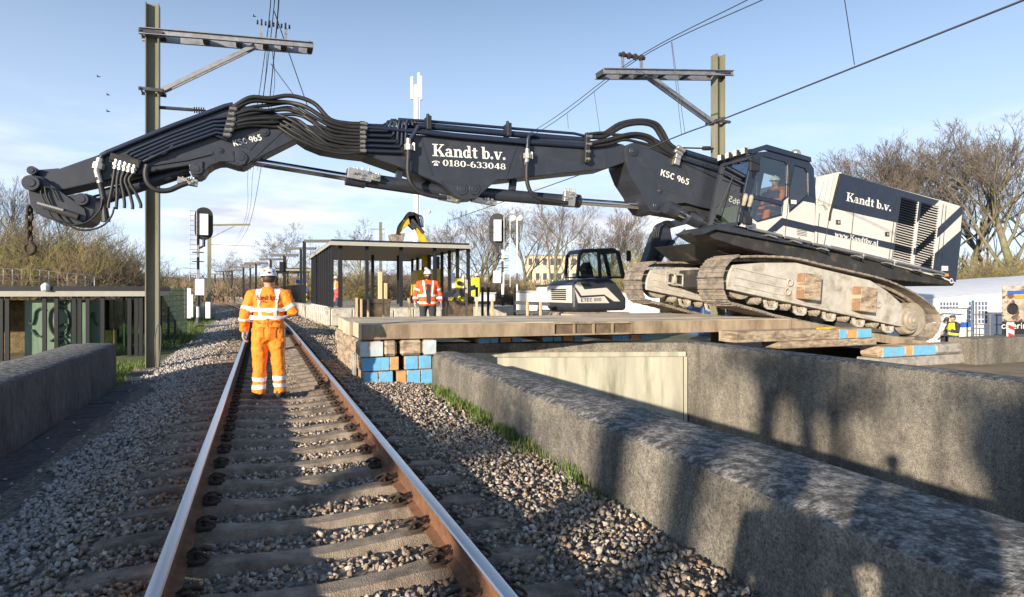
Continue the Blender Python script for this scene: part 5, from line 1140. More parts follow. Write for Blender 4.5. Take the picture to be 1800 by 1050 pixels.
        m.build('glove' if cfg.get('gloves') else 'hand', M['glove' if cfg.get('gloves') else 'skin'], root, local=True, smooth=True)
    # helmet or cap
    if cfg.get('cap') is None:
        m = MB(); c0_ = (0, -.005, .045); rr = []
        for i in range(9):
            t_ = i / 8 * math.pi / 2; r_ = math.cos(t_); rr.append([H((c0_[0] + .112 * r_ * math.cos(a), c0_[1] + .138 * r_ * math.sin(a), c0_[2] + .125 * math.sin(t_))) for a in [k * 2 * math.pi / 20 for k in range(20)]])
        m.loft(rr[:-1] + [[p.lerp(H((0, -.005, .17)), .9) for p in rr[-1]]]); hm = m.build('helmet', M[cfg.get('helmet', 'helmet_white')], root, local=True, smooth=True)
        m = MB(); m.loft([[H((k * math.cos(a), c0_[1] + (l2 if math.sin(a) > 0 else k * 1.16) * math.sin(a), c0_[2] + z)) for a in [j * 2 * math.pi / 20 for j in range(20)]] for k, l2, z in ((.110, .136, .012), (.124, .185, -.004), (.122, .18, -.012), (.108, .134, -.006))], caps=False); m.build('brim', M[cfg.get('helmet', 'helmet_white')], hm, local=True, smooth=True)
        m = MB(); m.tube([H((0, -.13, .07)), H((0, -.09, .14)), H((0, 0, .176)), H((0, .09, .14)), H((0, .128, .07))], .014, 6); m.build('ridge', M[cfg.get('helmet', 'helmet_white')], hm, local=True, smooth=True)
        if cfg.get('sticker'):
            for (a, z, c_) in ((-2.2, .06, 'amber'), (-1.1, .05, 'badge_blue'), (-1.6, .03, 'hair')):
                m = MB(); m.sphere(H((.112 * math.cos(a), -.005 + .136 * math.sin(a), .045 + z)), .02, 8, 6, sc3=(1, .5, .8)); m.build('sticker', bpy.data.materials[c_], hm, local=True)
    else:
        m = MB(); m.loft([ell(H((0, 0, z)), .095 * k, .11 * k) for z, k in ((.03, 1.0), (.07, 1.0), (.11, .75), (.125, .3))]); m.loft([[H((.07 * math.cos(a), .09 + .1 * math.sin(a), z)) for a in [math.pi * i / 8 for i in range(9)]] for z in (.03, .04)]); m.build('cap', M[cfg['cap']], root, local=True, smooth=True)
    return root
person('worker seen from behind in orange coveralls with reflective bands and white helmet, between the rails', at(472, 700, Z=-.03) + Vector((.0, .05, 0)), R(-6),
       dict(bulk=1.0, top_fat=1.03, leg=1.0, coverall=True, legs='orange_cloth', torso_bands=(1.12, 1.225), braces=1.12, arm_bands=(.72, 1.25), leg_bands=(.17, .27), side_stripe=True, gloves=True, sticker=True, vox=.012, folds=.035, head_yaw=R(8), head_pitch=R(-6),
            joints={('elbow', 1): (.335, -.05, 1.2), ('wrist', 1): (.21, .2, 1.16), ('elbow', -1): (-.30, -.05, 1.17), ('wrist', -1): (-.325, .03, .92), ('knee', -1): (-.115, .01, .5), ('knee', 1): (.125, .045, .5), ('ankle', 1): (.15, .05, .09), ('ankle', -1): (-.12, -.05, .09)}, **{'print': True}), 1.92)
person('bearded worker in open orange jacket and white helmet standing behind the deck', at(752, 590, D=17.6) + Vector((0, 0, .0)), R(180 - 8),
       dict(bulk=1.08, top_fat=1.12, top='red_orange_cloth', legs='dark_cloth', long_jacket=True, torso_bands=(.9, 1.1), arm_bands=(.6, 1.6), braces=1.1, open_front=True, beard=True, gloves=True, joints={('elbow', 1): (.33, -.04, 1.16), ('wrist', 1): (.36, .06, .92), ('elbow', -1): (-.33, -.04, 1.16), ('wrist', -1): (-.36, .06, .92)}), 1.84)
person('worker in orange vest and white helmet on the platform beside a red step stand', at(590, 541, D=35), R(-60), dict(top='hivis', legs='jeans', torso_bands=(1.1,), braces=1.1, vox=.03), 1.75)
person('worker in orange under the shelter roof behind the yellow instrument', at(838, 535, D=36), R(60), dict(top='hivis', legs='hivis', torso_bands=(1.1,), helmet='helmet_white', vox=.03), 1.75)
person('man in dark jacket, yellow vest and cap standing before the white tent', at(1676, 634, D=24.5), R(72), dict(top='dark_cloth', legs='jeans', vest=True, cap='jeans', joints={('elbow', 1): (.28, .05, 1.14), ('wrist', 1): (.2, .26, 1.1), ('elbow', -1): (-.28, .05, 1.14), ('wrist', -1): (-.2, .28, 1.2)}, vox=.02), 1.8)
person('man in a pale shirt half hidden behind the man in the yellow vest', at(1664, 632, D=25.6), R(-70), dict(top='pale_cloth', legs='dark_cloth', cap='jeans', vox=.02, joints={('wrist', -1): (-.2, .26, 1.2), ('elbow', -1): (-.28, .05, 1.14)}), 1.75)
op = at(1359, 340, Y=12.5)
person('operator in orange jacket and white helmet sitting inside the cab', op - Vector((-.1, 0, 1.32)), R(90), dict(top='hivis', legs='hivis', joints={('elbow', 1): (.28, .1, 1.14), ('wrist', 1): (.22, .36, 1.1), ('elbow', -1): (-.28, .1, 1.14), ('wrist', -1): (-.22, .36, 1.1), ('knee', 1): (.13, .42, .93), ('knee', -1): (-.13, .42, .93), ('ankle', 1): (.13, .52, .5), ('ankle', -1): (-.13, .52, .5)}, vox=.02), 1.75)

# ------------------------------------------------------------------ overhead line masts
M['mast'] = mat('mast', (.21, .205, .14), .6, var=.15, scale=3, c2=(.14, .14, .095), c2pos=(.5, .7), c2scale=2, stretch=(1, 1, .2))
M['wire'] = mat('wire', (.06, .065, .075), .6)
M['insul'] = mat('insul', (.05, .03, .025), .4)
def mast(label, base, H, tip, arm0, brace, stub, w=.27):
    """H section post with a double channel arm, diagonal brace and steady arm stub"""
    r = thing('catenary_mast', label, 'catenary mast', base); x, y, z = base
    m = MB(); m.box((x - w / 2, y - w / 2, z), (x - w / 2 + .022, y + w / 2, H)); m.box((x + w / 2 - .022, y - w / 2, z), (x + w / 2, y + w / 2, H)); m.box((x - w / 2 + .022, y - .009, z), (x + w / 2 - .022, y + .009, H)); m.build('post', M['mast'], r)
    A_, B_ = Vector(arm0), Vector(tip); d = (B_ - A_).normalized()
    for dy in (-.19, .19):
        m = MB(); o_ = Vector((0, dy, 0)); m.bar(A_ + o_, B_ + o_, .02, .15); m.bar(A_ + o_ + Vector((0, math.copysign(.03, dy), .065)), B_ + o_ + Vector((0, math.copysign(.03, dy), .065)), .06, .015); m.bar(A_ + o_ + Vector((0, math.copysign(.03, dy), -.065)), B_ + o_ + Vector((0, math.copysign(.03, dy), -.065)), .06, .015); m.build('arm_channel', M['galv'], r)
    L = (B_ - A_).length
    for t_ in (.36, .55, .71, .82, .985):
        p = A_.lerp(B_, t_); m = MB(); m.cbox(p, (.13, .36, .13)); m.build('batten_plate', M['steel_dark'], r)
    P, Q = Vector(brace[0]), Vector(brace[1]); m = MB(); m.bar(P + Vector((0, -.08, 0)), Q + Vector((0, -.08, 0)), .05, .09); m.bar(P + Vector((0, .08, 0)), Q + Vector((0, .08, 0)), .05, .09); m.build('brace', M['galv'], r)
    for zc in (A_.lerp(B_, .05).z, brace[0][2]):
        m = MB(); m.cbox((x, y - .19, zc), (.5, .05, .07)); m.cbox((x, y + .19, zc), (.5, .05, .07)); m.cyl((x - .22, y - .25, zc), (x - .22, y + .25, zc), .018, n=6); m.cyl((x + .22, y - .25, zc), (x + .22, y + .25, zc), .018, n=6); m.build('clamp', M['steel_dark'], r)
    if stub:
        P, Q = Vector(stub[0]), Vector(stub[1]); m = MB(); m.cyl(P, P.lerp(Q, .72), .04, n=8); m.build('steady_arm', M['steel_dark'], r); m = MB()
        for k in range(5): c = P.lerp(Q, .74 + .05 * k); m.cyl(c, P.lerp(Q, .765 + .05 * k), .07, n=10)
        m.cyl(P.lerp(Q, .7), Q, .025, n=6); m.build('insulator', M['insul'], r)
    return r
b0 = at(268.5, 640, D=14.2); YL = b0.y
mk_ = lambda px, py, Y=None: tuple(at(px, py, Y=YL if Y is None else Y))
ml_ = mast('left catenary mast, olive steel post with arm reaching over the track', (b0.x, b0.y, -.16), at(268, 8, Y=YL).z, mk_(549, 85), mk_(247, 60), (mk_(279, 163), mk_(448, 82)), (mk_(279, 189), mk_(362, 195)))
m = MB(); m.cyl((b0.x, b0.y, -.3), (b0.x, b0.y, -.16), .42, .36, n=20); m.build('foundation', M['concrete'], ml_, bev=.02)
m = MB(); q0 = at(274, 640, Y=YL - .2); m.tube(spline([(q0.x, q0.y, -.12), (q0.x - .02, q0.y, .4), (q0.x + .02, q0.y, .75), (q0.x + .09, q0.y, .8), (q0.x + .1, q0.y, .4), (q0.x + .06, q0.y, -.1)], 4), .012, 6); m.build('earth_cable', M['steel_dark'], ml_)
bR = at(1262, 400, D=17.2); YR = bR.y
mkR = lambda px, py: tuple(at(px, py, Y=YR))
mast('right catenary mast behind the excavator cab, olive post with arm to the left', (bR.x, bR.y, GZ), at(1260, 97, Y=YR).z, mkR(1054, 130), mkR(1280, 133), (mkR(1250, 215), mkR(1136, 132)), None)
# insulator frames on the arms
def arm_insulator(label, px, py, Y, s=1.0):
    c = at(px, py, Y=Y); r = thing('insulator_frame', label, 'insulator', c)
    for dx in (-.28 * s, .28 * s): m = MB(); m.bar((c.x + dx, c.y, c.z - .02), (c.x + dx, c.y, c.z + .36), .06, .06); m.build('upright', M['galv'], r)
    m = MB()
    for k in range(9): a = c.x - .36 * s + .09 * k * s; m.cyl((a - .02, c.y, c.z + .42), (a + .02, c.y, c.z + .42), .085 if k % 2 else .05, n=10)
    m.build('insulator', M['insul'], r); return r
arm_insulator('row of brown insulators on the left mast arm', 481, 74, YL); arm_insulator('row of brown insulators on the right mast arm', 1111, 128, YR)
# wires
def wire(label, pts, r=.011, k=8, par=None, name='overhead_wire', group=None):
    m = MB(); m.tube(spline([Vector(p) for p in pts], k) if len(pts) > 2 else pts, r, 5)
    if par: return m.build('dropper', M['wire'], par)
    return tag(m.build(name, M['wire']), label, 'wire', group)
w1 = wire('left messenger wire running over the track past the left mast', [at(466, -90, D=11.2), at(471, 52, D=15.3), at(436, 300, D=38), at(428, 394, D=55), at(396, 452, D=110)])
w2 = wire('second wire close beside the left messenger wire over the track', [at(475, -90, D=11.2), at(478, 48, D=15.4), at(445, 300, D=38), at(431, 396, D=55), at(398, 455, D=110)])
w3 = wire('thick dotted feeder cable hanging over the track behind the boom', [at(484, -90, D=11.2), at(486, 52, D=15.6), at(458, 300, D=34), at(436, 400, D=55), at(410, 440, D=80)], .016)
wire('slack tie wire slanting down to the right from the left insulators', [at(482, 20, D=15), at(540, 185, D=17.5)], .012)
wire('shorter slack tie wire slanting down to the right above the boom hoses', [at(476, 112, D=16.5), at(520, 172, D=18.5)], .01)
wire('thin tie wire hanging straight down from the left arm', [at(471, 75, D=15.6), at(462, 172, D=19), at(440, 300, D=30)], .008); wire('thin tie wire right beside the left wires, hanging behind the boom', [at(478, 78, D=15.8), at(480, 172, D=20), at(452, 300, D=31)], .008)
u1 = wire('upper messenger wire over the missing track, from top edge to the right arm', [at(1345, -16, D=11.6), at(1112, 106, D=15.6), at(945, 226, D=21.6), at(800, 300, D=30)]); u2 = wire('twin messenger wire just below the upper one at the right arm', [at(1375, -16, D=11.4), at(1122, 104, D=15.4), at(955, 227, D=21), at(806, 305, D=30)])
u3 = wire('long contact wire slanting from the top right corner down behind the boom', [at(1840, -16, D=7.6), at(1500, 119, D=10.2), at(1262, 213, D=13.2), at(1190, 240, D=14.6), at(1040, 300, D=18.6), at(790, 388, D=33)], .016)
for (a, b_, p_) in (((1180, 74, 14.2), (1198, 236, 14.4), u2), ((1181, 74, 14.2), (1204, 234, 14.4), u2), ((1483, -10, 9.4), (1502, 114, 10.2), u3), ((1044, 160, 17.6), (1055, 235, 17.8), u2), ((997, 200, 19.5), (999, 226, 19.6), u2)):
    wire('', [at(a[0], a[1], D=a[2]), at(b_[0], b_[1], D=b_[2])], .007, par=p_)
m = MB(); m.cyl(at(1196, 260, D=16.5), at(1236, 261, D=17.0), .022, n=6); m.cyl(at(1236, 261, D=17.0), at(1248, 261, D=17.1), .06, n=8); m.cyl(at(1248, 261, D=17.1), at(1258, 261, D=17.2), .02, n=6); tag(m.build('steady_arm', M['insul']), 'steady arm with brown insulator at the right mast above the cab', 'steady arm')
# second mast down the line, with its arm
b2 = at(368, 562, D=50); m2 = thing('catenary_mast', 'thin olive mast far down the line behind the left signal', 'catenary mast', b2)
m = MB(); m.bar(b2, at(368, 388, D=50), .26, .26); m.build('post', M['mast'], m2); m = MB(); m.bar(at(365, 396, D=50), at(440, 395, D=51), .12, .14); m.build('arm', M['mast'], m2); m = MB(); m.bar(at(372, 418, D=50), at(415, 396, D=50.6), .07, .07); m.build('brace', M['galv'], m2); m = MB(); m.bar(at(370, 430, D=50), at(448, 433, D=51), .05, .05); m.build('steady_arm', M['galv'], m2)
b3 = at(669, 520, D=62); m3 = thing('catenary_mast', 'thin olive mast seen above the shelter roof', 'catenary mast', b3); m = MB(); m.bar(b3, at(669, 391, D=62), .26, .26); m.build('post', M['mast'], m3); m = MB(); m.bar(at(650, 403, D=62), at(676, 403, D=62), .1, .1); m.build('arm', M['mast'], m3)
# ------------------------------------------------------------------ signals
def signal(label, px, ptop, pbase, D, ladder, boxpx, zb=None):
    b_ = at(px, pbase, D=D); b_.z = GZ if zb is None else zb; r = thing('railway_signal', label, 'railway signal', b_); sc_ = D / FPX; fy = Vector((b_.x - CAM.x, b_.y - CAM.y, 0)).normalized(); fx = Vector((fy.y, -fy.x, 0)); up = Vector((0, 0, 1))
    Q = lambda dx, dy, py: Vector((b_.x, b_.y, 0)) + fx * dx + fy * dy + up * at(px, py, D=D).z
    m = MB(); z = [ptop + 45, pbase - 5]; n = 7
    for i in range(n):
        a, c = z[0] + (z[1] - z[0]) * i / n, z[0] + (z[1] - z[0]) * (i + 1) / n; mm_ = MB(); mm_.cyl(Q(0, 0, a), Q(0, 0, c), .075, n=12); mm_.build('post_band', M['black' if i % 2 == 0 and i < 3 or i == 5 else 'white'], r, smooth=True, auto=40)
    m = MB(); m.cyl(Q(0, 0, pbase + 6), Q(0, 0, pbase - 8), .22, .09, n=12); m.build('foot', M['steel_dark'], r)
    sd = -ladder; hx = sd * .28
    pl = []
    H_ = (Q(0, 0, ptop) - Q(0, 0, ptop + 58)).z; w_ = .44
    zc0 = Q(0, 0, ptop + 58).z
    pts = [(w_ * math.cos(a), zc0 + w_ + w_ * math.sin(a)) for a in [math.pi + math.pi * i / 10 for i in range(11)]] + [(w_ * math.cos(a), zc0 + H_ - w_ + w_ * math.sin(a)) for a in [math.pi * i / 10 for i in range(11)]]
    c = Vector((b_.x, b_.y, 0)) + fx * hx
    def board(poly, y0, y1, name, mt, par):
        n_ = len(poly); vs = [c + fx * a + up * zz + fy * y0 for a, zz in poly] + [c + fx * a + up * zz + fy * y1 for a, zz in poly]; m = MB(); m.add(vs, [tuple(range(n_)), tuple(range(n_, 2 * n_))[::-1]] + [(i, i + n_, (i + 1) % n_ + n_, (i + 1) % n_) for i in range(n_)]); return m.build(name, M[mt], par)
    bd = board(pts, -.02, .03, 'backboard', 'black', r)
    board([(-.2, zc0 + .25), (.2, zc0 + .25), (.2, zc0 + H_ - .38), (-.2, zc0 + H_ - .38)], -.3, -.02, 'lamp_housing', 'white', bd)
    m = MB(); m.cyl(c + up * (zc0 - .35), c + up * (zc0 + .05), .07, n=8); m.bar(c + up * (zc0 - .3), Q(0, 0, ptop + 74), .1, .1); m.build('head_bracket', M['black'], r)
    lx = ladder * .22
    m = MB(); m.cyl(Q(lx - .16, -.1, ptop + 6), Q(lx - .16, -.1, ptop + 130), .016, n=5); m.cyl(Q(lx + .16, -.1, ptop + 6), Q(lx + .16, -.1, ptop + 130), .016, n=5); m.build('ladder_rail', M['galv'], r)
    for i in range(15): yy = ptop + 8 + i * 8.4; m = MB(); m.cyl(Q(lx - .17, -.1, yy), Q(lx + .17, -.1, yy), .014, n=5); m.build('ladder_rung', M['galv'], r)
    for yy in (ptop + 80, ptop + 96): m = MB(); K = [Q(.28 * math.cos(a), .28 * math.sin(a), yy) for a in [k * .5236 for k in range(13)]]; m.tube(K, .018, 5); m.build('cage_ring', M['steel_dark'], r)
    if boxpx:
        m = MB(); c2_ = Q(boxpx[0] * sc_, -.15, boxpx[1]); m.cbox(c2_, (boxpx[2] * sc_, .2, boxpx[3] * sc_), Matrix.Rotation(-PSI, 3, 'Z')); m.build('cabinet', M['white'], r, bev=.01)
    return r
signal('left signal with black oval board, white lamp housing and a ladder, on the verge', 348, 364, 566, 33, -1, (4, 505, 16, 28))
signal('right signal with black oval board and white housing behind the deck', 884, 375, 562, 33, 1, (-10, 487, 13, 21), .1)
m = MB(); c = at(360, 503, D=45); 
bx_ = thing('sign_board', 'white square board with an arrow point behind the left signal', 'sign', at(352, 560, D=42)); m = MB(); q = at(352, 500, D=42); m.cbox(q, (.62, .04, .9), Matrix.Rotation(-PSI, 3, 'Z')); m.build('board', M['white'], bx_); m = MB(); m.cyl(at(352, 560, D=42), at(352, 490, D=42.1), .04, n=8); m.build('post', M['galv'], bx_)
for i, (px, y0, y1, w_, lab) in enumerate(((331, 507, 560, .28, 'white cabinet post next to the end of the mesh fence'), (336, 518, 558, .2, 'second slimmer white post beside the mesh fence end'), (366, 531, 560, .22, 'short white post on the grass near the rails'))):
    a, b_ = at(px, y1, D=30), at(px, y0, D=30); m = MB(); m.bar(a, b_, w_, w_); tag(m.build('marker_post', M['white'], bev=.02), lab, 'post')
# cable box beside the track
c = at(381, 578, Z=-.2); r = thing('cable_box', 'low dark trackside box with black cables on the gravel left of the rails', 'track box', c)
m = MB(); m.prism([(c.x - .6, c.z), (c.x + .55, c.z), (c.x + .5, c.z + .17), (c.x - .5, c.z + .17)], c.y - .25, c.y + .25); m.build('box', M['steel_dark'], r, bev=.02); m = MB(); m.box((c.x - .5, c.y - .22, c.z + .172), (c.x + .5, c.y + .22, c.z + .2)); m.build('lid', M['galv'], r, bev=.01)
for s in (-1, 1): m = MB(); m.tube(spline([(c.x + s * .5, c.y, c.z + .12), (c.x + s * .75, c.y - .1, c.z + .16), (c.x + s * 1.0, c.y - .2, c.z + .02), (c.x + s * 1.3, c.y - .1, c.z)], 4), .03, 6); m.build('cable', M['black'], r, smooth=True)

# ------------------------------------------------------------------ platform, its shelter and frames
PZ = .78
pf = MB(); ss = [30.5, 33, 36, 40, 46, 54, 64, 78, 95, 115, 140]; vs = []
for s in ss: vs += [track_pt(s, 2.75, GZ), track_pt(s, 2.75, PZ), track_pt(s, 13, PZ), track_pt(s, 13, GZ)]
pf.add(vs, [(4 * i + j, 4 * i + j + 1, 4 * i + j + 5, 4 * i + j + 4) for i in range(len(ss) - 1) for j in range(3)] + [(0, 3, 2, 1)])
tag(pf.build('platform', M['concrete_light'], loc=(0, 0, 0)), 'station platform under reconstruction behind the deck', 'platform', kind='structure')
pc = thing('platform_edge', 'row of pale concrete edge blocks along the platform front', 'edge blocks', (2.7, 34, GZ))
for i in range(24):
    s = 30.4 + .98 * i; p = track_pt(s + .48, 2.68); m = MB(); m.cbox((p.x, p.y, .38), (.22, .95, .84)); m.build('edge_block', M['concrete_light'], pc, bev=.03)
    if i < 8: m = MB(); m.tube([(p.x - .12, p.y, .5), (p.x - .16, p.y, .8), (p.x - .05, p.y, .86), (p.x + .05, p.y, .8)], .03, 6); m.build('lifting_loop', M['white'], pc)
for i in range(9): m = MB(); m.cbox((3.2 + .98 * i, 30.35, .36 - .04 * (i % 3)), (.95, .25, .8)); m.build('edge_block', M['concrete_light'], pc, bev=.03)
M['roof_edge'] = mat('roof_edge', (.40, .39, .34), .5, var=.06); M['soffit'] = mat('soffit', (.26, .22, .18), .7, var=.15, scale=3, stretch=(.3, 6, 1)); M['post_dark'] = mat('post_dark', (.016, .017, .02), .5, var=.15)
def shelter(label, x0, x1, y0, y1, zr, cols, base=PZ, th=.19):
    r = thing('platform_shelter', label, 'shelter', ((x0 + x1) / 2, (y0 + y1) / 2, base))
    m = MB(); m.box((x0 + .06, y0 + .06, zr - th * .6), (x1 - .06, y1 - .06, zr - .05)); m.build('soffit', M['soffit'], r)
    m = MB()
    for a, b_ in (((x0, y0, zr - th), (x1, y0 + .06, zr)), ((x0, y1 - .06, zr - th), (x1, y1, zr)), ((x0, y0 + .06, zr - th), (x0 + .06, y1 - .06, zr)), ((x1 - .06, y0 + .06, zr - th), (x1, y1 - .06, zr))): m.box(a, b_)
    m.build('fascia', M['roof_edge'], r); m = MB(); m.box((x0 + .1, y0 + .02, zr + .002), (x1 - .1, y1 - .02, zr + .1)); m.build('roof', M['post_dark'], r)
    for (x, y, w_) in cols: m = MB(); m.box((x - w_ / 2, y - w_ / 2, base), (x + w_ / 2, y + w_ / 2, zr - th * .6)); m.build('post', M['post_dark'], r)
    return r
SYF = 32.1; c0 = at(580, 424, Y=SYF); c1 = at(828, 431, Y=SYF); zr = c0.z
cols = [(at(px, 500, Y=SYF + .5).x, SYF + .5, .16) for px in (645, 705, 764, 823)] + [(c0.x + .15, SYF + .4 + 1.35 * i, .13) for i in range(11)] + [(c0.x + .55, SYF + .5, .2)] + [(c1.x - .4, SYF + 1.2 + 1.6 * i, .16) for i in range(8)] + [(at(px, 500, Y=SYF + 9).x, SYF + 9, .18) for px in (655, 700, 755, 770, 790)]
sh_ = shelter('large platform shelter with flat roof on black posts behind the orange worker', c0.x, c1.x, SYF, SYF + 15, zr, cols)
c2_ = at(482, 478, Y=66); c3 = at(548, 474, Y=66); shelter('small far platform shelter with white roof down the platform', c2_.x, c3.x, 66, 76, at(520, 473, Y=66).z, [(c2_.x + .3 + i * (c3.x - c2_.x - .6) / 3, 66.4, .16) for i in range(4)] + [(c2_.x + .3, 70, .16), (c2_.x + .3, 74, .16)], th=.2)
r = thing('platform_railing', 'black bar railing along the platform edge left of the shelter', 'railing', (2.9, 50, PZ))
for i in range(56):
    p = track_pt(45.5 + .33 * i, 3.0); m = MB(); m.bar((p.x, p.y, PZ), (p.x, p.y, PZ + 1.35), .06, .06); m.build('bar', M['post_dark'], r)
p, q = track_pt(45.5, 3.0), track_pt(64, 3.0); m = MB(); m.bar((p.x, p.y, PZ + 1.3), (q.x, q.y, PZ + 1.3), .06, .07); m.build('handrail', M['post_dark'], r)
M['bin_yellow'] = mat('bin_yellow', (.85, .6, .03), .5); M['bin_blue'] = mat('bin_blue', (.03, .12, .5), .5); M['red_white'] = mat('red_plastic', (.75, .05, .03), .5)
c = at(530, 500, D=58); r = thing('ticket_machine', 'yellow and blue ticket machine on the platform', 'ticket machine', (c.x, c.y, PZ)); m = MB(); m.cbox((c.x, c.y, PZ + .8), (1.0, .5, 1.6)); m.build('cabinet', M['bin_yellow'], r, bev=.03); m = MB(); m.cbox((c.x + .2, c.y - .27, PZ + 1.0), (.6, .06, .7)); m.build('screen', M['bin_blue'], r); m = MB(); m.cbox((c.x, c.y, PZ + 1.75), (1.0, .5, .28)); m.build('header', M['bin_blue'], r)
for i, px in enumerate((499, 512)):
    c = at(px, 508, D=56 - i * 4); m = MB(); m.cbox((c.x, c.y, PZ + .55), (1.2, .08, .22)); 
    r = thing('road_barrier', 'red and white barrier board on the platform, %s one' % ('nearer the railing', 'left')[1 - i], 'barrier', (c.x, c.y, PZ))
    for k in range(4): mm_ = MB(); mm_.cbox((c.x - .5 + .33 * k, c.y, PZ + .8), (.33, .06, .3)); mm_.build('board', M['red_white' if k % 2 else 'white'], r)
    for s in (-1, 1): mm_ = MB(); mm_.bar((c.x + s * .5, c.y, PZ), (c.x + s * .5, c.y, PZ + .9), .06, .06); mm_.build('leg', M['white'], r)
c = at(595, 536, D=34); r = thing('step_ladder', 'red step stand beside the worker on the platform', 'ladder', c)
for a, b_ in (((593, 507), (600, 535)), ((593, 507), (588, 530)), ((588, 513), (595, 513)), ((589, 522), (597, 521))): m = MB(); m.bar(at(a[0], a[1], D=34), at(b_[0], b_[1], D=34), .12, .1); m.build('leg', M['red_white'], r)
# T shaped steel frames marching along the platform
for i, (px, ty, hw, D, side) in enumerate(((535, 424, 33, 44, 1), (500, 449, 24, 49, 0), (529, 437, 26, 54, 0), (476, 456, 20, 62, 0), (450, 463, 20, 70, 0), (428, 470, 18, 76, 0), (440, 466, 17, 84, 0), (408, 475, 16, 90, 0), (393, 478, 15, 98, 0), (378, 482, 14, 108, 0), (335, 484, 13, 116, 0), (314, 487, 12, 124, 0))):
    c = at(px, 512, D=D); b_ = Vector((c.x, c.y, PZ - .4)); z = at(px, ty, D=D).z; r = thing('canopy_frame', 'dark T shaped canopy frame, %s from the shelter along the platform' % ('first', 'third', 'second', 'fourth', 'fifth', 'seventh', 'sixth', 'eighth', 'ninth', 'tenth', 'eleventh', 'twelfth')[i], 'steel frame', b_, group='dark canopy frames along the platform')
    m = MB(); m.bar(b_, (b_.x, b_.y, z), .22, .22); m.build('post', M['post_dark'], r); m = MB(); w_ = hw * D / FPX
    a0 = 0 if side else -w_; m.bar((b_.x + a0 * CP, b_.y - a0 * SP, z), (b_.x + w_ * CP * (2 if side else 1), b_.y - w_ * SP * (2 if side else 1), z), .2, .2); m.build('cross_beam', M['post_dark'], r)
    if i == 1: m = MB(); m.cbox((b_.x - .22, b_.y - .1, z - .9), (.3, .3, .75)); m.build('display_box', M['post_dark'], r)
# work site things between deck and shelter
M['shutter'] = mat('shutter', (.13, .09, .06), .8, var=.4, scale=5, bump=.4, bscale=12, c2=(.28, .22, .16), c2pos=(.55, .65), c2scale=4)
for (x0, x1, y0, y1, D, lab) in ((630, 690, 528, 560, 20, 'dark plastic wrapped crate left of the standing worker'), (790, 838, 524, 560, 20, 'dark plastic wrapped crate under the yellow instrument')):
    a, b_ = at(x0, y1, D=D), at(x1, y0, D=D); r = thing('wrapped_crate', lab, 'crate', (a.x, a.y, a.z)); m = MB(); m.box((a.x, a.y, a.z - .3), (b_.x, a.y + .9, b_.z)); m.build('wrapping', M['shutter'], r, bev=.03, seg=2); m = MB(); m.box((a.x - .03, a.y - .03, b_.z - .1), (b_.x + .03, a.y + .9, b_.z + .03)); m.build('lid', M['shutter'], r, bev=.01)
ins_y = mat('instrument_yellow', (.85, .72, .05), .4)
c = at(805, 522, D=19.5); r = thing('survey_instrument', 'yellow and white surveying instrument on the wrapped crate', 'instrument', c)
m = MB(); m.cbox((c.x, c.y, c.z + .42), (.26, .22, .30)); m.build('housing', ins_y, r, bev=.03)
for s in (-1, 1): m = MB(); m.cbox((c.x + s * .15, c.y, c.z + .5), (.07, .2, .48)); m.build('yoke', M['white'], r, bev=.02)
m = MB(); m.cyl((c.x, c.y - .18, c.z + .42), (c.x, c.y - .05, c.z + .42), .07, n=14); m.build('lens', M['black'], r); m = MB(); m.cyl((c.x, c.y, c.z), (c.x, c.y, c.z + .25), .2, .13, n=10); m.build('base', M['black'], r)
for k in range(3): a = k * 2.09 + .5; m = MB(); m.cyl((c.x, c.y, c.z + .18), (c.x + .24 * math.cos(a), c.y + .24 * math.sin(a), c.z - .1), .05, n=6); m.build('leg', ins_y, r)
a = at(836, 505, D=23); m = MB(); m.cbox(a, (.28, .25, .7)); tag(m.build('yellow_case', ins_y, bev=.03), 'tall yellow case standing behind the surveying instrument', 'case')
M['plank'] = mat('plank', (.62, .47, .28), .8, var=.15, scale=5, stretch=(1, 1, .2))
a, b_ = at(772, 521, D=20.6), at(836, 505, D=21); m = MB(); m.bar(a, b_, .05, .16); tag(m.build('plank', M['timber_grey'], bev=.006), 'pale slanting plank beside the surveying instrument', 'plank')
for i, (px, y0, y1, w_, lab) in enumerate(((627, 524, 553, 5, 'short timber stake, leftmost by the platform corner'), (635, 526, 553, 5, 'timber stake second from the platform corner'), (647, 527, 556, 4, 'timber stake in front of the second shelter post'), (674, 525, 556, 3, 'thin stake left of the wrapped crate'), (722, 524, 556, 4.5, 'leaning stake just left of the standing worker'), (812, 560 - 36, 556, 0.1, ''), (820, 492, 555, 4, 'tall stake behind the surveying instrument'), (838, 522, 556, 4.5, 'bright new timber stake right of the instrument'), (865, 526, 553, 5, 'grey timber stake near the right signal'), (927, 530, 556, 4, 'stake at the black rail fence, left one'), (950, 530, 556, 4, 'stake at the black rail fence, right one'))):
    if not lab: continue
    D = 19; a, b_ = at(px, y1 + 8, D=D), at(px - (4 if 'leaning' in lab else 0), y0, D=D); m = MB(); m.bar(a, b_, w_ * D / FPX, .06); tag(m.build('timber_stake', M['plank'], bev=.004), lab, 'stake')
a = at(668, 500, D=27); m = MB(); m.bar(at(668, 540, D=27), at(668, 478, D=27), .5, .1); m.bar(at(676, 540, D=27), at(676, 498, D=27), .7, .1); tag(m.build('timber_boards', M['plank']), 'upright pale timber boards leaning inside the shelter', 'boards')
r = thing('rail_fence', 'black two rail fence between the right signal and the small excavator', 'fence', at(930, 556, D=21))
for y_ in (532, 548): m = MB(); m.bar(at(905, y_, D=21), at(966, y_ + 3, D=21), .08, .12); m.build('rail', M['steel_dark'], r)
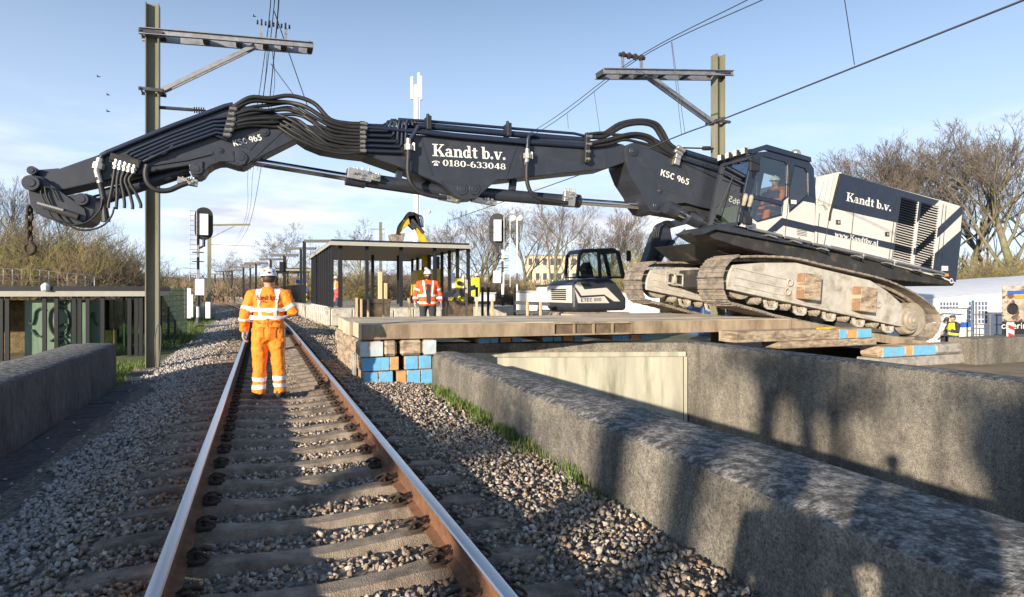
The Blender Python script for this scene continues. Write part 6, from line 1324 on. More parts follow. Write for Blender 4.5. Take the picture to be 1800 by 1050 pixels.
for px in (838, 848, 858, 905, 928, 951): m = MB(); m.bar(at(px, 562, D=21), at(px, 505 if px < 910 else 532, D=21), .07, .07); m.build('post', M['post_dark'], r)
for i, (x0, x1, y0, y1, D, mt_, lab) in enumerate(((832, 870, 517, 530, 30, 'pale_cloth', 'pale blue tarpaulin covered pile right of the shelter'), (905, 945, 514, 552, 29, 'white', 'long white site cabin behind the rail fence'), (946, 968, 504, 545, 27, 'white', 'white box cabin with black roof edge beside the small excavator'), (1000, 1160, 515, 552, 45, 'white', 'long low white wall behind the small excavator'))):
    a, b_ = at(x0, y1, D=D), at(x1, y0, D=D); r = thing('site_cabin', lab, 'cabin', (a.x, a.y, a.z)); L = (b_ - a).length; v = Vector((CP, -SP, 0)); w_ = (x1 - x0) * D / FPX; c = (a + b_) / 2; m = MB(); m.cbox(c + Vector((SP, CP, 0)), (w_, 2, b_.z - a.z), Matrix.Rotation(-PSI, 3, 'Z')); m.build('wall', M[mt_], r, bev=.03)
    m = MB(); m.cbox(c + Vector((SP, CP, 0)) + Vector((0, 0, (b_.z - a.z) / 2 + .04)), (w_ + .1, 2.1, .08), Matrix.Rotation(-PSI, 3, 'Z')); m.build('roof', M['galv' if i != 2 else 'black'], r)

# ------------------------------------------------------------------ left shelter and fences
M['green_glass'] = glass('green_glass', (.38, .52, .40), .8, .06)
M['graffiti'] = mat('graffiti', (.05, .09, .06), .7)
M['green_panel'] = mat('green_panel', (.15, .23, .16), .35, var=.25, scale=2, c2=(.24, .32, .23), c2pos=(.5, .7), c2scale=1.2, stretch=(2, 2, .3))
YS = 20.2
r = thing('stair_shelter', 'low shelter with black flat roof and green glass walls behind the left wall', 'shelter', (-9, YS, -.4))
xe = at(266, 515, Y=YS).x; xw = -19.0; zr_ = at(100, 507, Y=YS).z
m = MB(); m.box((xw, YS - .1, zr_ - .06), (xe, YS + 4, zr_ + .06)); m.build('roof', M['post_dark'], r); m = MB(); m.box((xw + .05, YS - .06, zr_ - .22), (xe - .05, YS, zr_ - .062)); m.build('fascia', M['roof_edge'], r); m = MB(); m.box((xe - .1, YS + .002, zr_ - .22), (xe - .05, YS + 4, zr_ - .062)); m.build('fascia', M['roof_edge'], r)
for px in (3, 14, 79, 100, 131, 141, 155, 181, 228, 240, 248, 258):
    a = at(px, 560, Y=YS + .15); m = MB(); m.box((a.x - .045, YS + .08, -.5), (a.x + .045, YS + .17, zr_ - .2)); m.build('post', M['post_dark'], r)
for (xa, xb) in ((42, 79), (79, 100), (100, 131), (131, 155), (155, 181)):
    a, b_ = at(xa + 1.5, 560, Y=YS + .4).x, at(xb - 1.5, 560, Y=YS + .4).x; m = MB(); m.box((a, YS + .4, -.5), (b_, YS + .44, zr_ - .32)); m.build('glass_pane', M['green_panel'], r)
for (xa, xb) in ((181, 200), (200, 218), (218, 240)):
    a, b_ = at(xa + 1, 560, Y=YS + .4).x, at(xb - 1, 560, Y=YS + .4).x; m = MB(); m.box((a, YS + .4, -.5), (b_, YS + .43, zr_ - .32)); m.build('glass_pane', M['green_glass'], r)
def scr(pts, rr=.03): m = MB(); m.tube(spline([at(x, y, Y=YS + .37) for x, y in pts], 5), rr, 6); return m.build('graffiti_stroke', M['graffiti'], r)
scr([(50, 565), (56, 570), (60, 560), (62, 548), (70, 542), (78, 545)]); scr([(86, 560), (88, 548), (96, 540), (108, 542), (118, 550), (123, 565), (120, 580), (112, 590), (100, 592), (90, 582), (86, 568), (86, 556)]); scr([(104, 575), (112, 570), (120, 574), (116, 582), (108, 586), (120, 594)]); scr([(56, 580), (64, 590), (73, 592)]); scr([(88, 600), (96, 596), (104, 604), (112, 598), (120, 606)]); scr([(158, 560), (164, 550), (166, 565), (172, 572)]); scr([(104, 530), (110, 536), (118, 528)])
m = MB(); m.box((-16, 23, -.4), (-4.5, 23.2, 1.3)); tag(m.build('brown_hedge', mat('hedge_brown', (.16, .12, .06), .95, var=.4, scale=8, bump=1, bscale=18), bev=.05), 'brown clipped hedge seen through the green shelter', 'hedge')
M['fence_green'] = mat('fence_green', (.03, .055, .04), .5)
def mesh_fence(label, P, Q, z0, z1, posts):
    P, Q = Vector(P), Vector(Q); r = thing('mesh_fence', label, 'fence', (P.x, P.y, z0)); L = (Q - P).length; m = MB(); n = int(L / .09)
    for i in range(n + 1): p = P.lerp(Q, i / n); m.bar((p.x, p.y, z0 + .05), (p.x, p.y, z1), .009, .009)
    for k in range(int((z1 - z0) / .2) + 1):
        for s in (-.012, .012): z = z0 + .08 + k * .2; d = (Q - P).normalized(); nn_ = Vector((-d.y, d.x, 0)) * s; m.bar((P.x + nn_.x, P.y + nn_.y, z), (Q.x + nn_.x, Q.y + nn_.y, z), .012, .012)
    w = m.build('mesh_panel', M['fence_green'], r); w['kind'] = 'stuff'
    for t in posts: p = P.lerp(Q, t); m = MB(); m.bar((p.x, p.y, z0 - .1), (p.x, p.y, z1 + .06), .07, .07); m.build('post', M['fence_green'], r)
fa = at(218, 617, Z=GZ); fb = at(283, 606, Z=GZ); fc = at(327, 588, Z=GZ)
zt = at(283, 506, D=(fb - CAM).dot(Vector((SP, CP, 0)))).z
mesh_fence('green wire mesh fence panel behind the left mast, facing the viewer', (fa.x, fa.y, 0), (fb.x, fb.y, 0), GZ, zt, (0, .5, 1)); mesh_fence('green wire mesh fence running along the track behind the left mast', (fb.x, fb.y + .1, 0), (fc.x, fc.y, 0), GZ, zt, (.25, .5, .75, 1))
r = thing('wire_fence', 'thin grey wire fence in front of the brown bushes at left', 'fence', at(80, 520, D=32)); 
for px in range(-10, 170, 16): m = MB(); m.bar(at(px, 520, D=32), at(px, 474 + max(0, px - 60) * .12, D=32), .05, .05); m.build('post', M['galv'], r)
for y_ in (474, 484, 495): m = MB(); m.tube([at(-20, y_ - 2, D=32), at(60, y_, D=32), at(165, y_ + 11, D=32)], .018, 4); m.build('strand', M['galv'], r)
m = MB(); q = at(78, 503, Y=YS - .2); m.loft([ell((q.x, q.y + .1, q.z + z), rr_, rr_, 10) for z, rr_ in ((-.12, .1), (0, .11), (.05, .08), (.09, .02))]); tag(m.build('roof_vent', M['pale_cloth']), 'small pale blue dome on the left shelter roof', 'roof vent')

# ------------------------------------------------------------------ small excavator, yellow arm
Y2 = 18.1
r2 = thing('excavator', 'small dark crawler excavator with cream stripes parked behind the deck', 'excavator', (at(1035, 540, Y=Y2).x, Y2 + 1, -.2))
m = MB(); m.prism(XZ([(1008, 522), (1008, 506), (1012, 497), (1020, 492), (1050, 490), (1070, 487), (1084, 497), (1102, 524), (1102, 546), (1011, 548), (1008, 540)], Y2), Y2, Y2 + 2.1); bd = m.build('body', M['slate'], r2, bev=.12, seg=3)
for pl in ([(1012, 500), (1014, 497), (1020, 497), (1027, 509), (1066, 506), (1090, 530), (1079, 530), (1062, 518), (1022, 520), (1012, 505)], [(1011, 510), (1020, 524), (1062, 521), (1071, 533), (1016, 533)]): m = MB(); m.prism(XZ(pl, Y2), Y2 - .012, Y2 + .02); m.build('cream_stripe', M['cream'], bd)
txt('ETEC 810', SANS, (1022, 530.5), (1057, 528), 6, Y2 - .013, bd, 'print_dark') if False else None
M['print_dark'] = mat('print_dark', (.03, .03, .035), .6); txt('ETEC 810', SANS, (1021, 531), (1057, 529.5), 6, Y2 - .013, bd, 'print_dark')
xr_ = at(1008, 520, Y=Y2).x; m = MB(); m.box((xr_ - .012, Y2 + .1, at(1008, 533, Y=Y2).z), (xr_ + .01, Y2 + 2.0, at(1008, 502, Y=Y2).z)); m.build('rear_panel', M['cream'], bd, bev=.004)
for k in range(6): m = MB(); zz_ = at(1008, 509 + 3.6 * k, Y=Y2).z; m.bar((xr_ - .02, Y2 + .5, zz_), (xr_ - .02, Y2 + 1.6, zz_), .03, .04); m.build('vent_slat', M['black'], bd)
co = [(1013, 488), (1017, 447), (1024, 438), (1078, 436), (1090, 442), (1101, 490)]; ch = [(1019, 486), (1022, 450), (1028, 443), (1074, 441), (1084, 446), (1093, 486)]
m = MB(); m.prism(XZ(co, Y2 + .4), Y2 + .4, Y2 + .48, holes=[XZ(ch, Y2 + .4)]); m.prism(XZ(co, Y2 + .4), Y2 + 1.3, Y2 + 1.38, holes=[XZ(ch, Y2 + .4)]); m.prism(XZ([(1017, 447), (1024, 438), (1078, 436), (1090, 442), (1090, 445), (1078, 440), (1024, 442)], Y2 + .4), Y2 + .48, Y2 + 1.3); cb2 = m.build('cab', M['slate'], r2, bev=.02)
P = XZ(ch, Y2 + .44); m = MB(); m.add([(p[0], Y2 + .44, p[1]) for p in P], [tuple(range(len(P)))]); m.build('window', M['glass'], cb2); m = MB(); m.bar(at(1055, 487, Y=Y2 + .42), at(1052, 441, Y=Y2 + .42), .07, .1); m.build('pillar', M['slate'], cb2)
m = MB(); P = XZ([(1025, 470), (1032, 460), (1036, 470), (1040, 487), (1028, 487)], Y2 + .8); m.prism(P, Y2 + .6, Y2 + 1.1); m.build('driver_seat', M['black'], cb2, bev=.03)
m = MB(); a = at(1105, 450, Y=Y2 + .2); m.cbox(a, (.18, .08, .36)); m.build('mirror', M['black'], cb2, bev=.03)
for dy in (.1, 1.6): m = MB(); m.prism(XZ([(975, 556), (980, 549), (1110, 549), (1118, 556), (1118, 572), (1105, 580), (985, 580), (975, 572)], Y2), Y2 + dy, Y2 + dy + .45); m.build('track', M['mud_shoe'], r2, bev=.04)
m = MB(); m.prism(XZ([(1132, 462), (1150, 410), (1168, 392), (1200, 384), (1215, 392), (1176, 402), (1180, 425), (1160, 462)], Y2 + .8), Y2 + .7, Y2 + 1.1); bm2 = m.build('boom', M['slate'], r2, bev=.03); m = MB(); m.cyl(at(1158, 455, Y=Y2 + .6), at(1184, 424, Y=Y2 + .6), .075, n=10); m.build('cylinder', M['slate'], bm2); m = MB(); m.cyl(at(1182, 426, Y=Y2 + .6), at(1204, 404, Y=Y2 + .6), .04, n=10); m.build('cylinder_rod', M['chrome'], bm2)
for k in range(4): m = MB(); m.tube(spline([at(1140 + 3 * k, 458, Y=Y2 + .6), at(1146 + 3 * k, 425, Y=Y2 + .58), at(1150 + 4 * k, 400 - 2 * k, Y=Y2 + .56), at(1165 + 4 * k, 392 - k, Y=Y2 + .6), at(1176 + 4 * k, 398, Y=Y2 + .6)], 4), .025, 6); m.build('hose', M['rubber'], bm2)
yl = mat('machine_yellow', (.75, .48, .03), .5, var=.15, scale=4); Y3 = 40
r3 = thing('excavator', 'yellow excavator arm rising behind the shelter roof', 'excavator', at(760, 520, Y=Y3))
sect3 = lambda n_, pl, w_, mt: (lambda m: (m.prism(XZ(pl, Y3), Y3, Y3 + w_), m.build(n_, mt, r3, bev=.03))[1])(MB())
sect3('boom', [(728, 392), (736, 388), (752, 425), (756, 470), (746, 470), (742, 428)], .5, yl); sect3('dipper', [(716, 376), (728, 374), (736, 392), (722, 392), (708, 404), (702, 412), (697, 408), (706, 390)], .4, yl); sect3('bucket', [(686, 412), (712, 410), (710, 422), (704, 428), (692, 428), (688, 420)], .9, M['mud_shoe']); sect3('knuckle', [(716, 378), (728, 372), (737, 378), (740, 398), (728, 404), (720, 396)], .55, M['steel_dark'])
for k in range(4): m = MB(); m.tube(spline([at(738 + 2 * k, 400, Y=Y3 - .1), at(732 + 3 * k, 380, Y=Y3 - .1), at(718, 374 + 2 * k, Y=Y3 - .1), at(704 - k, 396, Y=Y3 - .1), at(700 - k, 412, Y=Y3 - .1)], 4), .04, 5); m.build('hose', M['rubber'], r3)
m = MB(); m.cyl(at(745, 410, Y=Y3 - .15), at(724, 386, Y=Y3 - .15), .11, n=8); m.build('cylinder', M['steel_dark'], r3)
sect3('house', [(735, 475), (775, 472), (778, 520), (732, 520)], 2, yl)
# ------------------------------------------------------------------ right side: tent, container, board, lamps
M['tent'] = mat('tent', (.82, .83, .86), .6, var=.04, scale=2, bump=.3, bscale=3)
M['grid_blue'] = mat('grid_blue', (.10, .13, .22), .4)
TD = 27; LZ = -1.25
fx = Vector((CP, -SP, 0)); fy = Vector((SP, CP, 0))
def tp(px, py, D=TD): return at(px, py, D=D)
r = thing('party_tent', 'white party tent with pitched roof and latticed windows right of the excavator', 'tent', Vector((tp(1700, 600).x, tp(1700, 600).y, LZ)))
e0, e1 = tp(1560, 530), tp(1770, 513); g0, g1 = tp(1545, 500, TD + 3.5), tp(1815, 483, TD + 3.5); h0, h1 = e0 + fy * 7, e1 + fy * 7
m = MB(); N = 14
top = [e0.lerp(e1, i / N) for i in range(N + 1)]; rid = [g0.lerp(g1, i / N) for i in range(N + 1)]; bk = [h0.lerp(h1, i / N) for i in range(N + 1)]
for a in (top, rid, bk):
    for i in range(N + 1): a[i] = a[i] + Vector((0, 0, -.025 * abs(math.sin(i * math.pi * 3 / N))))
m.add(top + rid + bk, [(i, i + 1, N + 2 + i, N + 1 + i) for i in range(N)] + [(N + 1 + i, N + 2 + i, 2 * N + 3 + i, 2 * N + 2 + i) for i in range(N)]); m.build('roof', M['tent'], r, smooth=True)
m = MB(); w0 = [p + fy * .05 for p in top]; w1 = [Vector((p.x, p.y, LZ)) + fy * (.05 + .05 * math.sin(i * 2.1)) for i, p in enumerate(top)]; m.add(w0 + w1, [(i, N + 1 + i, N + 2 + i, i + 1) for i in range(N)]); m.add([e1 + fy * .05, Vector((e1.x, e1.y, LZ)) + fy * .05, Vector((h1.x, h1.y, LZ)), h1, g1], [(0, 1, 2, 3, 4)]); m.build('side_wall', M['tent'], r)
for (xa, ya, xb, yb) in ((1651, 531, 1684, 545), (1701, 530, 1735, 569), (1600, 535, 1630, 560)):
    A_, B_ = tp(xa, ya, TD - .02), tp(xb, yb, TD - .02); c = (A_ + B_) / 2; w_ = (xb - xa) * TD / FPX; h_ = (yb - ya) * TD / FPX; m = MB(); m.cbox(c, (w_, .02, h_), Matrix.Rotation(-PSI, 3, 'Z')); wd = m.build('window', M['grid_blue'], r)
    n = max(3, int(w_ / .13))
    for i in range(n + 1): p = c + fx * (w_ * (i / n - .5)) - fy * .03; m = MB(); m.bar(p - Vector((0, 0, h_ / 2)), p + Vector((0, 0, h_ / 2)), .02, .03); m.build('lattice_bar', M['tent'], wd)
    for i in range(max(2, int(h_ / .16)) + 1): z = h_ * (i / max(2, int(h_ / .16)) - .5); p = c - fy * .032 + Vector((0, 0, z)); m = MB(); m.bar(p - fx * w_ / 2, p + fx * w_ / 2, .02, .03); m.build('lattice_bar', M['tent'], wd)
r = thing('site_container', 'white corrugated container with blue band and corner post in front of the tent', 'container', Vector((tp(1680, 610, 25.8).x, tp(1680, 610, 25.8).y, LZ)))
A_, B_ = tp(1600, 572, 25.8), tp(1708, 572, 25.8); n = 40; pts = []
for i in range(n + 1): pts.append(A_.lerp(B_, i / n) - fy * (.05 if (i // 1) % 2 else 0))
m = MB(); m.add([Vector((p.x, p.y, LZ)) for p in pts] + [Vector((p.x, p.y, tp(1650, 576, 25.8).z)) for p in pts], [(i, i + 1, n + 2 + i, n + 1 + i) for i in range(n)]); m.build('corrugated_wall', M['cream'], r)
m = MB(); m.bar(tp(1690, 571, 25.75), tp(1708, 571, 25.75), .1, .2); m.build('blue_band', M['bin_blue'], r); p = tp(1710, 600, 25.7); m = MB(); m.bar((p.x, p.y, LZ), (p.x, p.y, tp(1710, 528, 25.7).z), .07, .07); m.build('corner_post', mat('post_blue', (.04, .16, .4), .5), r)
r = thing('stacked_boxes', 'stack of white plastic boxes in front of the tent window', 'boxes', tp(1662, 575, 26))
for (xa, xb, y0, y1) in ((1653, 1672, 546, 576), (1674, 1691, 541, 578)):
    for k in range(3): A_ = tp((xa + xb) / 2, y1 - (y1 - y0) * (k + .5) / 3, 26.2); m = MB(); m.cbox(A_, ((xb - xa) * 26 / FPX - .02, .4, (y1 - y0) / 3 * 26 / FPX - .015), Matrix.Rotation(-PSI, 3, 'Z')); m.build('box', M['white'], r, bev=.02)
r = thing('scaffold_fence', 'grey steel tube barrier in front of the tent', 'fence', Vector((tp(1740, 590, 24.5).x, tp(1740, 590, 24.5).y, LZ)))
for y_ in (553, 570, 588): m = MB(); m.cyl(tp(1710, y_, 24.5), tp(1800, y_ + 2, 24.5), .025, n=6); m.build('rail', M['galv'], r)
for px in (1708, 1716, 1740, 1752, 1770): m = MB(); m.cyl(tp(px, 600, 24.5), tp(px, 536 if px < 1720 else 552, 24.5), .03, n=6); m.build('upright', M['galv'], r)
m = MB(); m.cyl(tp(1655, 541, 25), tp(1708, 543, 25), .03, n=6); m.build('rail', M['galv'], r)
M['poster'] = mat('poster', (.52, .40, .31), .5, var=.35, scale=3.5, c2=(.12, .08, .06), c2pos=(.52, .58), c2scale=3.0)
r = thing('poster_trailer', 'trailer board with brown printed picture and black strip at the right edge', 'poster', tp(1790, 600, 23))
def bq(x0, y0, x1, y1, D, nm, mt, par=r, t=.03): a = tp((x0 + x1) / 2, (y0 + y1) / 2, D); m = MB(); m.cbox(a, ((x1 - x0) * D / FPX, t, (y1 - y0) * D / FPX), Matrix.Rotation(-PSI, 3, 'Z')); return m.build(nm, mt if not isinstance(mt, str) else M[mt], par)
bq(1762, 503, 1860, 565, 23, 'picture', 'poster'); bq(1762, 565.5, 1860, 588, 23, 'text_strip', 'black'); bq(1771, 511, 1860, 517, 22.96, 'blue_stripe', 'bin_blue', t=.01); bq(1784, 519, 1860, 525, 22.96, 'orange_stripe', 'amber', t=.01)
m = MB(); a = tp(1780, 543, 22.97); m.tube([a + fx * (.19 * math.cos(k * .5236)) + Vector((0, 0, .19 * math.sin(k * .5236))) for k in range(13)], .03, 6); m.cyl(a, a + fy * .03, .17, n=16); m.build('printed_disc', M['black'], r)
fc_ = bpy.data.curves.new('strip_text', 'FONT'); fc_.body = 'catering'; fc_.size = .34; ft_ = bpy.data.objects.new('strip_text_source', fc_); col.objects.link(ft_); tme = bpy.data.meshes.new_from_object(ft_.evaluated_get(bpy.context.evaluated_depsgraph_get())); bpy.data.objects.remove(ft_); ft = bpy.data.objects.new('strip_text', tme); col.objects.link(ft); ft.parent = r; ft.location = tp(1760, 578, 22.93) - r.location; ft.rotation_euler = (R(90), 0, -PSI); tme.materials.clear(); tme.materials.append(M['letter'])
c = at(1776, 596, Y=10.5); r = thing('road_sign', 'red and white striped road marker on the concrete block', 'road marker', c)
m = MB(); a0, a1 = at(1770, 567, Y=10.5), at(1782, 597, Y=10.5); w_, h_ = a1.x - a0.x, a0.z - a1.z; m.box((a0.x, 10.48, a1.z), (a1.x, 10.52, a0.z)); pn = m.build('panel', M['white'], r, bev=.01)
for k in (0, 1): z = a0.z - h_ * (.12 + .46 * k); m = MB(); m.prism([(a0.x + .015, z), (a0.x + .015, z - h_ * .2), (a1.x - .015, z - h_ * .36), (a1.x - .015, z - h_ * .16)], 10.474, 10.482); m.build('red_stripe', M['red_white'], pn)
def lamp(label, px, ytop, ybase, D, heads, group=None, r_=.07):
    b_ = at(px, ybase, D=D); r = thing('lamp_post', label, 'lamp post', b_); t = at(px, ytop, D=D); m = MB(); m.cyl(b_, t, r_, r_ * .6, n=8); m.build('pole', M['white'], r, smooth=True, auto=40)
    for dx in heads:
        q = t + fx * (dx * D / FPX); m = MB()
        if abs(dx) > 12: m.tube(spline([t, t + fx * (dx * .3 * D / FPX) + Vector((0, 0, .25)), q + Vector((0, 0, .1))], 4), .05, 6); m.build('bracket', M['white'], r); m = MB(); m.cbox(q + fx * .1 + Vector((0, 0, .1)), (.7, .25, .12), Matrix.Rotation(-PSI, 3, 'Z')); m.build('head', M['galv'], r)
        else: m.bar(t, q, .05, .05); m.build('bracket', M['white'], r); m = MB(); m.sphere(q, .2, 12, 8); m.build('globe', M['letter'], r, smooth=True)
lamp('white twin globe lamp post in front of the bare trees', 909, 384, 545, 40, (-6, 6)); lamp('tall street lamp with bent arm right of the excavator tail', 1730, 400, 560, 45, (-24,)); lamp('thin street lamp seen above the small excavator cab', 1002, 430, 540, 48, (14,), r_=.05); lamp('slim lamp post beside the white telecom mast', 746, 372, 520, 60, (8,), r_=.06)
b_ = at(732, 545, D=85); r = thing('telecom_mast', 'tall white telecom mast with antennas behind the boom', 'mast', b_); m = MB(); m.cyl(b_, at(732, 150, D=85), .5, .33, n=14); m.build('pole', M['white'], r, smooth=True, auto=40)
for (dx, y0, y1) in ((-8, 135, 175), (4, 128, 172), (8, 134, 176)): m = MB(); m.bar(at(732 + dx, y1, D=85), at(732 + dx, y0, D=85), .42, .3); m.build('antenna', M['white'], r, bev=.05); m = MB(); m.bar(at(732 + dx, y1 - 10, D=85), at(732, y1 - 8, D=85), .08, .08); m.build('bracket', M['galv'], r)
m = MB(); m.cyl(at(737, 175, D=84.6), at(739, 540, D=84.4), .06, n=5); m.build('cable', M['galv'], r)
# blue skip glimpsed under the cab
a = at(1262, 440, Y=21); r = thing('blue_container', 'blue container glimpsed between the crawlers and the cab floor', 'container', Vector((a.x, 21, GZ))); m = MB(); m.box((a.x - .75, 21, GZ), (a.x + .75, 22, a.z + .12)); m.build('box', mat('skip_blue', (.06, .12, .28), .5), r, bev=.02)
for k in range(4): m = MB(); m.cbox((a.x - .3 + .2 * k, 20.985, a.z), (.09, .02, .1)); m.build('letter_patch', M['letter'], r)
# birds
for i, (px, py, D) in enumerate(((173, 135, 60), (190, 167, 60), (190, 196, 55), (447, 29, 60))):
    c = at(px, py, D=D); m = MB(); m.tube([c - fx * .16, c, c + fx * .2], [.02, .07, .01], 6); m.add([c + Vector((0, 0, .03)), c + fx * .1 - fy * .4 + Vector((0, 0, .12)), c - fx * .12 + Vector((0, 0, .03))], [(0, 1, 2)]); m.add([c + Vector((0, 0, .03)), c + fx * .1 + fy * .4 + Vector((0, 0, .10)), c - fx * .12 + Vector((0, 0, .03))], [(0, 1, 2)])
    tag(m.build('bird', M['black']), ('small dark bird in the sky, top one of the three at left', 'small dark bird in the sky, middle one of the three at left', 'small dark bird in the sky, lowest of the three at left', 'single small bird in the sky left of the overhead wires')[i], 'bird')
# ------------------------------------------------------------------ far building
M['ochre'] = mat('ochre', (.62, .54, .38), .9, var=.08, scale=1); M['pane'] = mat('pane', (.07, .08, .09), .2)
for (x0, x1, y0, y1, D, nx, ny, lab) in ((925, 1012, 452, 512, 150, 7, 3, 'pale yellow apartment block seen through the bare trees'), (820, 880, 488, 514, 140, 5, 2, 'low pale building behind the right signal')):
    w_ = (x1 - x0) * D / FPX; zt_, zb_ = at(900, y0, D=D).z, GZ; c = at((x0 + x1) / 2, 500, D=D); r = thing('apartment_block', lab, 'building', (c.x, c.y, GZ)); m = MB(); m.cbox((c.x, c.y, (zt_ + zb_) / 2), (w_, 9, zt_ - zb_), Matrix.Rotation(-PSI, 3, 'Z')); m.build('wall', M['ochre'], r); m = MB(); m.cbox((c.x, c.y, zt_ + .15), (w_ + .6, 9.6, .3), Matrix.Rotation(-PSI, 3, 'Z')); m.build('roof', M['galv'], r)
    for i in range(nx):
        for j in range(ny): p = Vector((c.x, c.y, zb_ + (zt_ - zb_) * (j + .6) / ny)) + fx * (w_ * ((i + .5) / nx - .5)) - fy * 4.5; m = MB(); m.cbox(p, (w_ / nx * .5, .1, (zt_ - zb_) / ny * .45), Matrix.Rotation(-PSI, 3, 'Z')); m.build('window', M['pane'], r)
# ------------------------------------------------------------------ bare winter trees
M['bark'] = mat('bark', (.19, .165, .115), .9, var=.3, scale=4, bump=.4, bscale=20, c2=(.17, .17, .08), c2pos=(.45, .65), c2scale=1.2)
M['twig'] = mat('twig', (.145, .12, .098), .9, var=.2, scale=.6)
M['twig_tan'] = mat('twig_tan', (.31, .23, .135), .9, var=.3, scale=.5, c2=(.20, .13, .085), c2pos=(.46, .6), c2scale=.5)
M['twig_olive'] = mat('twig_olive', (.30, .27, .10), .9, var=.3, scale=.5, c2=(.3, .2, .11), c2pos=(.5, .6), c2scale=.4)
def stick(V, F_, p, q, r0, r1):
    d = q - p; L = d.length
    if L < 1e-5: return
    d = d / L; x = d.orthogonal().normalized(); y = d.cross(x); n = len(V)
    for k in range(3):
        a = k * 2.0944; o = x * math.cos(a) + y * math.sin(a); V.append(p + o * r0); V.append(q + o * r1)
    F_ += [(n, n + 2, n + 3, n + 1), (n + 2, n + 4, n + 5, n + 3), (n + 4, n, n + 1, n + 5)]
def make_tree(name, seed, H, spread, label, trunk=.35, r0=.2, lv=5, mts=('bark', 'twig'), dens=1.0, tw=.0058, lean=.25):
    r = random.Random(seed); V, F_ = [], []; T = MB()
    def grow(p, d, L, rad, lvl):
        segs = 4 if lvl < 2 else 3 if lvl < 3 else 2; pts = [p.copy()]; dd_ = d.copy()
        for i in range(segs):
            dd_ = (dd_ + Vector((r.gauss(0, .16), r.gauss(0, .16), r.gauss(.03, .10)))).normalized(); pts.append(pts[-1] + dd_ * (L / segs))
        end = max(rad * .45, tw * .6)
        if lvl < 2: T.tube(pts, [rad + (end - rad) * i / segs for i in range(segs + 1)], 7 if lvl == 0 else 5, caps=False)
        else:
            for i in range(segs): stick(V, F_, pts[i], pts[i + 1], max(tw, rad + (end - rad) * i / segs), max(tw * .7, rad + (end - rad) * (i + 1) / segs))
        if lvl >= lv: return
        nch = [int(9 * dens), int(6 * dens), 4, 4, 3, 3][lvl]
        for k in range(nch):
            t = (trunk if lvl == 0 else .22) + (1 - (trunk if lvl == 0 else .22)) * (k + r.random()) / nch; j = min(int(t * segs), segs - 1); q = pts[j].lerp(pts[j + 1], t * segs - j)
            ax = d.orthogonal().normalized(); ax.rotate(Matrix.Rotation(r.uniform(0, 6.283), 3, d)); ang = r.uniform(.35, .80) * (1.0 - .3 * t) * spread
            nd = (d * math.cos(ang) + ax * math.sin(ang)); nd.z += lean * (.5 if lvl else .3); nd.normalize()
            grow(q, nd, L * r.uniform(.45, .68) * (1.15 - .5 * t) * (1.22 if lvl == 0 else 1), rad * r.uniform(.30, .46) * (1.1 - .4 * t), lvl + 1)
    grow(Vector((0, 0, 0)), Vector((r.gauss(0, .03), r.gauss(0, .03), 1)).normalized(), H * .66, r0, 0)
    root = thing(name, label, 'tree'); T.build('trunk', M[mts[0]], root, local=True, smooth=True)
    C_ = MB(); C_.v = [tuple(v) for v in V]; C_.f = F_; C_.m = [0] * len(F_); C_.build('crown', M[mts[1]], root, local=True); return root
def make_shrub(name, seed, H, W, label, mt, n=26, tw=.0075):
    r = random.Random(seed); V, F_ = [], []
    def grow(p, d, L, rad, lvl):
        pts = [p]; dd_ = d.copy()
        for i in range(2): dd_ = (dd_ + Vector((r.gauss(0, .2), r.gauss(0, .2), r.gauss(.0, .12)))).normalized(); pts.append(pts[-1] + dd_ * L / 2)
        for i in range(2): stick(V, F_, pts[i], pts[i + 1], max(tw, rad * (1 - .3 * i)), max(tw * .6, rad * (.7 - .3 * i)))
        if lvl >= 3: return
        for k in range((8, 6, 5)[lvl]):
            t = .2 + .8 * r.random(); j = 0 if t < .5 else 1; q = pts[j].lerp(pts[j + 1], t * 2 - j); ax = Vector((r.gauss(0, 1), r.gauss(0, 1), r.gauss(0, .5))).normalized(); nd = (d * .8 + ax * .75 + Vector((0, 0, .25))).normalized(); grow(q, nd, L * r.uniform(.4, .65), rad * .5, lvl + 1)
    for _ in range(n):
        a = r.uniform(0, 6.283); k = r.random() ** .7; p = Vector((math.cos(a) * W * .42 * k, math.sin(a) * W * .42 * k, 0)); d = Vector((math.cos(a) * k * .55, math.sin(a) * k * .55, 1)).normalized(); grow(p, d, H * r.uniform(.45, .78) * (1.1 - .45 * k), .04, 0)
    root = thing(name, label, 'shrub'); C_ = MB(); C_.v = [tuple(v) for v in V]; C_.f = F_; C_.m = [0] * len(F_); C_.build('crown', M[mt], root, local=True); return root
protos = [make_tree('bare_tree', 1, 10, 1.0, 'x', .22, .19, dens=1.2), make_tree('bare_tree', 2, 10, 1.1, 'x', .3, .17, dens=1.1), make_tree('bare_tree', 3, 10, .85, 'x', .18, .15, dens=1.3), make_tree('slender_tree', 4, 10, 1.35, 'x', .35, .15, lean=.05, tw=.009, dens=1.2)]
used = set()
PH = [max(v.co.z for v in [c for c in KIDS[p.name] if c.name.startswith('crown')][0].data.vertices) for p in protos]
def put(k, px, ytop, D, lab, group=None, base=GZ, wide=1.0):
    c = at(px, 500, D=D); H = at(px, ytop, D=D).z - base; p = protos[k]; s = H / PH[k]
    o = p if k not in used else copy_tree(p); used.add(k); o.location = (c.x, c.y, base); o.rotation_euler.z = rnd.uniform(0, 6.28); o.scale = (s * wide, s * wide, s); o['label'] = lab
    if group: o['group'] = group
    return o
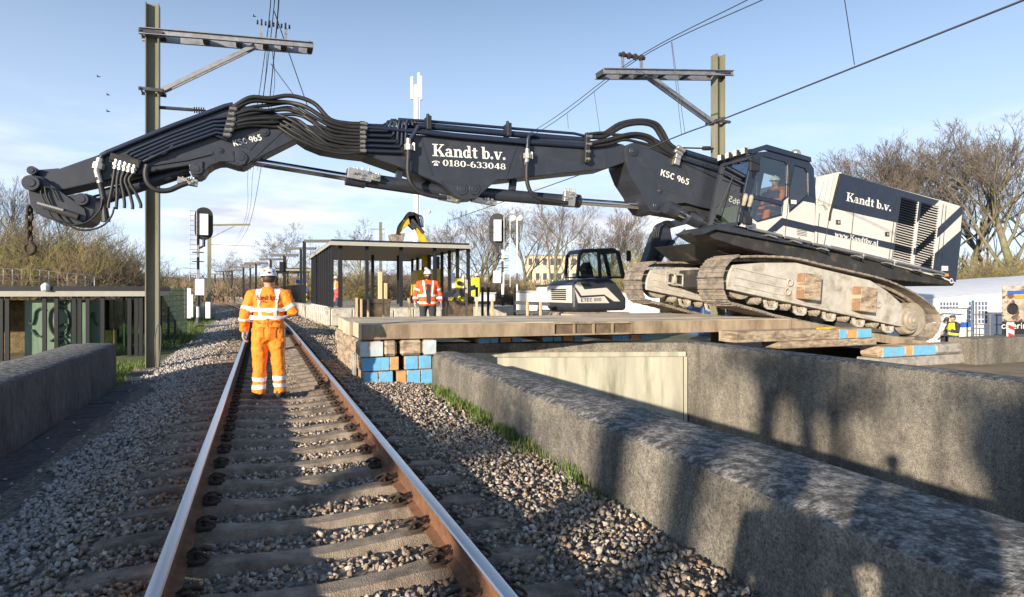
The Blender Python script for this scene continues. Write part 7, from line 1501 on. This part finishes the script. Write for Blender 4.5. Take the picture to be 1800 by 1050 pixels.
# row behind the excavator tail
for (k, px, yt, D, lab, w) in ((0, 1795, 178, 40, 'tallest bare tree at the right edge behind the tent', 1.15), (1, 1715, 222, 44, 'broad bare tree right of the excavator tail, behind the lamp', 1.2), (2, 1640, 208, 46, 'bare tree rising straight above the engine house', 1.4), (0, 1575, 240, 50, 'bare tree above the front of the engine house', 1.3), (1, 1505, 258, 48, 'lower bare tree just right of the cab', 1.3), (2, 1452, 262, 56, 'low bare tree behind the cab roof', 1.4), (1, 1545, 250, 52, 'bare tree above the lettering of the engine house', 1.3), (2, 1760, 210, 50, 'slim bare tree between the two big ones at the right edge', 1.1), (0, 1846, 200, 46, 'bare tree cut by the right picture edge', 1.1)):
    put(k, px, yt, D, lab, 'bare trees behind the excavator', wide=w)
for (k, px, yt, D, lab, w) in ((0, 975, 338, 50, 'big bare tree in the middle between signal and small excavator', 1.25), (1, 862, 355, 55, 'bare tree right behind the right signal', 1.3), (2, 1040, 350, 58, 'bare tree behind the cab of the small excavator', 1.35), (1, 925, 352, 62, 'thin bare tree left of the big middle one', 1.1), (3, 1082, 378, 60, 'dark feathery tree behind the small excavator', 1.0), (3, 790, 368, 62, 'dark feathery tree above the shelter roof at right', .95), (3, 632, 382, 75, 'dark feathery tree above the middle of the shelter roof', 1.0), (3, 508, 388, 75, 'dark feathery tree left of the shelter roof', 1.1), (0, 1130, 390, 70, 'pale bare tree behind the small excavator boom', 1.3), (2, 830, 372, 66, 'bare tree left of the right signal', 1.3), (3, 412, 440, 95, 'flat topped far tree behind the worker', 1.5), (1, 1180, 400, 66, 'bare tree behind the raised boom of the small excavator', 1.3)):
    put(k, px, yt, D, lab, 'bare trees behind the platform', wide=w)
for (px, yt, D, lab) in ((18, 298, 48, 'tall thin bare tree at the left edge behind the hook'), (62, 330, 52, 'second thin bare tree at the left edge'), (-15, 310, 44, 'bare tree cut by the left picture edge')):
    put(2, px, yt, D, lab, 'bare trees at the left edge', wide=.9)
sh = [make_shrub('bare_shrub', 21, 6, 6, 'x', 'twig_tan', 20), make_shrub('bare_shrub', 22, 6, 6, 'x', 'twig_olive', 20), make_shrub('bare_shrub', 23, 6, 5, 'x', 'twig', 18)]
us = set()
SHH = [max(v.co.z for v in KIDS[p.name][0].data.vertices) for p in sh]
def shrub(k, px, yt, D, lab, group, wide=1.0, base=GZ):
    c = at(px, 500, D=D); H = at(px, yt, D=D).z - base; o = sh[k] if k not in us else copy_tree(sh[k]); us.add(k); s = H / SHH[k]; o.location = (c.x, c.y, base); o.rotation_euler.z = rnd.uniform(0, 6.28); o.scale = (s * wide, s * wide, s); o['label'] = lab; o['group'] = group
for i, (k, px, yt, D, w) in enumerate(((0, 10, 330, 38, 1), (1, 60, 350, 36, 1), (2, 105, 338, 37, 1), (0, 150, 345, 36, 1.05), (1, 185, 370, 35, 1), (2, 210, 392, 36, 1), (0, 35, 395, 34, 1.2), (1, 95, 405, 33.5, 1.2), (0, 150, 410, 33.5, 1.2), (2, 200, 425, 33.5, 1.2), (1, 232, 440, 36, 1.2), (2, -20, 360, 36, 1), (0, 240, 470, 34, 1.4), (1, 125, 370, 39, 1), (2, 65, 420, 33, 1.3))):
    shrub(k, px, yt, D, 'tan leafless shrub in the thicket behind the left shelter', 'shrubs of the left thicket', w)
for i, (k, px, yt, D, w) in enumerate(((0, 560, 440, 62, 1.6), (1, 610, 438, 60, 1.6), (2, 680, 445, 60, 1.6), (0, 740, 450, 62, 1.6), (1, 300, 478, 100, 2), (2, 350, 480, 105, 2.2), (0, 420, 484, 110, 2.4), (2, 470, 470, 90, 2), (1, 520, 455, 75, 1.8), (0, 810, 455, 58, 1.5), (2, 860, 465, 56, 1.6), (1, 1130, 420, 50, 1.6), (0, 1180, 415, 48, 1.5), (2, 1215, 425, 50, 1.5), (0, 1085, 440, 55, 1.6), (1, 900, 470, 60, 1.8), (0, 1010, 470, 64, 1.8))):
    shrub(k, px, yt, D, 'leafless brown shrub in the belt behind platform and work site', 'shrubs behind the platform', w)
for i, (k, px, yt, D, w) in enumerate(((0, 1600, 445, 44, 1.5), (1, 1660, 440, 43, 1.5), (1, 1720, 445, 42, 1.6), (0, 1780, 430, 42, 1.5), (1, 1540, 440, 47, 1.5), (1, 1750, 440, 38, 1.6), (2, 1690, 445, 38, 1.6), (1, 1830, 420, 38, 1.5))):
    shrub(k, px, yt, D, 'olive brown shrub under the trees right of the excavator', 'shrubs under the right trees', w)
# far wooded belt closing the horizon
def woods(name, label, x0, x1, D0, D1, ytop, n, seed, mt):
    r = random.Random(seed); m = MB(); V, F_ = [], []
    for _ in range(n):
        px = r.uniform(x0, x1); D = r.uniform(D0, D1); c = at(px, 510, D=D); h = (at(px, ytop(px), D=D).z - GZ) * r.uniform(.35, 1.0) ** .7
        p = Vector((c.x, c.y, GZ + h * r.uniform(.0, .75))); d = Vector((r.gauss(0, .5), r.gauss(0, .5), r.uniform(.5, 1.2))).normalized(); q = p + d * h * r.uniform(.15, .4); q.z = min(q.z, GZ + h); w_ = D * .00055 * r.uniform(.7, 1.5); stick(V, F_, p, q, w_, w_ * .4)
    m.v = [tuple(v) for v in V]; m.f = F_; m.m = [0] * len(F_); tag(m.build(name, M[mt], loc=(0, 0, 0)), label, 'wood', kind='stuff')
nzp = lambda px, s: noise.noise(Vector((px * .013, s, 0)))
woods('distant_wood', 'brown leafless wood along the horizon behind the platform', 240, 1260, 130, 190, lambda px: 476 + 9 * nzp(px, 1), 15000, 1, 'twig'); woods('distant_wood', 'nearer tan thicket closing the view behind the work site', 260, 1260, 85, 120, lambda px: 484 + 8 * nzp(px, 2), 9000, 2, 'twig_tan')
woods('distant_wood', 'brown undergrowth behind the tent and excavator tail', 1380, 1960, 52, 75, lambda px: 432 + 22 * nzp(px, 3), 10000, 3, 'twig_olive'); woods('distant_wood', 'brown undergrowth behind the left thicket', -140, 270, 44, 60, lambda px: 398 + 26 * nzp(px * 1.6, 4) + max(0, px - 110) * .45, 8000, 4, 'twig')
hm_ = MB(); N = 40
hv = []
for i in range(N + 1):
    a = -1.3 + 2.3 * i / N; d_ = Vector((math.sin(PSI + a), math.cos(PSI + a), 0)); h = 16 + 6 * noise.noise(Vector((i * .23, 0, 4)))
    for rr_, hz_ in ((420, -2), (520, h * .75), (640, h), (900, -2)): hv.append(d_ * rr_ + Vector((0, 0, hz_)))
hm_.add(hv, [(4 * i + j, 4 * i + 4 + j, 4 * i + 5 + j, 4 * i + 1 + j) for i in range(N) for j in range(3)]); tag(hm_.build('hill', mat('hill_brown', (.13, .105, .075), .95, var=.4, scale=.15, c2=(.09, .09, .05), c2pos=(.45, .6), c2scale=.03), loc=(0, 0, 0), smooth=True), 'low brown wooded hill on the horizon', 'hill', kind='structure')
# pollarded trees and the photographer behind the viewpoint, whose shade falls across wall and ballast
def pollard(x, y, h, r_, lab, seed):
    r = random.Random(seed); t = thing('pollarded_tree', lab, 'tree', (x, y, GZ), group='pollarded trees behind the viewpoint'); m = MB()
    pts = [Vector((x + .12 * math.sin(i * 1.3 + seed), y + .1 * math.cos(i * 1.7 + seed), GZ + h * i / 8)) for i in range(9)]
    m.tube(pts, [r_ * (1.3 - .35 * i / 8) if i < 7 else r_ * 1.1 for i in range(9)], 10); m.sphere(pts[-1], r_ * 1.5, 10, 8); m.build('trunk', M['bark'], t, smooth=True)
    V, F_ = [], []
    for _ in range(46):
        d = Vector((r.gauss(0, .6), r.gauss(0, .6), r.uniform(.3, 1))).normalized(); q = pts[-1] + d * r.uniform(.5, 1.3); stick(V, F_, pts[-1], q, .03, .012)
        for _ in range(3): stick(V, F_, pts[-1].lerp(q, r.uniform(.4, .9)), q + Vector((r.gauss(0, .3), r.gauss(0, .3), r.uniform(0, .4))), .014, .006)
    C_ = MB(); C_.v = [tuple(v) for v in V]; C_.f = F_; C_.m = [0] * len(F_); C_.build('crown', M['twig'], t)
for i, (c_, h_, rr_) in enumerate(((2.5, 6.6, .2), (1.65, 6.3, .16), (.95, 6.4, .10), (-1.7, 6.4, .34), (-2.9, 6.2, .3), (5.1, 4.6, .2))):
    X_ = -14.0 + .5 * math.sin(i * 2.2); pollard(X_, c_ + .776 * X_, h_, rr_, 'pollarded tree behind the viewpoint, %s of the row' % ('first', 'second', 'third', 'fourth', 'fifth', 'last')[i], i + 3)
person('unseen figure in dark clothes added left of the photographer to shade the right wall', (-1.25, -.22, -.03), -PSI, dict(top='dark_cloth', legs='jeans', cap='dark_cloth', vox=.03, bulk=1.1), 1.74)  # unseen bystander, added to widen the shade on the right wall
person('photographer in dark clothes standing between the rails behind the viewpoint', (CAM.x - .16, CAM.y - .36, -.03), -PSI, dict(top='dark_cloth', legs='jeans', cap='dark_cloth', vox=.03, joints={('elbow', 1): (.3, .1, 1.2), ('wrist', 1): (.12, .2, 1.5), ('elbow', -1): (-.3, .1, 1.2), ('wrist', -1): (-.12, .2, 1.5)}), 1.78)
